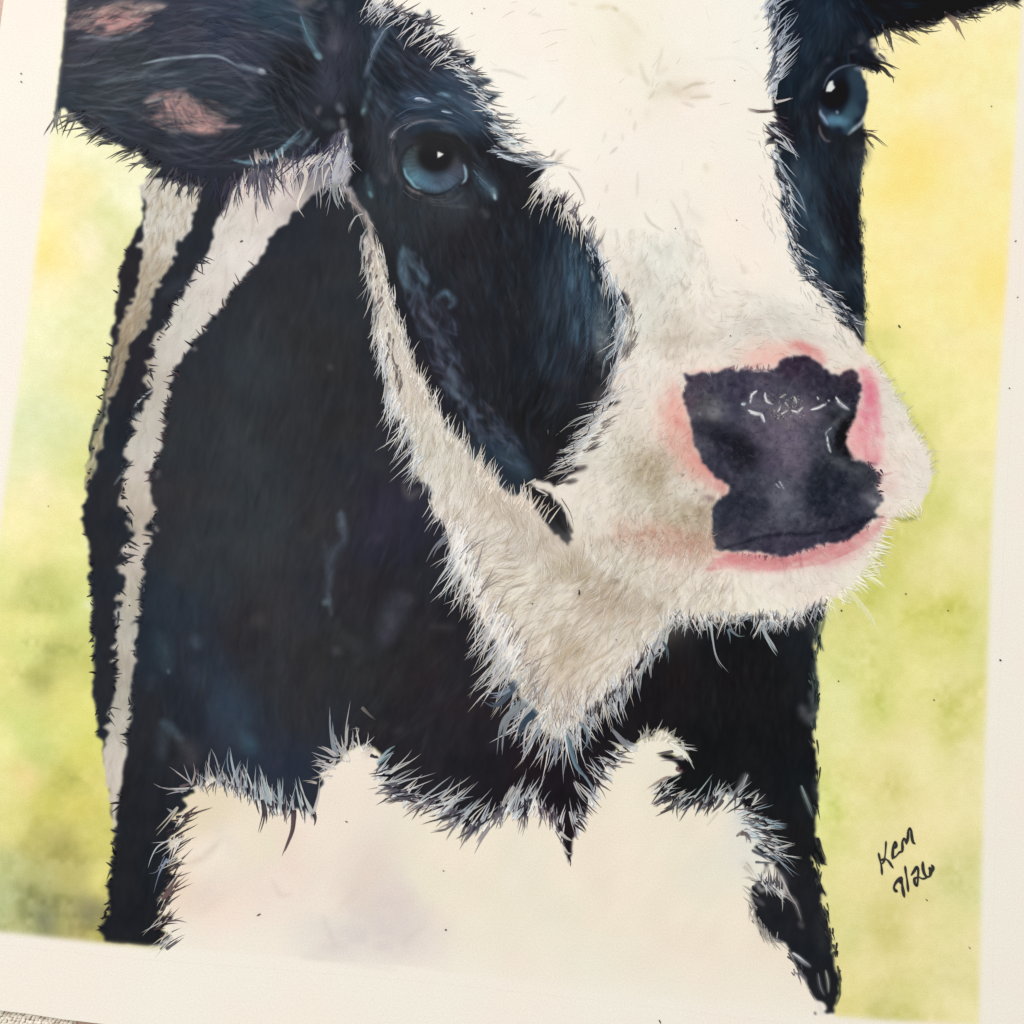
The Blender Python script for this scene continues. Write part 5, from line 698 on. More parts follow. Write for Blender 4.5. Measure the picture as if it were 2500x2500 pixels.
SFILL(BAND1, 700, (12, 40), (3, 7), [(400, 550, 105), (320, 850, 115), (250, 1050, 110)], [(206, 190, 156), (122, 102, 80), (222, 214, 200), (150, 128, 98)], (.1, .45), jit=16)
SFILL(JAW, 2200, (16, 60), (3, 9), [(880, 520, 70), (930, 700, 80), (980, 900, 75), (1050, 1050, 95), (1150, 1180, 100), (1100, 1260, 110), (1200, 1300, 150), (1250, 1220, 60), (1350, 1350, 60), (1250, 1400, 170), (1230, 1520, 130), (1400, 1450, 150), (1330, 1600, 125), (1450, 1600, 130), (1550, 1530, 120), (1370, 1760, 100), (1450, 1700, 100), (1280, 1700, 125)], [(244, 238, 230), (252, 248, 242), (176, 158, 138), (196, 184, 176), (230, 224, 218), (190, 172, 144)], (.12, .55))
SFILL(NOSE, 900, (8, 26), (4, 10), [(1900, 1100, 90)], [(124, 116, 140), (36, 36, 50), (98, 92, 116), (70, 76, 96), (110, 104, 112)], (.06, .3), jit=80)
SFILL([(1600, 890), (1700, 900), (1690, 1040), (1790, 1190), (1640, 1210), (1560, 1050)], 260, (14, 44), (5, 12), [(1650, 1000, 95), (1700, 1150, 60)], [(240, 190, 176), (226, 160, 148), (244, 214, 200), (232, 176, 164)], (.1, .4), excl=blur(np.clip(m_n, 0, 1), 4))
SFILL([(2070, 910), (2170, 920), (2190, 1100), (2180, 1220), (2060, 1110)], 200, (12, 36), (5, 12), [(2120, 1000, 80)], [(232, 140, 158), (236, 172, 176), (220, 116, 142), (240, 196, 190)], (.10, .40), excl=blur(np.clip(m_n, 0, 1), 4))
SFILL(t(1620, 830, [(420, 1720), (640, 1735), (900, 1780), (1100, 1750), (1450, 1670), (1780, 1480), (1760, 1560), (1600, 1700), (1300, 1830), (1000, 1880), (600, 1870), (350, 1870)], 3.331), 260, (12, 40), (4, 10), [(1800, 1380, 5), (2000, 1360, -15), (2120, 1300, -35)], [(214, 136, 140), (228, 168, 164), (204, 116, 126), (236, 188, 180)], (.10, .42), excl=blur(np.clip(m_n, 0, 1), 3))
FDM = [(1500, 600, 95), (1650, 600, 75), (1900, 700, 45), (1600, 700, 100), (1550, 850, 105), (1650, 800, 120), (1800, 800, -30), (2000, 820, 30), (2100, 900, 55), (1500, 1000, 140), (1600, 1000, 120), (1450, 1120, 150), (1600, 1150, 120), (1500, 1250, 100), (1550, 1350, 60), (1700, 1400, 60), (1950, 1450, 70), (2100, 1380, 40), (2200, 1100, 60), (2250, 1180, 20)]
SFILL([(1480, 560), (1700, 560), (1760, 700), (1900, 720), (2060, 800), (2200, 1000), (2270, 1160), (2160, 1300), (2080, 1420), (1880, 1500), (1650, 1500), (1450, 1380), (1390, 1240), (1480, 1050), (1540, 880), (1540, 740)], 2600, (12, 44), (4, 11), FDM, [(250, 244, 234), (246, 238, 224), (206, 196, 180), (252, 248, 240), (222, 212, 196), (214, 212, 206)], (.08, .38), jit=24, excl=np.clip(blur(np.clip(m_n, 0, 1), 4) + blob_mask, 0, 1))
SFILL(t(600, 600, [(1040, 0), (1180, 60), (1300, 330), (1420, 520), (1460, 800), (1560, 1000), (1780, 1200), (1932, 1480), (1800, 1520), (1560, 1320), (1400, 1120), (1290, 950), (1220, 700), (1090, 420), (1020, 200)]), 420, (14, 44), (3, 9), [(1000, 700, 75), (1080, 850, 60), (1130, 1000, 75), (1200, 1080, 45), (1270, 1170, 60)], [(98, 112, 136), (80, 92, 118), (66, 84, 106), (30, 32, 40), (110, 118, 144)], (.06, .42), jit=22)
for q in [(1930, 1085, 60, 120, 0, (118, 110, 132), .38), (1800, 1098, 62, 40, 30, (26, 26, 36), .62), (1745, 1055, 40, 24, 20, (36, 36, 50), .45), (1760, 1005, 46, 18, 0, (112, 110, 118), .35), (1915, 1235, 30, 40, 0, (98, 100, 114), .35), (1960, 1010, 60, 26, 0, (112, 104, 120), .3), (2020, 1190, 60, 44, 10, (26, 32, 44), .4), (1830, 1250, 60, 40, 0, (34, 38, 52), .35),
          (1950, 1322, 90, 12, -5, (66, 62, 82), .5)]:
    blob(*q[:7], 1, mod=np.clip(m_n, 0, 1) * np.clip(.8 + vnoise(14) * .35, 0, 1))
notn = np.clip(1 - m_n, 0, 1)
for q in [(1655, 1000, 46, 90, 4, (238, 170, 160), .55), (1690, 1110, 34, 70, -28, (226, 150, 142), .55), (1740, 1175, 40, 22, 30, (216, 140, 136), .6), (2120, 985, 30, 70, -12, (226, 112, 140), .6), (2095, 1080, 34, 60, 10, (238, 158, 168), .6), (2150, 1150, 46, 50, 0, (236, 186, 182), .4), (1900, 872, 110, 26, -6, (242, 182, 172), .55), (1975, 860, 34, 22, 30, (214, 124, 126), .6), (2120, 925, 34, 26, 30, (234, 140, 152), .6),
          (1900, 1372, 170, 20, -2, (214, 128, 134), .5), (2090, 1330, 90, 22, -32, (214, 130, 136), .5), (1600, 1320, 110, 34, 6, (210, 166, 148), .55), (1690, 1340, 50, 30, 0, (196, 150, 130), .5)]:
    blob(*q[:6], q[6] * .68, 1, mod=notn * np.clip(.75 + vnoise(12) * .4, 0, 1))
for q in [(1590, 1158, 50, 36, 10, (160, 144, 116), .55), (1700, 1262, 40, 60, 0, (168, 152, 126), .55), (1545, 1080, 40, 60, 20, (214, 206, 190), .4), (1420, 1425, 80, 40, 35, (176, 158, 134), .5), (1400, 1600, 40, 80, 40, (186, 166, 136), .45), (1470, 1480, 60, 44, 0, (186, 162, 140), .45), (1230, 1240, 70, 40, 40, (190, 172, 156), .45), (1300, 1310, 80, 36, 40, (194, 178, 160), .4), (1140, 1120, 26, 60, -40, (196, 184, 170), .4),
          (1470, 820, 20, 80, 0, (206, 206, 202), .5), (1580, 700, 50, 60, 0, (206, 206, 198), .5), (1640, 830, 60, 26, 0, (196, 184, 168), .5), (1830, 790, 60, 24, 0, (206, 202, 192), .5), (1530, 960, 30, 60, 10, (214, 212, 204), .4)]:
    blob(*q[:7], 1, mod=notn * np.clip(.7 + vnoise(14) * .5 + vnoise(6) * .3, 0, 1))
for ex_, ey_, ew, eh in ((270, 50, 110, 36), (455, 280, 110, 44)):
    el = [(ex_ + ew * math.cos(q), ey_ + eh * math.sin(q)) for q in np.linspace(0, 6.28, 16)]
    SFILL(el, 130, (16, 56), (2.5, 6), [(200, 60, -25), (330, 40, -15), (400, 250, -15), (450, 290, 25), (520, 310, 12)], [(186, 146, 140), (206, 162, 156), (150, 122, 122), (170, 158, 150)], (.1, .5), jit=16)
    SFILL(el, 70, (14, 40), (2, 5), [(200, 60, -25), (330, 40, -15), (430, 240, 75), (470, 260, 60), (520, 310, 20)], [(56, 54, 64), (40, 44, 52)], (.15, .6), jit=16)
# --- inner coat texture
FILL(t(0, 0, [(450, 20), (1900, 0), (1900, 1000), (1300, 1180), (500, 760), (400, 700)]), 350, (14, 46), (2, 5), [(150, 100, -20), (300, 150, -12), (500, 140, -4), (250, 280, 10), (400, 330, 20), (600, 330, -30), (600, 120, 20)], [(78, 86, 98), (30, 34, 40), (96, 98, 112), (60, 70, 84)], 'ear', (.05, .18))
FILL([(760, 0), (900, 0), (1250, 300), (1500, 700), (1500, 1000), (1300, 1180), (1100, 1000), (900, 560), (820, 400)], 500, (14, 44), (2, 4.5), [(820, 100, 100), (1000, 150, 40), (1150, 280, 40), (900, 400, 100), (1200, 500, 80), (1400, 700, 95), (1450, 850, 100), (1350, 950, 115), (1100, 800, 70), (1000, 560, 80), (1200, 1100, 60)], [(66, 78, 92), (26, 28, 32), (50, 66, 84), (58, 58, 66)], 'face', (.05, .16), excl=blur(np.clip(m_e, 0, 1), 6))
FILL(t(1200, 600, [(520, 0), (700, 0), (840, 400), (800, 640), (640, 900), (600, 500)]), 200, (18, 60), (2, 5), [(1400, 700, 92), (1480, 800, 95), (1430, 930, 115)], [(84, 112, 132), (60, 92, 116), (110, 130, 150), (30, 40, 52), (90, 100, 118)], 'face', (.08, .32))
FILL(DARK_R[2:], 520, (14, 40), (2, 5), [(1920, 60, 120), (2000, 120, 115), (2200, 20, 10), (1950, 420, 75), (2000, 560, 75), (2060, 700, 60), (2100, 60, 60)], [(40, 62, 80), (16, 18, 24), (62, 78, 92), (36, 40, 56)], 'face', (.08, .25), excl=blur(np.clip(m_e2, 0, 1), 6))
FD = [(1100, 50, 150), (1150, 250, 190), (1300, 350, 200), (1500, 300, 110), (1650, 100, -100), (1590, 235, -60), (1760, 220, 0), (1850, 300, 20), (1550, 450, 100), (1500, 600, 95), (1650, 600, 75), (1850, 550, 70), (1900, 700, 45), (1600, 700, 100), (1550, 850, 105), (1650, 800, 120), (1800, 800, -30), (2000, 820, 30), (2100, 900, 55), (1500, 1000, 140), (1600, 1000, 120), (1450, 1120, 150), (1600, 1150, 120), (1500, 1250, 100), (1650, 1280, 120),
      (1550, 1350, 60), (1700, 1400, 60), (1800, 1450, 80), (1950, 1450, 70), (2100, 1380, 40), (2200, 1100, 60), (2250, 1180, 20), (1450, 1400, 100)]
nomuz = blur(np.clip(m_n, 0, 1), 4)
FILL(BLAZE, 110, (12, 40), (1.2, 2.6), FD, [(214, 206, 190), (255, 252, 246), (224, 212, 196)], 'face', (.05, .22), excl=nomuz)
FILL([(1480, 560), (1700, 560), (1760, 700), (1900, 720), (2080, 780), (2200, 1000), (2270, 1160), (2160, 1300), (2080, 1420), (1880, 1500), (1650, 1500), (1450, 1380), (1390, 1240), (1480, 1050), (1540, 880), (1540, 740)], 1500, (9, 30), (1.2, 3.0), FD, [(250, 244, 234), (253, 249, 242), (196, 182, 164), (253, 249, 242), (240, 234, 226)], 'face', (.1, .45), jit=26, excl=nomuz)
FILL([(1500, 1060), (1660, 1060), (1740, 1250), (1740, 1340), (1500, 1330), (1480, 1200)], 500, (8, 26), (1.5, 4), FD, [(244, 236, 224), (160, 138, 114), (210, 190, 166), (250, 244, 234)], 'face', (.15, .55), jit=35, excl=nomuz)
FILL(t(1200, 1200, [(850, 240), (1500, 250), (1500, 430), (900, 440)]), 260, (8, 24), (1.5, 4), [(1600, 1300, 80)], [(226, 190, 172), (180, 120, 104), (240, 214, 196)], 'face', (.2, .6), jit=40)
JD = [(880, 520, 70), (930, 700, 80), (980, 900, 75), (1050, 1050, 95), (1150, 1180, 100), (1100, 1260, 110), (1200, 1300, 150), (1250, 1220, 60), (1350, 1350, 60), (1250, 1400, 170), (1230, 1520, 130), (1400, 1450, 150), (1330, 1600, 125), (1450, 1600, 130), (1550, 1530, 120), (1370, 1760, 100), (1450, 1700, 100), (1280, 1700, 125)]
FILL(JAW, 4200, (14, 60), (1.4, 3.6), JD, [(250, 243, 232), (252, 248, 242), (253, 249, 240), (176, 160, 138), (240, 232, 220), (206, 190, 164)], 'face', (.15, .7), jit=15)
FILL(BAND2, 350, (10, 34), (1.5, 3.4), [(650, 480, 100), (560, 560, 105), (480, 760, 125), (400, 950, 110), (340, 1200, 100), (310, 1500, 95), (290, 1800, 95), (780, 400, 130)], [(226, 218, 208), (170, 154, 138), (236, 232, 226)], 'neck', (.06, .24), jit=22)
FILL(BAND1, 260, (8, 30), (1.5, 3.4), [(400, 550, 105), (320, 850, 115), (250, 1050, 110)], [(206, 186, 150), (120, 100, 80), (220, 210, 190)], 'neck', (.06, .3), jit=18)
FILL(NOSE, 1500, (5, 14), (2, 4.5), [(1900, 1100, 90)], [(110, 104, 126), (30, 30, 42), (84, 78, 100), (60, 66, 84)], 'nose', (.12, .4), jit=80)
FILL(t(1620, 830, [(820, 440), (1120, 440), (1140, 640), (860, 640)], 3.331), 110, (4, 9), (2, 4), [(1900, 1000, 90)], [(200, 200, 196), (170, 166, 164), (40, 38, 50)], 'nose', (.3, .8), jit=90)

NW = (232, 236, 236)
Hs(1620, 830, 3.331, [([(760, 412), (722, 440), (708, 480), (705, 518)], 5.5, NW, .95, .95), ([(825, 428), (828, 470), (845, 505), (885, 522)], 5.5, NW, .95, .9), ([(688, 570), (740, 590), (800, 604)], 6, NW, .98, .95), ([(700, 590), (770, 606)], 5.5, NW, .95, .9), ([(795, 598), (812, 630), (824, 675)], 5.5, NW, .95, .9), ([(630, 518), (652, 528), (668, 516)], 5.5, (206, 216, 222), .9, .9), ([(945, 470), (975, 452), (1002, 440)], 4.5, (196, 198, 194), .85, .8),
    ([(1060, 462), (1078, 490), (1082, 522)], 5.5, (206, 206, 196), .85, .8), ([(928, 585), (945, 560), (952, 535)], 4.5, NW, .85, .8), ([(955, 602), (985, 590), (1012, 570)], 5, NW, .9, .85), ([(1040, 572), (1090, 584), (1138, 542)], 5.5, NW, .95, .9), ([(1198, 568), (1260, 552), (1328, 514)], 5.8, NW, .98, .95), ([(1248, 462), (1262, 488)], 5, (216, 218, 220), .85, .8), ([(1398, 462), (1430, 510), (1510, 572)], 9, NW, .98, .98), ([(1336, 488), (1352, 500)], 4.5, (206, 212, 218), .8, .8),
    ([(988, 505), (1008, 532)], 5, (206, 206, 202), .8, .8), ([(1330, 780), (1338, 850), (1362, 918)], 4.5, (216, 222, 222), .95, .9), ([(1368, 712), (1328, 745), (1316, 785)], 3.5, (180, 190, 196), .85, .8), ([(912, 1168), (948, 1212)], 4, (180, 186, 196), .8, .7), ([(940, 1148), (985, 1218)], 4, (200, 206, 212), .8, .7), ([(930, 640), (945, 615)], 4.5, (200, 200, 198), .7, .7)], 'nose')
# --- ear lower edge
e1 = [(132, 282)] + t(0, 0, [(500, 770), (640, 870), (760, 930), (900, 1000)])
F(e1, [95, 160, 165, 168], 70, (18, 55), (4, 8), [K1, K2, (84, 84, 92)], 'ear', inset=(4, 22), jit=16)
e2 = t(0, 0, [(900, 1000), (1010, 1110), (1120, 1160), (1250, 1220), (1380, 1250)])
F(e2, [165, 150, 112, 105], 70, (22, 58), (4, 9), [K1, K2, (70, 64, 74)], 'ear', inset=(6, 24), jit=12)
e3 = t(0, 0, [(1380, 1250), (1560, 1260), (1660, 1190), (1830, 1130), (1932, 1110)])
F(e3, [105, 105, 100, 85, 85], 80, (24, 70), (4, 9), [(40, 42, 58), (50, 50, 68), (84, 76, 90)], 'ear', inset=(6, 26), jit=10, curv=(-30, 5))
F(t(0, 0, [(1600, 1330), (1750, 1230), (1932, 1180)]) + t(600, 0, [(60, 1140), (330, 1120)]), [95, 95, 80], 60, (30, 70), (4, 9), [(236, 212, 204), (220, 200, 194), (238, 226, 214)], 'neck', a0=.3, inset=(20, 50), jit=10)
e4 = t(600, 0, [(0, 1120), (150, 1130), (330, 1080), (480, 1040), (600, 980), (680, 900)])
F(e4, [88, 100, 108, 112, 110], 120, (28, 84), (3.5, 7), [(44, 44, 64), (40, 44, 62), (84, 78, 98)], 'ear', inset=(8, 30), jit=14)
F(e4, [95, 105, 118, 120, 118], 90, (24, 70), (3, 5.5), [(244, 232, 222), (226, 218, 218), (180, 182, 198), (250, 240, 230)], 'neck', inset=(-34, 4), jit=16)
F(t(600, 0, [(640, 980), (690, 1120), (640, 1240), (560, 1260), (480, 1280)]), [120, 120, 110], 50, (20, 60), (3, 6), [(228, 222, 216), (190, 190, 204), (150, 150, 170)], 'neck', inset=(-10, 24), jit=18)
Hs(0, 0, 2.76, [([(390, 770), (380, 800), (372, 845)], 8, (60, 58, 60), .9, .9), ([(560, 860), (480, 870), (405, 878)], 8, K1, .9, .8), ([(760, 960), (690, 965), (645, 1000)], 12, K1, .95, .9), ([(940, 1010), (830, 1020), (710, 1085)], 13, K1, .95, .9), ([(905, 1020), (895, 1080)], 10, K1, .9, .8), ([(1120, 1150), (1100, 1240), (1093, 1295)], 13, (40, 38, 50), .95, .9), ([(1190, 1170), (1160, 1230), (1145, 1280)], 11, (40, 38, 50), .95, .9),
    ([(1260, 1210), (1210, 1280), (1190, 1345)], 15, (40, 38, 50), .95, .9), ([(1120, 1160), (1070, 1190), (1035, 1200)], 10, K1, .9, .9), ([(1060, 1140), (990, 1130), (980, 1110)], 10, K1, .9, .8), ([(1650, 1240), (1660, 1300), (1680, 1335)], 8, (60, 50, 62), .9, .8), ([(1620, 1280), (1595, 1340), (1608, 1430)], 9, (66, 54, 62), .9, .8), ([(1780, 1130), (1770, 1220), (1790, 1330), (1812, 1425)], 20, (38, 42, 64), .95, .9), ([(1720, 1360), (1720, 1440), (1740, 1515)], 8, (90, 74, 84), .9, .7)], 'ear')
Hs(600, 0, 2.76, [([(130, 1120), (120, 1200), (130, 1330), (160, 1440)], 22, (44, 44, 66), .95, .9), ([(180, 1150), (190, 1230), (170, 1300)], 8, (110, 92, 106), .8, .7), ([(260, 1180), (260, 1260), (330, 1370)], 7, (120, 90, 100), .8, .7), ([(60, 1150), (20, 1260), (10, 1340)], 14, (50, 48, 68), .9, .8), ([(380, 1130), (400, 1200), (340, 1380), (380, 1480)], 16, (232, 222, 210), .8, .95), ([(640, 1030), (600, 1180), (600, 1330), (640, 1430)], 22, (206, 212, 212), .9, .95),
    ([(560, 1120), (530, 1200), (510, 1320)], 12, (226, 218, 214), .85, .9), ([(590, 1070), (520, 1110), (430, 1170)], 9, (190, 196, 212), .85, .8), ([(790, 1440), (740, 1460), (700, 1530), (700, 1575)], 7, (206, 206, 204), .9, .9), ([(815, 1540), (780, 1610), (775, 1680), (790, 1700)], 9, (206, 210, 212), .9, .9), ([(700, 1340), (760, 1400), (800, 1450)], 12, (170, 164, 166), .8, .7), ([(420, 1180), (400, 1260), (390, 1330)], 8, (236, 226, 214), .8, .8), ([(290, 1170), (280, 1240)], 8, (236, 222, 212), .8, .8)], 'neck')
# --- edges of the neck bands
bl = lambda p: [q for q in p]
F(t(0, 600, [(1375, 80), (1260, 270), (1160, 385), (1120, 545), (1030, 690), (1015, 850), (985, 950), (870, 1190)]), [35, 40, 30, 30, 20, 10, 30], 60, (8, 26), (4, 8), [(40, 42, 52)], 'neck', a0=.8, a1=.9, inset=(2, 10), jit=22)
F(t(0, 600, [(870, 1190), (840, 1440), (830, 1660), (860, 1830)]) + t(0, 1200, [(890, 270), (850, 450), (820, 680), (780, 900), (775, 1350), (730, 1550)]), [-20, -15, 0, 15, 10, 0, 10], 70, (7, 26), (4, 9), [(38, 40, 48)], 'neck', a0=.8, a1=.9, inset=(2, 10), jit=28)
F(t(0, 600, [(1720, 120), (1520, 380), (1390, 540), (1270, 680), (1150, 940), (1110, 1240), (1010, 1600)]), [215, 215, 200, 200, 190], 70, (8, 24), (4, 9), [(44, 42, 48), (70, 54, 56)], 'neck', a0=.8, a1=.85, inset=(2, 10), jit=25)
F(t(0, 1200, [(1040, 100), (1020, 300), (970, 470), (960, 700), (940, 900), (910, 1130), (880, 1480), (850, 1700)]), [200, 195, 200, 190, 190, 190], 60, (6, 20), (4, 9), [(44, 44, 52)], 'neck', a0=.8, a1=.85, inset=(2, 8), jit=30)
F(t(0, 600, [(860, 0), (800, 200), (770, 500)]) + t(0, 600, [(560, 1760), (545, 1850)]) + t(0, 1200, [(608, 420), (612, 700), (620, 900), (640, 1250), (655, 1640)]), [200, 190, 180, 175, 180, 180], 60, (6, 16), (4, 9), [(40, 40, 48)], 'neck', a0=.9, a1=.9, inset=(2, 8), jit=30)
F(t(0, 1800, [(805, 380), (780, 620), (750, 900), (730, 1100), (700, 1290)]), [190, 200, 190, 170, 150], 34, (8, 22), (5, 10), [(36, 36, 42)], 'neck', a0=.9, a1=.9, inset=(2, 10), jit=30)
# --- blaze left edge (white over black, black over white)
tb = t(600, 0, [(850, 0), (980, 60), (1130, 110), (1240, 170), (1330, 270), (1440, 400), (1520, 500)])
F(tb, [130, 140, 145, 150, 190], 110, (22, 62), (3, 6), [WH, (220, 218, 222), (200, 204, 214)], 'face', a0=.7, inset=(-4, 26), jit=13, curv=(-30, 10))
F(tb, [-40, -30, -20, 0, 5], 80, (14, 48), (4, 8), [(60, 56, 62), (90, 84, 88), K2], 'face', a0=.8, a1=.75, inset=(0, 18), jit=16)
tb2 = t(600, 0, [(1480, 480), (1600, 640), (1660, 780), (1720, 900), (1932, 1050)])
F(tb2, [18, 22, 20, 12, 10], 120, (20, 62), (3.5, 7), [(64, 66, 76), (100, 104, 112), (130, 130, 132)], 'face', a0=.75, a1=.7, inset=(0, 22), jit=9)
F(tb2, [195, 200, 200, 195, 190], 90, (16, 46), (3, 5.5), [BL, WH, (170, 190, 200)], 'face', a0=.8, a1=.85, inset=(-6, 18), jit=10)
tb3 = t(1200, 0, [(0, 1000), (150, 1060), (300, 1090), (420, 1100)])
F(tb3, [10, 15, 12, 0], 50, (24, 56), (2.5, 5), [(70, 74, 90), (110, 116, 122), BL], 'face', a0=.7, a1=.7, inset=(5, 26), jit=8)
tb4 = t(1200, 0, [(420, 1120), (350, 1180), (340, 1280), (400, 1310), (500, 1360), (560, 1460), (620, 1540)])
F(tb4, [160, 130, 110, 100, 98, 95], 100, (24, 66), (3, 6), [WH, IV, (216, 210, 210)], 'face', a0=.8, a1=.9, inset=(0, 26), jit=12, curv=(-25, 15))
F(t(1200, 0, [(430, 1300), (520, 1380), (600, 1500)]), [-70, -65, -60], 26, (14, 36), (3, 7), [(70, 62, 72), (96, 86, 96)], 'face', a0=.8, a1=.6, inset=(4, 14), jit=14)
tb5 = t(1200, 0, [(620, 1540), (660, 1640), (730, 1720), (780, 1850)]) + t(1200, 600, [(840, 280), (860, 420)])
F(tb5, [100, 85, 80, 88, 100], 90, (30, 78), (3, 5.5), [BL, WH, (176, 196, 210)], 'face', a0=.8, a1=.8, inset=(0, 30), jit=9)
F(tb5, [-80, -75, -80], 40, (18, 46), (3, 6), [(46, 60, 80), (60, 70, 86), (110, 110, 120)], 'face', a0=.8, a1=.6, inset=(2, 16), jit=10)
tb6 = t(1200, 600, [(870, 420), (880, 600), (840, 800), (790, 960)])
F(tb6, [110, 118, 115, 115], 70, (26, 70), (2.5, 5), [BL, WH, (186, 190, 196)], 'face', a0=.7, a1=.85, inset=(4, 34), jit=10)
F(t(1200, 600, [(900, 380), (960, 500), (950, 640), (880, 800)]), [110, 112, 120], 60, (18, 46), (2.5, 5), [(80, 74, 78), (110, 102, 100), (140, 132, 124)], 'face', a0=.7, a1=.5, inset=(0, 26), jit=10)
tb7 = t(1200, 600, [(860, 960), (760, 1100), (680, 1230), (600, 1360), (560, 1480)])
F(tb7, [135, 148, 150, 150, 160], 110, (24, 70), (2.5, 5), [WH, BL, IV, (200, 200, 196)], 'face', a0=.7, a1=.85, inset=(0, 34), jit=9, curv=(-4, 14))
F(t(1200, 600, [(800, 1150), (700, 1300), (640, 1400)]), [-35, -35], 34, (16, 40), (3, 6), [(90, 80, 78), (60, 50, 56)], 'face', a0=.6, a1=.4, inset=(0, 16), jit=10)
Hs(1200, 600, 2.76, [([(740, 1125), (640, 1145), (540, 1190), (425, 1282)], 6, (226, 230, 226), .95, .9), ([(700, 1140), (600, 1190), (555, 1235)], 5, (200, 204, 206), .9, .8), ([(660, 1310), (560, 1380), (440, 1460), (375, 1507)], 6, (206, 216, 218), .95, .9), ([(380, 1240), (382, 1278)], 2.5, (150, 150, 150), .9, .7), ([(900, 590), (840, 680), (770, 760), (745, 910)], 8, (176, 196, 206), .9, .9), ([(900, 620), (865, 720), (855, 840)], 7, (206, 214, 214), .9, .8),
    ([(870, 330), (850, 450), (835, 580), (830, 660)], 6, (190, 206, 214), .9, .9), ([(900, 500), (850, 530), (835, 640)], 6, (176, 190, 196), .9, .9), ([(920, 810), (840, 860), (790, 930), (800, 1050)], 9, (206, 216, 222), .9, .9), ([(980, 800), (900, 840), (830, 960), (815, 1020)], 8, (216, 210, 204), .85, .8), ([(300, 1575), (250, 1600), (195, 1630)], 8, (228, 224, 206), .95, .95), ([(640, 0), (690, 60), (740, 120), (760, 290)], 7, (190, 206, 216), .9, .8),
    ([(560, 1510), (420, 1540), (330, 1580)], 7, (216, 212, 200), .7, .9), ([(440, 1610), (520, 1580), (580, 1560)], 6, (60, 56, 56), .9, .8), ([(300, 1640), (380, 1680), (340, 1690)], 7, (236, 228, 214), .9, .9), ([(430, 1660), (410, 1760)], 8, (232, 224, 210), .9, .9), ([(445, 1690), (500, 1780), (520, 1900)], 7, (226, 222, 210), .9, .9), ([(470, 1700), (530, 1800), (555, 1900)], 4, (60, 54, 54), .8, .7)], 'face')
Hs(1200, 0, 2.76, [([(320, 1340), (280, 1400), (255, 1475)], 5, (220, 216, 206), .9, .8), ([(520, 1160), (590, 1260), (640, 1370)], 3, (150, 144, 140), .7, .6), ([(690, 1460), (640, 1530)], 8, (70, 64, 66), .9, .8), ([(0, 1010), (90, 1065), (200, 1095)], 7, (210, 220, 230), .9, .9), ([(420, 1100), (320, 1120), (200, 1135)], 9, (186, 196, 206), .9, .8), ([(400, 1120), (300, 1150), (230, 1200)], 8, (206, 210, 214), .9, .9)], 'face')
# --- blaze right edge
tr = t(1800, 0, [(200, 0), (240, 100), (250, 200), (260, 330), (255, 500), (240, 640)])
F(tr, [-50, -52, -50, -50, -58, -60], 110, (24, 74), (3, 5.5), [(226, 228, 232), (200, 210, 224), (170, 180, 200)], 'face', a0=.8, a1=.85, inset=(0, 26), jit=9)
F(tr, [125, 125, 122, 118, 125, 130], 80, (14, 42), (3.5, 7), [(36, 46, 62), (60, 70, 86), (110, 114, 122)], 'face', a0=.85, a1=.7, inset=(0, 18), jit=10)
tr2 = t(1800, 0, [(260, 760), (320, 880), (370, 1010)])
F(tr2, [210, 205, 205], 24, (16, 42), (4, 8), [(44, 42, 52), (60, 54, 66)], 'face', a0=.9, a1=.85, inset=(0, 16), jit=12)
F(t(1800, 0, [(240, 830), (300, 960), (380, 1020)]), [40, 42, 40], 16, (24, 50), (3, 5), [WH, (206, 212, 224)], 'face', a0=.8, a1=.9, inset=(10, 26), jit=8)
tr3 = t(1800, 0, [(250, 1020), (300, 1180), (340, 1300), (330, 1420), (370, 1560), (400, 1700), (430, 1800)]) + t(1800, 600, [(470, 160), (520, 220), (620, 330), (720, 440), (790, 540)])
F(tr3, [62, 65, 62, 60, 58, 50, 38, 34, 36, 45], 170, (24, 62), (3, 6), [(220, 226, 232), (196, 208, 220), WH], 'face', a0=.8, a1=.85, inset=(4, 30), jit=9)
F(tr3, [238, 240, 240, 235, 228, 220, 212, 210, 218, 225], 120, (14, 44), (3.5, 7), [(44, 52, 66), (60, 66, 80), (110, 112, 120)], 'face', a0=.85, a1=.7, inset=(0, 18), jit=11)
Hs(1800, 0, 2.76, [([(230, 240), (310, 140), (410, 90)], 8, (200, 212, 226), .95, .9), ([(300, 230), (370, 160), (412, 88)], 8, (190, 204, 220), .95, .9), ([(270, 380), (360, 320), (440, 250)], 9, (206, 216, 228), .95, .9), ([(260, 60), (330, 10), (380, 0)], 7, (200, 210, 220), .9, .8), ([(250, 560), (310, 520), (350, 480)], 7, (206, 212, 224), .9, .9), ([(250, 690), (310, 680), (378, 660)], 8, (236, 224, 220), .95, .95), ([(270, 700), (255, 660), (245, 640)], 6, (236, 224, 220), .9, .9),
    ([(270, 720), (230, 745), (160, 752), (60, 740)], 10, (66, 46, 50), .95, .6), ([(290, 950), (220, 900), (150, 848)], 16, (44, 40, 48), .95, .9), ([(300, 860), (240, 840), (210, 825)], 10, (50, 48, 56), .9, .8), ([(270, 960), (210, 960), (175, 978)], 9, (60, 56, 62), .9, .8), ([(250, 940), (320, 980), (375, 1025)], 8, (226, 224, 226), .95, .95), ([(250, 1040), (330, 1190), (420, 1310), (480, 1470)], 9, (186, 200, 212), .85, .6), ([(260, 1160), (300, 1220), (370, 1240)], 8, K2, .8, .6), ([(250, 1010), (300, 1040)], 9, K2, .9, .7)], 'face')
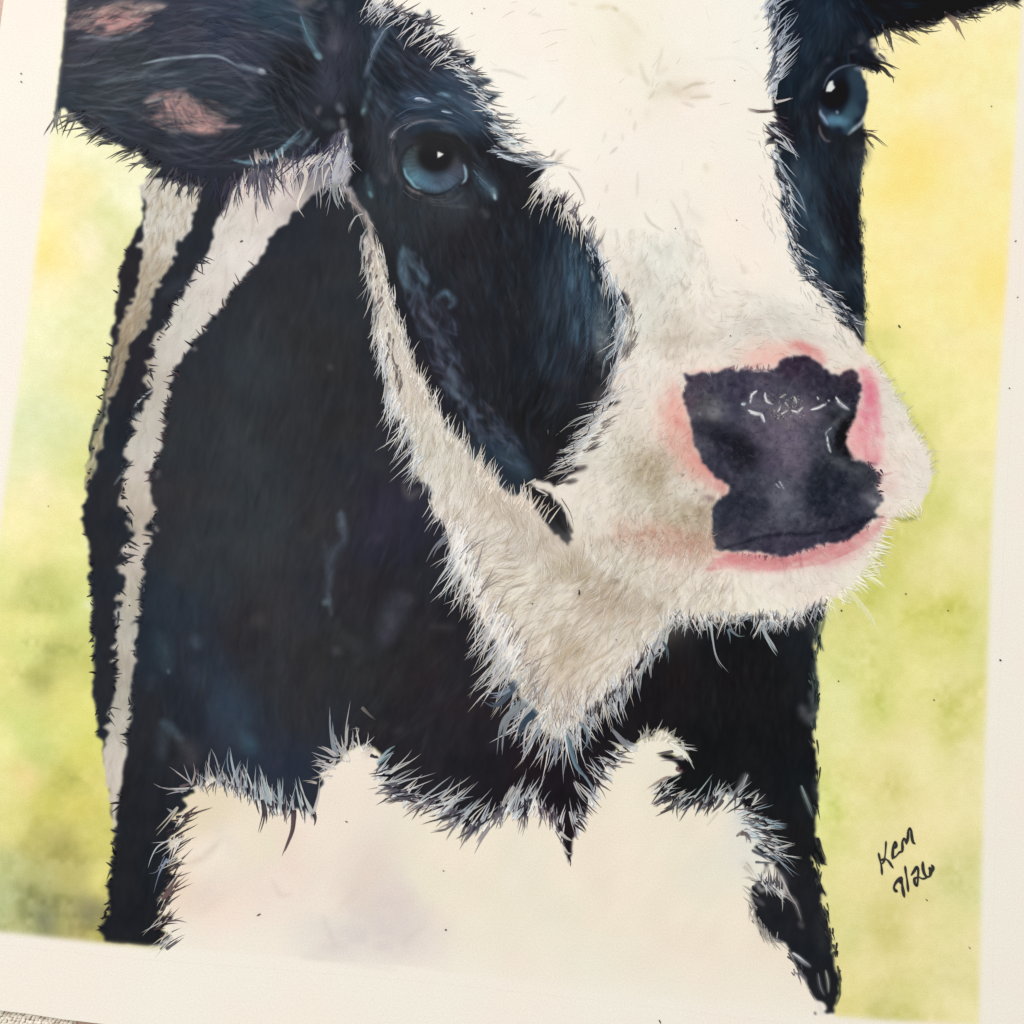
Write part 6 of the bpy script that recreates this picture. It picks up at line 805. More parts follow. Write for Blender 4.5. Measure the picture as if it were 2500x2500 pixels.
Hs(1800, 600, 2.76, [([(470, 240), (590, 280), (700, 350)], 8, (196, 212, 222), .95, .9), ([(640, 440), (720, 500), (790, 572)], 8, (220, 226, 224), .95, .9), ([(420, 140), (480, 180), (550, 190)], 9, (220, 226, 228), .95, .9), ([(350, 20), (420, 60), (450, 100)], 6, (206, 214, 220), .9, .9), ([(460, 220), (560, 300), (660, 340), (720, 380)], 7, (30, 38, 50), .9, .7), ([(530, 390), (560, 410), (640, 430)], 5, (80, 80, 84), .8, .6), ([(660, 480), (720, 540), (780, 580)], 8, (30, 26, 30), .9, .8)], 'face')
# --- right ear, lashes, brow
F(t(1800, 0, [(930, 250), (1030, 190), (1150, 190), (1300, 160), (1420, 120), (1530, 110), (1680, 60), (1800, 15)]), [70, 50, 30, 20, 30, 25, 15], 90, (14, 42), (4, 8), [(20, 20, 26), (50, 48, 54), (90, 84, 86)], 'ear_right', a0=.9, a1=.7, inset=(4, 20), jit=15)
Hs(1800, 0, 2.76, [([(1000, 210), (1030, 270), (1055, 362)], 16, (44, 42, 54), .95, .9), ([(1030, 190), (1130, 240), (1235, 310)], 22, (26, 26, 34), .95, .9), ([(1200, 200), (1290, 215), (1380, 205)], 12, (44, 48, 50), .95, .9), ([(1220, 170), (1320, 175)], 10, (60, 56, 56), .9, .6), ([(1400, 90), (1470, 160), (1500, 210), (1535, 278)], 18, (70, 50, 54), .95, .9), ([(1760, 10), (1850, 20), (1918, 52)], 14, (80, 76, 66), .95, .9), ([(1820, -10), (1900, 30), (1930, 50)], 10, (90, 84, 72), .9, .8), ([(1540, 110), (1600, 95), (1640, 90)], 10, (50, 50, 50), .9, .8)], 'ear_right')
Hs(1940, 100, 6.9, [([(1400, 220), (1500, 290), (1560, 350)], 12, (66, 62, 70), .9, .8), ([(1300, 320), (1500, 370), (1640, 430), (1780, 500)], 14, (40, 38, 42), .95, .95), ([(1250, 400), (1480, 460), (1600, 580), (1700, 640)], 15, (24, 22, 28), .95, .95), ([(1560, 530), (1650, 620), (1672, 725)], 8, (34, 32, 36), .95, .9), ([(1300, 440), (1400, 500), (1440, 570)], 15, (24, 22, 30), .95, .9), ([(1200, 470), (1280, 530), (1360, 570)], 8, (60, 58, 52), .9, .7), ([(1150, 460), (1250, 480)], 10, (30, 30, 36), .9, .9),
    ([(1150, 1500), (1280, 1510), (1420, 1525)], 9, (60, 46, 50), .95, .9), ([(1140, 1570), (1290, 1600), (1420, 1700), (1560, 1830)], 11, (60, 54, 52), .95, .85), ([(1200, 1640), (1290, 1740), (1380, 1805)], 11, (70, 66, 66), .95, .8), ([(1100, 1560), (1220, 1600), (1300, 1620)], 13, (24, 20, 24), .95, .9), ([(1560, 10), (1640, 100), (1672, 215)], 8, (60, 58, 52), .9, .8), ([(1420, 120), (1500, 150), (1590, 140)], 3, (150, 144, 110), .8, .7)], 'face')
# --- jaw band
jl = t(600, 600, [(800, 0), (820, 150), (860, 340), (900, 460), (885, 560), (940, 740), (945, 860), (990, 1060), (1060, 1180), (1100, 1290), (1130, 1400), (1180, 1560), (1260, 1640)])
F(jl, [95, 100, 105, 100, 100, 98, 92, 105, 115, 120, 112, 110, 105], 240, (20, 58), (3, 6), [WH, IV, (216, 216, 212), (190, 196, 200)], 'face', a0=.6, a1=.85, inset=(2, 34), jit=11, curv=(-14, 20))
jr = t(600, 600, [(900, 20), (960, 300), (1010, 480), (1070, 640), (1110, 740), (1130, 850), (1220, 980), (1270, 1100), (1350, 1240), (1450, 1320), (1560, 1460), (1700, 1610), (1800, 1680), (1900, 1690)])
F(jr, [-95, -95, -92, -88, -88, -85, -80, -80, -72, -72, -70, -68, -72, -75], 220, (16, 42), (3, 6), [WH, IV, (220, 214, 204), (200, 192, 180)], 'face', a0=.6, a1=.9, inset=(6, 28), jit=10)
F(t(600, 600, [(1560, 1430), (1700, 1600), (1850, 1690)]) + t(1200, 600, [(300, 1720), (400, 1820)]), [-70, -70, -75], 60, (18, 46), (3, 6), [(244, 232, 216), (236, 222, 206)], 'face', a0=.7, a1=.95, inset=(10, 40), jit=12)
F(t(600, 600, [(820, 60), (870, 260), (950, 520), (990, 780), (1050, 1000)]), [100, 105, 100, 100], 50, (14, 36), (4, 8), [(70, 60, 62), (50, 44, 52)], 'face', a0=.5, a1=.7, inset=(-4, 20), jit=14)
F(t(600, 1200, [(1250, 60), (1290, 180), (1380, 240), (1420, 320)]), [110, 110, 105], 40, (18, 44), (3, 6), [WH, IV, (206, 200, 196)], 'face', a0=.7, a1=.9, inset=(0, 26), jit=14)
j2 = t(600, 1200, [(1400, 300), (1450, 480), (1520, 620), (1570, 740), (1620, 840), (1680, 930), (1760, 1040), (1800, 1180)])
F(j2, [118, 118, 112, 112, 118, 122, 120, 118], 150, (36, 98), (4, 9), [(226, 224, 222), WH, (196, 206, 214), IV], 'face', a0=.7, a1=.8, inset=(4, 44), jit=9, curv=(-18, 22))
F(t(600, 1200, [(1440, 340), (1560, 600), (1660, 830), (1800, 1000), (1880, 1100)]), [-62, -60, -58, -50], 60, (24, 66), (3, 5.5), [(90, 80, 84), (116, 104, 98), (70, 64, 72)], 'face', a0=.65, a1=.35, inset=(-6, 26), jit=10)
j3 = t(1200, 1200, [(60, 1040), (100, 1200), (180, 1350), (260, 1420), (330, 1560), (430, 1650), (520, 1640), (600, 1560)])
F(j3, [120, 118, 122, 125, 122, 105, 85, 78], 170, (44, 118), (4, 9), [(220, 222, 226), WH, (180, 194, 206), IV], 'face', a0=.75, a1=.8, inset=(6, 60), jit=10, curv=(-18, 24))
F(t(1200, 1200, [(180, 1100), (300, 1400), (420, 1540), (540, 1500), (660, 1400)]), [-60, -65, -75, -80], 90, (26, 70), (3, 7), [(120, 108, 108), (90, 80, 86), (150, 136, 124)], 'face', a0=.6, a1=.4, inset=(-10, 34), jit=12)
j4 = t(1200, 1200, [(600, 1560), (680, 1480), (780, 1400), (880, 1320), (930, 1250), (990, 1150), (1070, 1080), (1140, 980), (1190, 900)])
F(j4, [80, 75, 80, 88, 95, 100, 108, 112, 115], 190, (26, 72), (3, 7), [WH, (220, 222, 226), (186, 196, 208), IV], 'face', a0=.7, a1=.85, inset=(4, 40), jit=12)
F(t(1200, 1200, [(640, 1500), (800, 1380), (940, 1230), (1060, 1080), (1130, 960)]), [-95, -90, -80, -75], 60, (16, 46), (3, 7), [(60, 52, 60), (84, 72, 76)], 'face', a0=.8, a1=.5, inset=(0, 20), jit=12)
Hs(600, 1200, 2.76, [([(1440, 250), (1360, 310), (1290, 390), (1240, 495)], 20, (176, 182, 194), .95, .9), ([(1400, 300), (1350, 400), (1345, 470)], 8, (196, 198, 206), .9, .9), ([(1480, 400), (1400, 460), (1385, 560)], 12, (216, 216, 214), .9, .9), ([(1440, 560), (1370, 640), (1340, 750)], 9, (160, 184, 196), .9, .9), ([(1480, 560), (1450, 680), (1432, 765)], 11, (206, 206, 206), .9, .9), ([(1560, 580), (1520, 680), (1515, 850)], 10, (210, 208, 206), .9, .9), ([(1610, 640), (1560, 760), (1545, 855)], 9, (206, 206, 204), .9, .9),
    ([(1620, 820), (1570, 900), (1565, 960)], 14, (170, 184, 190), .9, .9), ([(1720, 880), (1640, 970), (1610, 1085)], 11, (206, 214, 218), .9, .9), ([(1740, 1000), (1660, 1080), (1620, 1185)], 16, (176, 186, 200), .9, .9), ([(1740, 1120), (1690, 1190), (1705, 1290)], 10, (180, 178, 192), .9, .9), ([(1820, 1270), (1760, 1370), (1680, 1430), (1590, 1375)], 22, (110, 132, 152), .85, .8), ([(1780, 1330), (1700, 1370), (1600, 1375)], 14, (150, 166, 184), .85, .9), ([(1860, 1250), (1820, 1330), (1870, 1400)], 10, (190, 196, 206), .9, .9),
    ([(1900, 1410), (1780, 1500), (1730, 1620), (1712, 1780)], 20, (190, 200, 208), .95, .9)], 'face')
Hs(1200, 1200, 2.76, [([(240, 1400), (130, 1480), (70, 1580), (55, 1780)], 20, (190, 204, 210), .95, .9), ([(300, 1400), (210, 1520), (130, 1610)], 12, (210, 214, 212), .9, .9), ([(310, 1480), (220, 1580), (195, 1720)], 40, (84, 116, 140), .8, .8), ([(330, 1600), (260, 1700), (195, 1770)], 12, (190, 200, 212), .9, .9), ([(420, 1680), (340, 1760), (278, 1815)], 12, (186, 194, 206), .9, .9), ([(440, 1680), (400, 1780)], 10, (180, 190, 206), .9, .9), ([(450, 1700), (440, 1780), (430, 1855)], 13, (170, 180, 196), .9, .9),
    ([(510, 1640), (540, 1760), (570, 1850), (610, 1900), (650, 1932)], 15, (130, 160, 176), .9, .8), ([(520, 1640), (560, 1700), (615, 1725)], 9, (214, 218, 216), .9, .9), ([(600, 1560), (640, 1620), (640, 1700), (600, 1760)], 10, (150, 176, 190), .9, .8), ([(640, 1500), (690, 1560), (690, 1615)], 8, (200, 206, 212), .9, .9), ([(1110, 830), (1140, 900), (1130, 1000), (1080, 1080)], 9, (232, 228, 218), .95, .9), ([(1190, 940), (1160, 1060), (1060, 1150)], 7, (200, 214, 212), .9, .9), ([(1160, 1010), (1190, 1080), (1190, 1165)], 12, (110, 136, 148), .7, .7),
    ([(1040, 1130), (1010, 1220), (985, 1340)], 11, (200, 214, 218), .9, .9), ([(960, 1150), (960, 1230), (980, 1280)], 8, (206, 206, 208), .9, .8), ([(880, 1310), (880, 1420)], 6, (110, 100, 110), .8, .6), ([(800, 1390), (795, 1500)], 9, (206, 210, 216), .9, .8),
    ([(1180, 860), (1220, 880), (1255, 935)], 8, (220, 226, 226), .9, .9), ([(1200, 870), (1150, 920)], 6, (200, 204, 206), .9, .8), ([(1300, 830), (1310, 900), (1330, 920)], 8, WH, .95, .9), ([(1300, 880), (1290, 960)], 6, (214, 220, 224), .9, .9), ([(1360, 860), (1380, 920), (1410, 970)], 9, WH, .95, .9), ([(1410, 860), (1430, 930), (1455, 930)], 8, WH, .95, .9), ([(1480, 860), (1490, 1000), (1520, 1130), (1590, 1230)], 8, (214, 220, 222), .95, .85),
    ([(1570, 860), (1540, 930), (1515, 1000)], 8, WH, .95, .9), ([(1590, 930), (1605, 980), (1608, 1030)], 7, (140, 166, 180), .9, .8), ([(1600, 920), (1660, 970), (1710, 975)], 9, (150, 166, 176), .85, .8), ([(1820, 870), (1850, 960), (1900, 1040), (1925, 1095)], 8, (220, 226, 230), .95, .9), ([(1820, 880), (1790, 940), (1760, 995)], 7, WH, .95, .9), ([(1880, 870), (1890, 940)], 8, (200, 214, 220), .9, .9)], 'face')
F(t(600, 600, [(880, 540), (945, 800), (990, 1060), (1100, 1290), (1180, 1560)]), [100, 98, 110, 118, 112], 90, (34, 84), (3, 5), [WH, (220, 226, 232)], 'face', a0=.8, a1=.9, inset=(4, 26), jit=9, curv=(-20, 26))
F(j2, [118, 118, 112, 112, 118, 122, 120, 118], 110, (50, 110), (3.5, 6.5), [WH, (226, 230, 236), WH], 'face', a0=.8, a1=.9, inset=(10, 60), jit=8, curv=(-20, 24))
F(j3, [120, 118, 122, 125, 122, 105, 85, 78], 120, (60, 130), (3.5, 6.5), [WH, (220, 228, 236), WH], 'face', a0=.8, a1=.9, inset=(20, 90), jit=9, curv=(-20, 26))
F(j4, [80, 75, 80, 88, 95, 100, 108, 112, 115], 110, (36, 84), (3, 5.5), [WH, (226, 230, 236)], 'face', a0=.8, a1=.9, inset=(10, 50), jit=10)
F(jr, [-95, -95, -92, -88, -88, -85, -80, -80, -72, -72, -70, -68, -72, -75], 120, (22, 50), (3, 5.5), [WH, IV], 'face', a0=.8, a1=.95, inset=(6, 26), jit=9)
F(tb7, [135, 148, 150, 150, 160], 60, (36, 90), (2.5, 4.5), [WH, (226, 230, 232)], 'face', a0=.8, a1=.9, inset=(0, 34), jit=8, curv=(-4, 14))
Hs(600, 0, 2.76, [([(1160, 155), (1060, 220), (1010, 265)], 5, WH, .95, .9), ([(1200, 180), (1100, 260), (1060, 345)], 5.5, WH, .95, .9), ([(1260, 230), (1170, 270), (1100, 320)], 5.5, WH, .95, .9), ([(1430, 325), (1370, 350), (1345, 405)], 5.5, WH, .95, .95), ([(1340, 440), (1420, 470), (1490, 520)], 5, WH, .95, .8), ([(860, 0), (830, 40), (825, 100)], 5, WH, .9, .9), ([(920, 30), (860, 80), (820, 120)], 5, WH, .9, .9), ([(1140, 665), (1180, 662), (1250, 685)], 5, (214, 224, 240), .95, .8), ([(1320, 750), (1390, 765)], 4, (190, 208, 220), .9, .8), ([(1660, 1015), (1760, 1062), (1930, 1105)], 5.5, (224, 232, 238), .95, .9),
    ([(980, 930), (1010, 880), (1100, 830), (1240, 815)], 4.5, (160, 160, 170), .7, .4), ([(370, 110), (420, 240), (505, 385)], 7, (100, 144, 162), .6, .8), ([(940, 200), (860, 340), (800, 520)], 6, (130, 150, 172), .7, .7)], 'face')
# --- chin fringe over black, chin over green
mb = t(1200, 1200, [(1190, 850), (1320, 860), (1500, 860), (1700, 860), (1930, 860)]) + t(1800, 1200, [(150, 850), (300, 860), (450, 820), (600, 760)])
F(mb, [80, 85, 90, 95, 90, 90, 80, 70], 260, (18, 46), (2.8, 5.5), [WH, (220, 224, 226), (190, 198, 206), (170, 180, 190)], 'face', a0=.8, a1=.8, inset=(4, 24), jit=22)
F(mb, [-90], 70, (10, 24), (4, 7), [(70, 66, 72), (100, 96, 100)], 'face', a0=.7, a1=.6, inset=(-2, 8), jit=22)
mg = t(1800, 1200, [(600, 750), (740, 690), (840, 600), (900, 530), (930, 430), (980, 350), (1000, 270), (1040, 190), (1120, 160), (1230, 110)])
F(mg, [60, 45, 35, 25, 20, 15, 20, 50, 60], 130, (14, 38), (4, 8), [(246, 242, 218), (240, 237, 210)], 'face', a0=.9, a1=.85, inset=(4, 20), jit=14)
Hs(1800, 1200, 2.76, [([(840, 560), (920, 600), (1005, 665)], 15, (246, 244, 212), .95, .9), ([(740, 650), (830, 760), (890, 850), (925, 950)], 18, (246, 244, 214), .95, .8), ([(640, 740), (670, 830), (685, 890)], 8, (228, 230, 180), .9, .8), ([(800, 740), (850, 830)], 8, (228, 230, 176), .9, .7), ([(620, 760), (650, 830)], 6, (226, 232, 200), .9, .8), ([(540, 780), (520, 870)], 8, (206, 214, 214), .9, .8), ([(420, 830), (460, 910)], 8, WH, .95, .9), ([(300, 860), (300, 955)], 8, WH, .95, .9), ([(280, 860), (240, 960)], 7, WH, .95, .9), ([(160, 900), (200, 990), (240, 1060), (272, 1105)], 9, (206, 224, 226), .95, .95),
    ([(165, 890), (130, 950), (100, 995)], 7, WH, .95, .9), ([(0, 850), (40, 910)], 7, WH, .9, .8), ([(120, 850), (110, 910)], 7, WH, .9, .8)], 'face')
F(t(1800, 600, [(1325, 1540), (1305, 1410), (1240, 1280), (1170, 1190), (1130, 1070), (1060, 980), (980, 840), (900, 740)]), [0, -35, -40, -40, -45, -45, -40, -30], 110, (8, 22), (3, 6), [(236, 232, 206), (220, 216, 190), (206, 204, 170)], 'face', a0=.8, a1=.8, inset=(2, 12), jit=18)
F(t(1620, 830, [(520, 230), (700, 240), (860, 240)], 3.331), [-90], 30, (6, 16), (5, 9), [(110, 84, 96), (90, 70, 88)], 'nose', a0=.7, a1=.4, inset=(2, 6), jit=10)
F(t(1620, 830, [(1640, 990), (1740, 1080), (1770, 1280)], 3.331), [0], 24, (4, 12), (5, 10), [(70, 44, 64)], 'nose', a0=.9, a1=.8, inset=(2, 6), jit=30)
F(t(1620, 830, [(560, 1740), (900, 1770), (1150, 1720), (1450, 1650), (1680, 1500)], 3.331), [100, 95, 80, 75], 46, (4, 12), (4, 8), [(80, 50, 66), (120, 66, 80)], 'nose', a0=.5, a1=.3, inset=(2, 6), jit=16)
# --- chest fringe
c1 = t(0, 1800, [(1130, 1400), (1100, 1280), (1090, 1180), (1130, 1050), (1170, 900), (1170, 780), (1200, 620), (1260, 500)])
F(c1, [-30, -32, -38, -42, -40, -38, -35], 90, (22, 62), (4, 9), [(44, 42, 48), (70, 56, 60)], 'neck', a0=.9, a1=.8, inset=(4, 26), jit=10, curv=(-6, 16))
F(c1, [140, 138, 130, 125, 125, 125], 46, (22, 60), (3, 6), [(232, 222, 200), (214, 214, 216), (238, 230, 214)], 'neck', a0=.7, a1=.8, inset=(6, 24), jit=12)
Hs(0, 1800, 2.76, [([(1140, 690), (1060, 740), (1020, 810), (997, 882)], 5, (230, 232, 232), .95, .95), ([(1130, 820), (1070, 920), (1030, 1055)], 7, (150, 164, 190), .95, .9), ([(1110, 800), (1060, 900), (1000, 920)], 4, (150, 160, 180), .8, .8), ([(1200, 470), (1130, 560), (1040, 660)], 11, (206, 200, 184), .95, .95), ([(1120, 1430), (1160, 1400), (1230, 1335)], 14, (66, 62, 70), .95, .9), ([(1160, 900), (1190, 870), (1262, 845)], 11, (44, 42, 50), .95, .9), ([(1120, 660), (1210, 600), (1300, 455)], 16, (44, 42, 46), .95, .9), ([(1180, 620), (1220, 600), (1260, 570)], 12, (44, 42, 46), .95, .9),
    ([(1100, 1090), (1160, 1000), (1210, 930)], 16, (76, 56, 60), .95, .9), ([(1090, 1250), (1130, 1200), (1168, 1155)], 9, (56, 46, 50), .95, .9), ([(1340, 340), (1200, 350), (1100, 345), (1030, 315)], 7, (214, 216, 214), .95, .95), ([(1260, 360), (1180, 370), (1115, 388)], 5, (206, 206, 210), .9, .9), ([(1300, 320), (1210, 250), (1135, 200)], 6, (214, 208, 206), .95, .95), ([(1210, 330), (1300, 310), (1350, 340)], 12, (150, 128, 132), .7, .6), ([(1160, 500), (1140, 490), (1120, 480)], 6, (180, 190, 200), .9, .9),
    ([(1760, 440), (1775, 520), (1752, 650)], 12, (44, 38, 46), .98, .95), ([(1290, 330), (1310, 240), (1300, 170)], 7, (206, 190, 184), .9, .8), ([(1410, 300), (1405, 180), (1415, 80)], 8, (206, 204, 206), .9, .9), ([(1480, 230), (1450, 130), (1420, 70)], 6, (196, 200, 206), .9, .9), ([(1340, 300), (1330, 200)], 6, (160, 144, 146), .9, .7), ([(1620, 370), (1570, 220), (1540, 60)], 11, (200, 212, 218), .95, .9), ([(1540, 230), (1530, 140), (1545, 55)], 7, (130, 160, 180), .9, .8), ([(1590, 290), (1610, 200), (1630, 155)], 7, (186, 196, 204), .9, .8),
    ([(1670, 400), (1665, 320), (1668, 200)], 6, (130, 140, 150), .9, .8), ([(1830, 480), (1780, 320), (1740, 180)], 9, (196, 206, 212), .95, .9), ([(1800, 520), (1760, 400), (1735, 300)], 9, (190, 200, 206), .9, .8), ([(1890, 480), (1880, 360), (1875, 270)], 10, (196, 210, 216), .95, .9), ([(1900, 470), (1905, 360), (1910, 260)], 7, (170, 180, 186), .9, .8), ([(1460, 330), (1500, 250), (1540, 330)], 16, (180, 196, 186), .7, .6)], 'neck')
c2 = t(0, 1800, [(1200, 370), (1320, 330), (1430, 280), (1560, 340), (1700, 400), (1800, 480), (1932, 500)])
F(c2, [-150, -115, -95, -95, -98, -100, -95], 100, (20, 52), (3, 6), [(214, 216, 218), (190, 196, 204), WH, (180, 170, 170)], 'neck', a0=.75, a1=.75, inset=(2, 20), jit=10)
F(t(0, 1800, [(1280, 330), (1500, 330), (1700, 420), (1932, 520)]), [120, 95, 92, 90], 46, (12, 30), (3, 7), [(60, 56, 64), (90, 84, 88)], 'neck', a0=.85, a1=.7, inset=(4, 18), jit=12)
c3 = t(600, 1800, [(0, 360), (100, 450), (230, 490), (340, 500), (460, 500)])
F(c3, [-100, -98, -92, -98, -105], 60, (24, 70), (3.5, 7), [(206, 214, 216), (190, 200, 206), WH], 'neck', a0=.8, a1=.75, inset=(2, 20), jit=9)
F(c3, [92, 95, 95, 100], 34, (14, 34), (4, 8), [(60, 54, 62), (44, 42, 50)], 'neck', a0=.9, a1=.8, inset=(6, 20), jit=9)
Hs(600, 1800, 2.76, [([(110, 420), (125, 540), (97, 650)], 13, (40, 36, 44), .98, .95), ([(330, 490), (320, 620), (285, 720), (248, 808)], 16, (60, 46, 54), .98, .9), ([(440, 470), (465, 540), (460, 600)], 14, (40, 36, 42), .98, .95), ([(260, 500), (265, 590)], 8, (60, 54, 60), .9, .8), ([(170, 460), (130, 320), (85, 180)], 9, (196, 210, 212), .95, .9), ([(140, 450), (110, 360), (80, 290)], 8, (180, 196, 204), .9, .8), ([(235, 490), (235, 380), (220, 275)], 9, (190, 206, 210), .95, .9), ([(245, 400), (255, 270)], 6, (190, 200, 206), .9, .8), ([(380, 490), (350, 380), (330, 270)], 8, (190, 206, 206), .95, .9),
    ([(450, 520), (400, 400), (350, 260)], 11, (214, 220, 216), .95, .95), ([(320, 490), (310, 420), (290, 380)], 8, (206, 204, 206), .9, .8), ([(460, 500), (490, 380), (500, 250)], 8, (220, 214, 206), .9, .9), ([(480, 310), (430, 300), (380, 300)], 7, (226, 214, 200), .9, .8), ([(620, 130), (590, 50), (575, -80), (580, -210)], 18, (186, 198, 206), .95, .9), ([(650, 120), (620, 40), (600, -40)], 10, (214, 216, 216), .9, .8), ([(680, 60), (680, -60), (710, -250)], 11, (206, 202, 200), .95, .9), ([(600, 130), (540, 90), (478, 68)], 12, (226, 220, 220), .95, .9), ([(590, 150), (500, 120), (440, 100)], 8, (214, 212, 214), .9, .9),
    ([(560, 170), (490, 160), (440, 175)], 8, (210, 206, 210), .9, .9), ([(540, 230), (500, 190), (450, 190)], 9, (190, 184, 196), .9, .8), ([(540, 160), (560, 200), (580, 220)], 20, (60, 36, 42), .95, .8), ([(840, 120), (870, 130), (900, 128)], 16, (36, 40, 50), .98, .98), ([(890, 180), (960, 110), (1020, 80)], 16, (160, 186, 196), .9, .9), ([(900, 160), (940, 130), (1000, 90)], 8, (206, 220, 224), .9, .9), ([(940, 250), (1030, 200), (1115, 162)], 13, (196, 206, 206), .95, .9), ([(980, 290), (1060, 240), (1140, 210)], 8, (170, 172, 178), .9, .8), ([(910, 190), (930, 230), (960, 240)], 16, (40, 36, 42), .95, .8), ([(740, 0), (760, -60), (700, -60)], 6, (200, 196, 190), .8, .8), ([(780, -200), (830, -160), (880, -120)], 14, (150, 140, 130), .7, .5)], 'neck')
F(t(600, 1800, [(520, 260), (560, 190), (660, 120), (700, 60), (780, 50), (880, 70)]), [180, 190, -140, -100, -80, -60], 60, (14, 44), (4, 8), [WH, (206, 204, 206), (226, 216, 200)], 'neck', a0=.8, a1=.7, inset=(4, 20), jit=20)
c4 = t(600, 1800, [(910, 200), (950, 320), (1080, 400), (1280, 460), (1420, 560), (1540, 620), (1640, 560), (1780, 480), (1932, 480)])
F(c4, [-38, -22, -25, -32, -42, -50, -55, -65, -72], 130, (34, 92), (4, 9), [(222, 228, 230), WH, (196, 204, 212)], 'neck', a0=.85, a1=.75, inset=(0, 34), jit=8)
F(c4, [150, 172, 165, 152, 140, 128, 115, 105, 100], 130, (20, 60), (4.5, 9), [(44, 42, 52), (70, 66, 78), (110, 106, 116)], 'neck', a0=.9, a1=.7, inset=(2, 30), jit=9)
Hs(600, 1800, 2.76, [([(1440, 540), (1350, 620), (1240, 645)], 15, (80, 74, 82), .95, .9), ([(1350, 500), (1290, 520), (1225, 525)], 9, (50, 48, 58), .95, .9), ([(1640, 600), (1580, 680), (1520, 780)], 17, (126, 124, 132), .9, .8), ([(1860, 540), (1870, 600), (1848, 665)], 8, (120, 112, 124), .9, .8), ([(1700, 540), (1720, 600), (1700, 620)], 9, (130, 126, 136), .9, .8), ([(1380, 560), (1480, 500), (1560, 430)], 14, (176, 190, 198), .95, .85), ([(1280, 500), (1400, 440), (1480, 410)], 10, (200, 204, 210), .95, .85), ([(1740, 480), (1790, 400), (1825, 320)], 13, (190, 194, 204), .95, .9), ([(1180, 460), (1130, 460), (1090, 468)], 9, (60, 60, 70), .9, .8), ([(1060, 400), (1020, 360), (965, 390)], 8, (90, 86, 92), .8, .7)], 'neck')
c5 = t(1200, 1800, [(60, 520), (130, 470), (250, 480), (400, 520), (470, 650)])
F(c5, [-60, -68, -80, -95, -60], 60, (24, 64), (3.5, 7), [(200, 204, 212), WH, (180, 178, 190)], 'neck', a0=.8, a1=.75, inset=(2, 22), jit=9)
F(c5, [110, 105, 95, 85, 70], 60, (16, 44), (4, 8), [(50, 44, 52), (110, 100, 112), (80, 70, 80)], 'neck', a0=.9, a1=.75, inset=(4, 20), jit=9)
Hs(1200, 1800, 2.76, [([(460, 640), (510, 680), (555, 700)], 12, (220, 216, 208), .95, .9), ([(480, 740), (520, 780), (545, 780)], 9, (226, 220, 210), .95, .9), ([(525, 500), (550, 580), (575, 640)], 7, (220, 220, 216), .95, .9), ([(560, 300), (600, 380), (660, 450)], 9, (206, 206, 206), .95, .9), ([(580, 380), (620, 450), (660, 490)], 9, K1, .9, .9), ([(590, 480), (620, 520), (645, 550)], 9, (60, 56, 62), .9, .9), ([(515, 800), (530, 840), (527, 875)], 8, K1, .95, .9), ([(560, 640), (575, 680), (590, 690)], 8, (150, 136, 140), .8, .7), ([(700, 360), (640, 280), (570, 180), (540, 60)], 9, (150, 176, 190), .9, .7), ([(770, 300), (700, 260), (630, 180)], 9, WH, .95, .9),
    ([(150, 330), (110, 400), (80, 470)], 8, (220, 214, 206), .9, .9), ([(260, 330), (270, 400), (280, 450)], 7, (200, 200, 206), .9, .8), ([(215, 400), (210, 480)], 7, (210, 206, 212), .9, .8)], 'neck')
c6 = t(1200, 1800, [(560, 620), (640, 500), (720, 350), (780, 220), (850, 120), (950, 60)])
F(c6, [-110, -115, -125, -135, -145, -140], 80, (22, 60), (3.5, 7), [WH, (214, 216, 220), (190, 196, 206)], 'neck', a0=.85, a1=.8, inset=(2, 24), jit=12)
F(c6, [60, 55, 50, 40, 20, 20], 50, (12, 34), (4, 8), [(44, 40, 46), (90, 80, 84)], 'neck', a0=.9, a1=.8, inset=(4, 16), jit=12)
F(t(1200, 1800, [(1000, 0), (1100, -30), (1220, 0), (1300, 80)]), [-110, -80, -30, 40], 60, (14, 38), (4, 8), [WH, (220, 214, 196), (190, 186, 170)], 'neck', a0=.8, a1=.7, inset=(4, 22), jit=20)
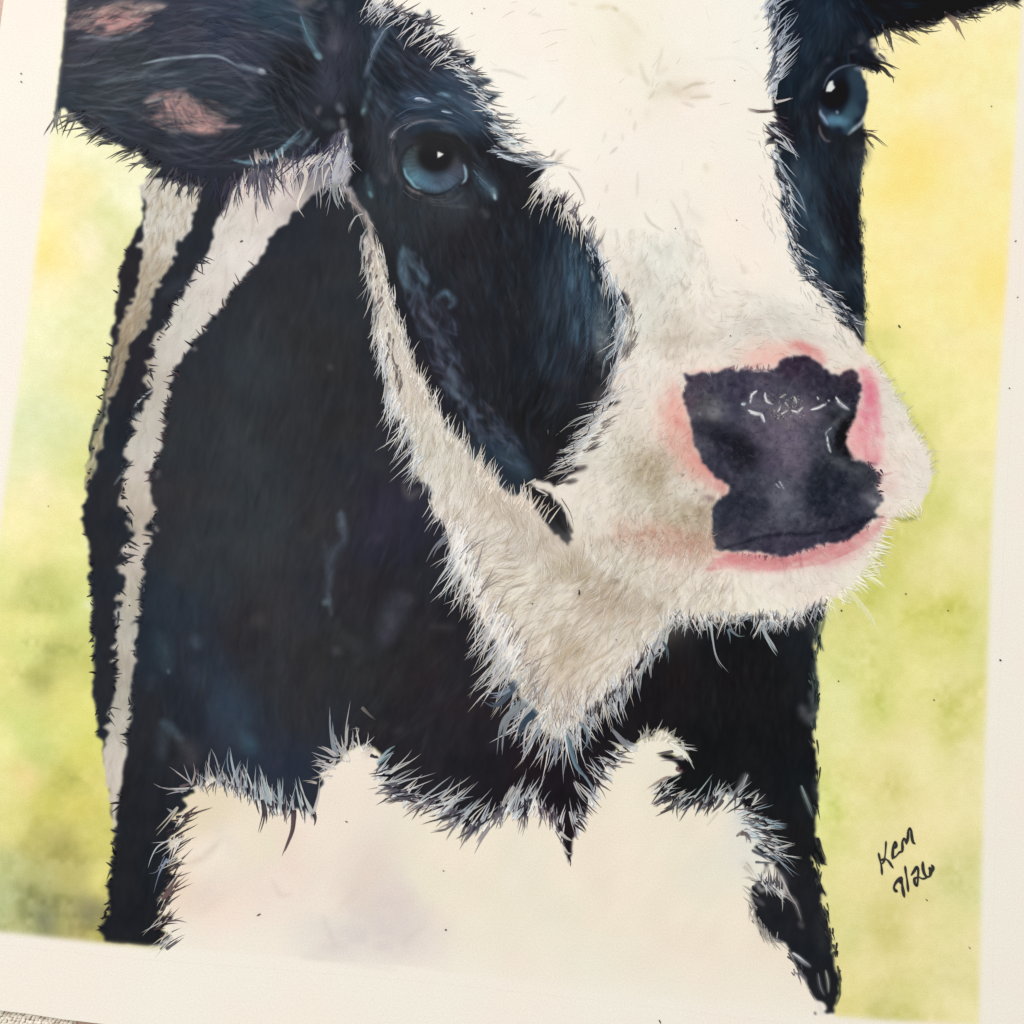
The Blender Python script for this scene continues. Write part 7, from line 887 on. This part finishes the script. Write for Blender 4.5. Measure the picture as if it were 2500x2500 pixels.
Hs(1200, 1800, 2.76, [([(980, 80), (900, 40), (840, -30), (797, -85)], 20, (196, 200, 210), .95, .9), ([(900, 90), (840, 50), (780, 30)], 12, (220, 216, 210), .95, .9), ([(830, 170), (760, 140), (690, 130)], 9, (214, 214, 214), .95, .9), ([(1050, 0), (1030, -40), (1010, -85)], 6, (200, 206, 200), .9, .8), ([(1230, 60), (1320, 120), (1380, 212)], 14, (240, 238, 230), .98, .98), ([(1200, 40), (1260, 80), (1340, 140)], 14, (238, 234, 222), .9, .7), ([(870, 160), (920, 165), (970, 165)], 8, (110, 96, 100), .9, .8), ([(1225, 95), (1170, 110), (1110, 128)], 13, (56, 50, 56), .95, .8), ([(1290, 130), (1230, 150), (1130, 160)], 15, (110, 100, 110), .8, .6), ([(1240, 215), (1280, 215), (1310, 200)], 22, (52, 24, 36), .95, .9),
    ([(1190, 270), (1120, 310), (1050, 360)], 13, (140, 120, 112), .9, .7), ([(1200, 370), (1130, 430), (1075, 462)], 15, (90, 76, 76), .95, .9), ([(1240, 450), (1180, 490), (1100, 532)], 13, (44, 40, 42), .98, .95), ([(1300, 360), (1240, 420), (1220, 440)], 8, (214, 208, 190), .9, .9), ([(1310, 475), (1400, 370), (1495, 248)], 12, (196, 212, 212), .98, .9), ([(1470, 430), (1520, 330), (1540, 280)], 10, (196, 206, 206), .95, .9), ([(1560, 420), (1520, 470), (1470, 505)], 13, (56, 56, 62), .95, .9), ([(1530, 500), (1480, 560), (1445, 600)], 5, (206, 198, 190), .7, .4),
    ([(1600, 420), (1680, 330), (1725, 245)], 18, (160, 164, 166), .9, .85), ([(1640, 400), (1600, 330), (1590, 310)], 8, (160, 160, 160), .8, .8), ([(1680, 640), (1720, 660), (1745, 715)], 14, (110, 98, 100), .9, .8), ([(1755, 760), (1830, 800), (1870, 820)], 11, (90, 90, 100), .9, .8), ([(1650, 670), (1680, 640)], 6, (120, 110, 110), .8, .7), ([(1700, 870), (1740, 900), (1770, 940)], 11, (190, 184, 170), .7, .5)], 'neck')
c7 = t(1200, 1800, [(1120, 330), (1180, 410), (1300, 460), (1440, 450), (1540, 390), (1640, 400), (1720, 480), (1830, 560), (1850, 660), (1900, 800)])
F(c7, [-40, -45, -52, -55, -60, -50, -20, 10, 10, 20], 110, (22, 60), (3.5, 7.5), [(206, 214, 212), WH, (176, 186, 194)], 'neck', a0=.85, a1=.75, inset=(4, 26), jit=12)
F(c7, [150, 140, 130, 128, 120, 130, 160, 195, 195, 200], 110, (14, 42), (4, 8.5), [(40, 40, 46), (80, 76, 80)], 'neck', a0=.92, a1=.8, inset=(4, 18), jit=12)
lobe = t(1800, 1800, [(130, 960), (97, 1020), (97, 1130), (125, 1220), (165, 1290), (230, 1345), (310, 1385)])
F(lobe, [200, 215, 235, 60, 55, 50, 30], 70, (12, 40), (3, 6), [(60, 60, 66), (120, 120, 122), (170, 168, 160)], 'neck', a0=.85, a1=.6, inset=(4, 22), jit=12)
Hs(1800, 1800, 2.76, [([(130, 1240), (180, 1340), (215, 1410)], 5, (130, 126, 120), .8, .5), ([(510, 790), (560, 840), (612, 862)], 14, (34, 36, 38), .98, .95), ([(530, 680), (560, 760), (605, 850)], 16, (34, 36, 38), .98, .95), ([(510, 880), (530, 920), (552, 948)], 14, (30, 30, 32), .98, .9), ([(540, 960), (570, 1020), (600, 1075)], 16, (30, 30, 32), .98, .95), ([(670, 1540), (695, 1640), (700, 1700)], 8, (50, 54, 40), .95, .8), ([(680, 1650), (690, 1740), (668, 1815)], 6, (70, 80, 50), .9, .8)], 'neck')
F(t(1800, 1800, [(510, 0), (540, 300), (530, 540), (540, 700)]) + t(1800, 1800, [(545, 960), (600, 1200), (650, 1420), (680, 1600)]), [80, 80, 75, 72, 72], 60, (12, 34), (4, 8), [(40, 44, 46), (30, 32, 34)], 'neck', a0=.9, a1=.8, inset=(2, 14), jit=8)
F(t(1800, 1800, [(350, 1440), (430, 1620), (500, 1730)]) , [60, 62, 60], 24, (12, 40), (4, 7), [(50, 50, 58), (110, 108, 116)], 'neck', a0=.85, a1=.7, inset=(6, 20), jit=8)
F(t(1800, 1200, [(560, 860), (530, 1000), (515, 1200), (540, 1350), (515, 1560)]), [95, 85, 85, 80], 60, (14, 36), (4, 8), [(40, 50, 50), (70, 84, 78), (30, 34, 36)], 'neck', a0=.9, a1=.75, inset=(2, 14), jit=9)
F(t(1800, 0, [(870, 960), (840, 1100), (830, 1300), (830, 1500)]) + t(1800, 600, [(850, 60), (860, 300), (862, 560)]), [70, 80, 85, 85, 85], 50, (8, 22), (3, 6), [(40, 44, 48), (70, 76, 76)], 'face', a0=.85, a1=.6, inset=(2, 8), jit=12)

Hs(940, 200, 6.0375, [(p, w_, col, a0, a1) for p, w_, col, a0, a1 in [
    ([(150, 520), (360, 400), (620, 380), (900, 430)], 4, (104, 122, 150), .6, .3), ([(200, 560), (400, 470), (640, 460)], 3.5, (92, 104, 130), .6, .3), ([(860, 560), (1060, 640), (1220, 800)], 4, (110, 124, 146), .6, .3), ([(900, 500), (1120, 580), (1300, 740)], 4, (96, 116, 142), .6, .3), ([(980, 400), (1220, 540), (1400, 720)], 4, (120, 142, 166), .6, .3),
    ([(80, 980), (110, 860), (200, 740)], 4, (112, 112, 126), .6, .3), ([(120, 1020), (110, 1200), (170, 1380)], 4, (110, 108, 118), .6, .3), ([(60, 1100), (60, 1280), (130, 1460)], 4, (92, 92, 104), .6, .3), ([(260, 1600), (420, 1720), (620, 1780)], 4, (110, 108, 110), .6, .3), ([(640, 1720), (860, 1740), (1080, 1650)], 4, (104, 110, 118), .6, .3), ([(700, 1820), (960, 1830), (1160, 1740)], 4, (88, 96, 102), .6, .3),
    ([(1300, 1300), (1420, 1440), (1560, 1560)], 5, (110, 144, 166), .65, .4), ([(1340, 1400), (1460, 1540), (1600, 1680)], 4, (94, 126, 148), .6, .3), ([(1280, 1180), (1380, 1260), (1500, 1330)], 4, (84, 98, 120), .6, .3), ([(1420, 700), (1560, 860), (1660, 980)], 4, (120, 138, 160), .6, .4), ([(330, 250), (500, 200), (700, 230)], 4, (96, 122, 160), .6, .4), ([(560, 320), (760, 300), (960, 380)], 4, (100, 128, 154), .6, .3)]], 'face')
W2 = (238, 240, 236)
lf = t(1800, 1800, [(60, 480), (100, 560), (110, 660), (200, 740), (250, 830)])
F(lf, [-25, 5, 15, 25, 40], 60, (34, 80), (3, 6), [W2, (200, 212, 218), (150, 168, 182)], 'neck', a0=.8, a1=.8, inset=(6, 30), jit=12)
F(t(1800, 1800, [(170, 600), (230, 700), (290, 800)]), [195, 205, 210], 40, (22, 56), (3, 6), [(44, 48, 58), (80, 84, 96)], 'neck', a0=.9, a1=.7, inset=(0, 20), jit=12)
F(t(1800, 1800, [(150, 960), (230, 1000), (310, 1060)]), [60, 55, 60], 36, (22, 50), (3, 6), [(206, 204, 204), (130, 132, 144), W2], 'neck', a0=.8, a1=.7, inset=(4, 24), jit=12)
F(t(1800, 1800, [(150, 950), (230, 970), (300, 1000)]), [-110, -110, -100], 26, (16, 36), (3, 6), [(40, 40, 50), (70, 70, 82)], 'neck', a0=.9, a1=.8, inset=(2, 14), jit=12)
Hs(1800, 1800, 2.76, [([(60, 500), (160, 540), (250, 570), (335, 600)], 8, (176, 198, 208), .9, .9), ([(110, 590), (220, 600), (335, 605)], 7, (150, 176, 190), .9, .9), ([(90, 610), (160, 650), (235, 690)], 7, W2, .9, .85), ([(70, 250), (40, 320), (0, 400)], 6, (190, 196, 196), .9, .8), ([(140, 380), (110, 440), (60, 500)], 7, (206, 212, 206), .9, .8), ([(430, 325), (470, 430), (515, 545)], 7, (140, 156, 156), .9, .6), ([(290, 930), (350, 1060), (400, 1140), (435, 1240)], 7, (196, 192, 190), .85, .7), ([(370, 1455), (430, 1495), (495, 1548)], 7, (214, 218, 222), .9, .9),
    ([(595, 1570), (612, 1650), (616, 1725)], 5, (170, 170, 158), .8, .7), ([(545, 1590), (560, 1680), (585, 1740)], 4.5, (140, 140, 150), .7, .7), ([(120, 840), (200, 850), (280, 880)], 8, (60, 66, 78), .9, .8), ([(60, 840), (90, 880), (120, 930)], 5, (170, 164, 150), .7, .6), ([(100, 1000), (120, 1060), (150, 1090)], 9, (36, 36, 42), .95, .9)], 'neck')

# ------------------------------------------------------------------ materials
def new_mat(name):
    m = bpy.data.materials.new(name); m.use_nodes = True
    nt = m.node_tree
    return m, nt, nt.nodes['Principled BSDF']
def paper_like(name, rough_=.65, spec=.06, attr=True, base=(0, 0, 0)):
    """printed drawing paper: ink colour, fine tooth, tiny tonal grain"""
    m, nt, b = new_mat(name)
    N_, L_ = nt.nodes, nt.links
    geo = N_.new('ShaderNodeNewGeometry')
    tooth = N_.new('ShaderNodeTexNoise'); tooth.inputs['Scale'].default_value = 2400; tooth.inputs['Detail'].default_value = 3
    L_.new(geo.outputs['Position'], tooth.inputs['Vector'])
    mot = N_.new('ShaderNodeTexNoise'); mot.inputs['Scale'].default_value = 42; mot.inputs['Detail'].default_value = 4
    L_.new(geo.outputs['Position'], mot.inputs['Vector'])
    ramp = N_.new('ShaderNodeMix'); ramp.data_type = 'RGBA'; ramp.blend_type = 'MIX'
    ramp.inputs[6].default_value = (1.0, .975, .965, 1); ramp.inputs[7].default_value = (.975, 1.0, .985, 1)
    cr = N_.new('ShaderNodeMapRange'); cr.inputs[1].default_value = .35; cr.inputs[2].default_value = .65
    L_.new(mot.outputs['Fac'], cr.inputs[0]); L_.new(cr.outputs[0], ramp.inputs[0])
    g = N_.new('ShaderNodeMapRange'); g.inputs[1].default_value = .25; g.inputs[2].default_value = .75; g.inputs[3].default_value = .93; g.inputs[4].default_value = 1.07
    L_.new(tooth.outputs['Fac'], g.inputs[0])
    mul = N_.new('ShaderNodeVectorMath'); mul.operation = 'MULTIPLY'
    sc = N_.new('ShaderNodeVectorMath'); sc.operation = 'SCALE'
    if attr:
        a = N_.new('ShaderNodeAttribute'); a.attribute_name = 'paint'
        L_.new(a.outputs['Color'], mul.inputs[0])
    else: mul.inputs[0].default_value = base
    L_.new(ramp.outputs[2], mul.inputs[1]); L_.new(mul.outputs[0], sc.inputs[0]); L_.new(g.outputs[0], sc.inputs['Scale'])
    L_.new(sc.outputs[0], b.inputs['Base Color'])
    b.inputs['Roughness'].default_value = rough_
    b.inputs['Specular IOR Level'].default_value = spec
    bm = N_.new('ShaderNodeBump'); bm.inputs['Strength'].default_value = .25; bm.inputs['Distance'].default_value = .00012
    L_.new(tooth.outputs['Fac'], bm.inputs['Height']); L_.new(bm.outputs[0], b.inputs['Normal'])
    return m
M_INK = paper_like('printed_paper')
M_PEN = paper_like('black_marker_ink', .4, .4, False, (.012, .012, .012))

def mesh_obj(name, verts, faces, mat, parent=None, cols=None, loops4=True):
    me = bpy.data.meshes.new(name)
    v = np.asarray(verts, np.float32); f = np.asarray(faces, np.int32)
    me.vertices.add(len(v)); me.vertices.foreach_set('co', v.ravel())
    k = f.shape[1]
    me.loops.add(f.size); me.loops.foreach_set('vertex_index', f.ravel())
    me.polygons.add(len(f)); me.polygons.foreach_set('loop_start', np.arange(0, f.size, k, dtype=np.int32))
    me.update(calc_edges=True)
    if cols is not None:
        a = me.color_attributes.new('paint', 'FLOAT_COLOR', 'POINT')
        c = np.ones((len(v), 4), np.float32); c[:, :3] = cols
        a.data.foreach_set('color', c.ravel())
    me.materials.append(mat)
    o = bpy.data.objects.new(name, me); COL.objects.link(o)
    if parent: o.parent = parent
    return o

# ------------------------------------------------------------------ the sheet: print areas as a fine grid of inked paper
LAB = np.ones((N, N), np.uint8)              # 1 background wash
def lab(p, v, sub=None):
    m = polymask(p) > .5
    if sub is not None: m &= sub
    LAB[m] = v
inpic = polymask(PIC) > .5
lab(DARK_L, 7); lab([(405, 2600), (405, 2290)] + CHEST[:-32] + [(1995, 2420), (2042, 2490), (2042, 2600)], 7); lab(BAND1, 7)
lab([(163, -60), (760, -60), (760, 340), (700, 400)] + EAR_LOW[::-1], 2)
lab([(760, -60), (920, -60), (1500, 700), (1560, 1250), (1300, 1250), (1129, 1080), (1024, 905), (944, 690), (900, 560), (830, 480), (745, 370)], 3)
lab(DARK_R, 3); lab(t(1800, 0, [(760, -160), (860, 60), (960, 240), (1030, 200), (1150, 210), (1330, 170), (1420, 110), (1530, 110), (1700, 40), (1900, 20), (1960, -200)]), 8)
lab(JAW, 3); lab(BLAZE, 3)
lab(NOSE, 6); lab(EYE_L, 4); lab(EYE_R, 5)
LAB[~inpic] = 0

# paper-space axes run along the sheet
x0w, y0w = P(np.array([0., 2500., 0., 2500., -60]), np.array([0., 0., 2500., 2500., 2500]))
D = 0.000292
ang_s = RAD(0.0)
X0, X1 = x0w.min() - .012, x0w.max() + .012
Y0, Y1 = y0w.min() - .012, y0w.max() + .012
NX, NY = int((X1 - X0) / D), int((Y1 - Y0) / D)
gx, gy = np.meshgrid(X0 + np.arange(NX + 1) * D, Y0 + np.arange(NY + 1) * D)
gu, gv = Pinv(gx, gy)
fu = np.clip((gu - O0) * S, 0, N - 1.001); fv = np.clip((gv - O0) * S, 0, N - 1.001)
iu, iv = fu.astype(int), fv.astype(int); tu, tv = (fu - iu)[..., None], (fv - iv)[..., None]
C = (IMG[iv, iu] * (1 - tu) + IMG[iv, iu + 1] * tu) * (1 - tv) + (IMG[iv + 1, iu] * (1 - tu) + IMG[iv + 1, iu + 1] * tu) * tv
Cl = albedo(C).astype(np.float32)
# the sheet's own outline
SHEET = [(26, -140), (9, 0), (-1, 76), (-60, 540), (-145, 1250), (-290, 2450), (0, 2467), (60, 2474), (150, 2488), (250, 2500), (700, 2556), (2660, 2790), (2760, 1200), (2790, -140)]
cu = (gu[:-1, :-1] + gu[1:, 1:]) / 2; cv_ = (gv[:-1, :-1] + gv[1:, 1:]) / 2
flab = LAB[np.clip((cv_ - O0) * S, 0, N - 1).astype(int), np.clip((cu - O0) * S, 0, N - 1).astype(int)]
flab[(cu < O0 + 4) | (cu > O1 - 4) | (cv_ < O0 + 4) | (cv_ > O1 - 4)] = 0
root = bpy.data.objects.new('art_print', None); COL.objects.link(root)
root.empty_display_size = .02
root['label'] = 'cream art print of a black and white calf, signed in black'
root['category'] = 'art print'
vid = np.arange((NX + 1) * (NY + 1)).reshape(NY + 1, NX + 1)
quads = np.stack([vid[:-1, :-1], vid[:-1, 1:], vid[1:, 1:], vid[1:, :-1]], -1)
V = np.stack([gx, gy, np.full_like(gx, SHEET_Z)], -1).reshape(-1, 3); CC = Cl.reshape(-1, 3)
PARTS = {}
NAMES = {1: 'painted_background', 2: 'painted_ear', 3: 'painted_face', 4: 'painted_eye', 5: 'painted_eye', 6: 'painted_nose', 7: 'painted_neck', 8: 'painted_ear'}
PL = {1: 'soft yellow and green wash behind the calf', 2: 'dark ear at the upper left with two pink patches', 8: 'black ear tip cut off at the upper right', 3: 'black face with a white blaze and furry white jaw',
      4: 'blue eye of the near side with a triangular glint', 5: 'blue eye at the far edge of the face', 6: 'dark purple nose with white glints and a pink rim', 7: 'black neck with beige streaks above a white chest'}
for v in (1, 7, 3, 2, 8, 6, 4, 5):
    q = quads[flab == v]
    if not len(q): continue
    u, inv = np.unique(q, return_inverse=True)
    o = mesh_obj(NAMES[v], V[u], inv.reshape(-1, 4), M_INK, root if v not in (4, 5, 6) else PARTS[3], CC[u])
    o['label'] = PL[v]; PARTS[v] = o
# bare margin, body and edges of the sheet.  Its outline is cut straight along the real paper edges.
pin_lin = albedo(PAPER)
sx, sy = P(np.array([p[0] for p in SHEET], float), np.array([p[1] for p in SHEET], float))
sheet_m = polymask([(np.clip(a, O0 + 2, O1 - 2), np.clip(b, O0 + 2, O1 - 2)) for a, b in SHEET])
inside = sheet_m[np.clip((cv_ - O0) * S, 0, N - 1).astype(int), np.clip((cu - O0) * S, 0, N - 1).astype(int)] > .5
near_print = np.zeros_like(inside)
pm = blur(polymask(PIC), 26) > .004
near_print = pm[np.clip((cv_ - O0) * S, 0, N - 1).astype(int), np.clip((cu - O0) * S, 0, N - 1).astype(int)]
q = quads[(flab == 0) & near_print & inside]
u, inv = np.unique(q, return_inverse=True)
V2, F2, C2 = V[u].copy(), inv.reshape(-1, 4), CC[u]
sheet = mesh_obj('printed_margin', V2, F2, M_INK, root, C2)
sheet['label'] = 'bare cream edge round the picture'
import bmesh
def prism(name, xs, ys, z0, z1, mat, parent=None, col=None, bevel=0):
    bm = bmesh.new()
    vs = [bm.verts.new((x, y, z0)) for x, y in zip(xs, ys)]
    f = bm.faces.new(vs)
    if f.normal.z > 0: pass
    r = bmesh.ops.extrude_face_region(bm, geom=[f])
    for e in r['geom']:
        if isinstance(e, bmesh.types.BMVert): e.co.z = z1
    bmesh.ops.recalc_face_normals(bm, faces=bm.faces)
    me = bpy.data.meshes.new(name); bm.to_mesh(me); bm.free()
    me.materials.append(mat)
    if col is not None:
        a = me.color_attributes.new('paint', 'FLOAT_COLOR', 'POINT')
        a.data.foreach_set('color', np.tile(np.r_[col, 1].astype(np.float32), len(me.vertices)))
    o = bpy.data.objects.new(name, me); COL.objects.link(o)
    if parent: o.parent = parent
    return o
slab = prism('paper_sheet', sx, sy, SHEET_Z - .0004, SHEET_Z - .00002, M_INK, root, pin_lin)

# ------------------------------------------------------------------ hair strokes as geometry on the sheet
OWN = {'ear': 2, 'face': 3, 'neck': 7, 'nose': 6, 'ear_right': 8}
lev = 0
for own in ('neck', 'ear', 'ear_right', 'face', 'nose'):
    if own not in STROKES: continue
    Vs, Fs, Cs, base = [], [], [], 0
    for lx, ly, c in STROKES[own]:
        n, k = lx.shape[:2]
        if n == 0: continue
        X, Y = P(lx, ly)
        z = SHEET_Z + .000012 + ((lev + np.arange(n)) % 900) * 1.3e-7
        lev += n
        Z = np.broadcast_to(z[:, None, None], X.shape)
        Vs.append(np.stack([X, Y, Z], -1).reshape(-1, 3)); Cs.append(np.repeat(c[:, :, None, :], 2, 2).reshape(-1, 3))
        idx = (np.arange(n) * k * 2)[:, None] + (np.arange(k - 1) * 2)[None]
        q = np.stack([idx, idx + 1, idx + 3, idx + 2], -1).reshape(-1, 4) + base
        Fs.append(q); base += n * k * 2
    Vv, Ff, Cc = np.vstack(Vs), np.vstack(Fs), np.vstack(Cs)
    par = PARTS[OWN[own]]
    if own == 'nose': par = PARTS[3]
    o = mesh_obj('fur_stroke', Vv, Ff, M_INK, par, albedo(Cc))
    o['kind'] = 'stuff'
    nrm = np.cross(Vv[Ff[:, 1]] - Vv[Ff[:, 0]], Vv[Ff[:, 2]] - Vv[Ff[:, 0]])[:, 2]
    if (nrm < 0).mean() > .5: o.data.flip_normals()

# ------------------------------------------------------------------ handwriting
def pen(name, lines, wd, parent, z):
    Vs, Fs, b = [], [], 0
    for li, (pts, ws) in enumerate(lines):
        p = spline(pts, 7)
        d = np.gradient(p, axis=0); d /= np.hypot(d[:, 0], d[:, 1])[:, None] + 1e-9
        s = np.linspace(0, 1, len(p))
        hw = wd * ws * .5 * (.82 + .18 * np.sin(s * 9 + li)) * np.minimum(1, .55 + 6 * np.minimum(s, 1 - s))
        # round ends
        p = np.vstack([p[0] - d[0] * hw[0] * .8, p, p[-1] + d[-1] * hw[-1] * .8]); d = np.vstack([d[0], d, d[-1]]); hw = np.r_[hw[0] * .35, hw, hw[-1] * .35]
        lx = np.stack([p[:, 0] - d[:, 1] * hw, p[:, 0] + d[:, 1] * hw], -1); ly = np.stack([p[:, 1] + d[:, 0] * hw, p[:, 1] - d[:, 0] * hw], -1)
        X, Y = P(lx, ly); k = len(p)
        Vs.append(np.stack([X, Y, np.full_like(X, z + li * 1.5e-6)], -1).reshape(-1, 3))
        i = np.arange(k - 1) * 2 + b
        Fs.append(np.stack([i, i + 2, i + 3, i + 1], -1)); b += 2 * k
    return mesh_obj(name, np.vstack(Vs), np.vstack(Fs), M_PEN, parent)
T = lambda pts: t(2120, 2000, pts, 8.783)
ZP = SHEET_Z + .00016
K_ = [(T([(215, 720), (240, 850), (275, 1000), (290, 1190)]), 1.0), (T([(375, 470), (368, 620), (352, 790), (335, 890), (290, 960)]), .85), (T([(260, 880), (350, 850), (430, 900), (490, 990), (530, 1050)]), 1.05)]
E_ = [(T([(562, 625), (596, 560), (572, 485), (534, 560), (520, 680), (512, 850)]), 1.2), (T([(515, 835), (590, 790), (660, 710), (720, 695)]), .95)]
M_ = [(T([(725, 700), (728, 590), (725, 490), (760, 410), (800, 470), (815, 520)]), 1.15), (T([(812, 530), (845, 380), (850, 260), (885, 190), (915, 250), (925, 350), (950, 480), (1000, 530)]), 1.2)]
N7 = [(T([(620, 1550), (570, 1520), (545, 1450), (600, 1340), (700, 1240)]), 1.35), (T([(700, 1235), (715, 1350), (735, 1500), (768, 1670)]), 1.35), (T([(680, 1270), (700, 1340), (660, 1350)]), 1.6)]
SL = [(T([(783, 1000), (800, 1140), (830, 1330), (852, 1550)]), 1.05)]
N2 = [(T([(915, 1200), (970, 1120), (1030, 1025), (1065, 1090), (1060, 1240), (1055, 1340), (1035, 1425), (990, 1370), (985, 1280), (1020, 1250)]), 1.2), (T([(1000, 1260), (1080, 1240), (1160, 1275), (1260, 1250)]), .85)]
N6 = [(T([(1165, 910), (1165, 1020), (1190, 1150), (1250, 1230), (1320, 1210), (1350, 1130), (1385, 1050), (1355, 980)]), 1.3), (T([(1310, 1030), (1320, 1120), (1330, 1200)]), 1.3)]
sig = None
for nm, ls in (('letter', K_), ('letter', E_), ('letter', M_), ('digit', N7), ('slash', SL), ('digit', N2), ('digit', N6)):
    pen('signature_' + nm, ls, 6.1, root, ZP)

# ------------------------------------------------------------------ specks of dirt lying in the print
SPECKS = [(52, 180, 2.6, 0, 1), (52, 200, 3, 0, 1), (590, 589, 6, -25, .4), (1152, 33, 2, 0, 1), (1182, 21, 1.6, 0, 1), (1848, 118, 3, 0, .5), (1793, 197, 3, 0, .5), (1649, 558, 2, 0, 1), (1798, 538, 2.2, 0, 1), (2420, 260, 3, -60, .4), (2479, 589, 3.5, -40, .4), (1783, 820, 2, 0, 1), (2195, 797, 6, 52, .4),
          (2484, 726, 3, 0, .5), (2464, 948, 2.4, 0, 1), (118, 1236, 2, 90, .6), (318, 1336, 5, 15, .6), (316, 1478, 2.8, 0, 1), (1414, 1447, 10.5, 88, .26), (1300, 1474, 3, 20, .6), (1504, 1562, 2, 0, 1), (2054, 1491, 3, 0, 1), (2314, 1491, 2.6, 0, .8), (2442, 1612, 4, 35, .7), (2280, 1709, 2.6, 0, .8), (2047, 1663, 2.4, 0, 1), (2211, 1450, 2.6, 0, 1),
          (632, 2233, 8, -30, .22), (846, 2006, 5, 25, .4), (1088, 2270, 3.2, 0, 1), (1083, 2126, 3, -20, .5), (1611, 2494, 7, 65, .3), (2262, 2197, 5, 40, .3), (2367, 2314, 5, 50, .25)]
for i, (sx_, sy_, r, a, asp) in enumerate(SPECKS):
    k = 10; th = np.linspace(0, 2 * math.pi, k, endpoint=False)
    rr = r * .72 * (1 + rng.uniform(-.2, .2, k)); ex, ey = np.cos(th) * rr, np.sin(th) * rr * asp
    ca, sa = math.cos(RAD(a)), math.sin(RAD(a))
    X, Y = P(sx_ + ex * ca - ey * sa, sy_ + ex * sa + ey * ca)
    prism('dirt_speck', X, Y, SHEET_Z + .00012, SHEET_Z + .0002, M_PEN, root)

# ------------------------------------------------------------------ what the sheet lies on
mt, nt, b = new_mat('pinkish_wood')
geo = nt.nodes.new('ShaderNodeNewGeometry')
mp = nt.nodes.new('ShaderNodeMapping'); mp.inputs['Scale'].default_value = (60, 900, 60)
ns = nt.nodes.new('ShaderNodeTexNoise'); ns.inputs['Detail'].default_value = 5
rp = nt.nodes.new('ShaderNodeValToRGB')
rp.color_ramp.elements[0].position = .3; rp.color_ramp.elements[0].color = (.50, .30, .22, 1)
rp.color_ramp.elements[1].position = .7; rp.color_ramp.elements[1].color = (.66, .48, .38, 1)
nt.links.new(geo.outputs['Position'], mp.inputs[0]); nt.links.new(mp.outputs[0], ns.inputs['Vector']); nt.links.new(ns.outputs['Fac'], rp.inputs[0]); nt.links.new(rp.outputs[0], b.inputs['Base Color'])
b.inputs['Roughness'].default_value = .5
TABZ = -.0030
tab = prism('tabletop', np.array([-.5, .5, .5, -.5]), np.array([-.5, -.5, .5, .5]), -.03, TABZ, mt)
tab['kind'] = 'structure'
# woven straw mat under the lower left corner of the sheet
mm, nt, b = new_mat('woven_straw')
oi = nt.nodes.new('ShaderNodeNewGeometry')
ns = nt.nodes.new('ShaderNodeTexNoise'); ns.inputs['Scale'].default_value = 700; ns.inputs['Detail'].default_value = 3
rp = nt.nodes.new('ShaderNodeValToRGB')
rp.color_ramp.elements[0].position = .3; rp.color_ramp.elements[0].color = (.66, .58, .46, 1)
rp.color_ramp.elements[1].position = .7; rp.color_ramp.elements[1].color = (.95, .91, .82, 1)
nt.links.new(oi.outputs['Position'], ns.inputs['Vector']); nt.links.new(ns.outputs['Fac'], rp.inputs[0]); nt.links.new(rp.outputs[0], b.inputs['Base Color'])
b.inputs['Roughness'].default_value = .8
mat_o = bpy.data.objects.new('woven_placemat', None); COL.objects.link(mat_o)
mat_o['label'] = 'beige woven straw mat peeping out under the lower left corner of the print'; mat_o['category'] = 'placemat'
bx_, by_ = P(np.array([-120., 178., 176., -120.]), np.array([2380., 2420., 2640., 2640.]))
TH = Vector((bx_[1] - bx_[0], by_[1] - by_[0], 0))
prism('backing', bx_, by_, TABZ + .00002, TABZ + .0008, mm, mat_o)
# little knots of the weave, each a twisted bead of straw
bm = bmesh.new()
bmesh.ops.create_icosphere(bm, subdivisions=2, radius=1)
for v in bm.verts:
    v.co.x *= 1.0 - .25 * v.co.y * v.co.y
kn = bpy.data.meshes.new('knot'); bm.to_mesh(kn); bm.free(); kn.materials.append(mm)
for p_ in kn.polygons: p_.use_smooth = True
kv = np.empty(len(kn.vertices) * 3, np.float32); kn.vertices.foreach_get('co', kv); kv = kv.reshape(-1, 3)
bm = bmesh.new()
row = 0
for iy in range(13):
    for ix in range(30):
        u = -110 + ix * 10.0 + (iy % 2) * 5 + random.uniform(-1.5, 1.5); v_ = 2452 + u * .13 - 30 + iy * 8.5 + random.uniform(-1.2, 1.2)
        if u > 172: continue
        x_, y_ = P(np.array(u), np.array(v_))
        m4 = Matrix.Translation((float(x_), float(y_), TABZ + .0011 + random.uniform(-.0002, .0003))) @ Matrix.Rotation(RAD(40 + random.uniform(-38, 38)), 4, 'Z') @ Matrix.Diagonal((.00078, .00056, .0008, 1))
        r = bmesh.ops.create_icosphere(bm, subdivisions=1, radius=1, matrix=m4)
me = bpy.data.meshes.new('weave'); bm.to_mesh(me); bm.free()
for p_ in me.polygons: p_.use_smooth = True
me.materials.append(mm)
wv = bpy.data.objects.new('weave', me); COL.objects.link(wv); wv.parent = mat_o; wv['kind'] = 'stuff'
bpy.data.meshes.remove(kn)
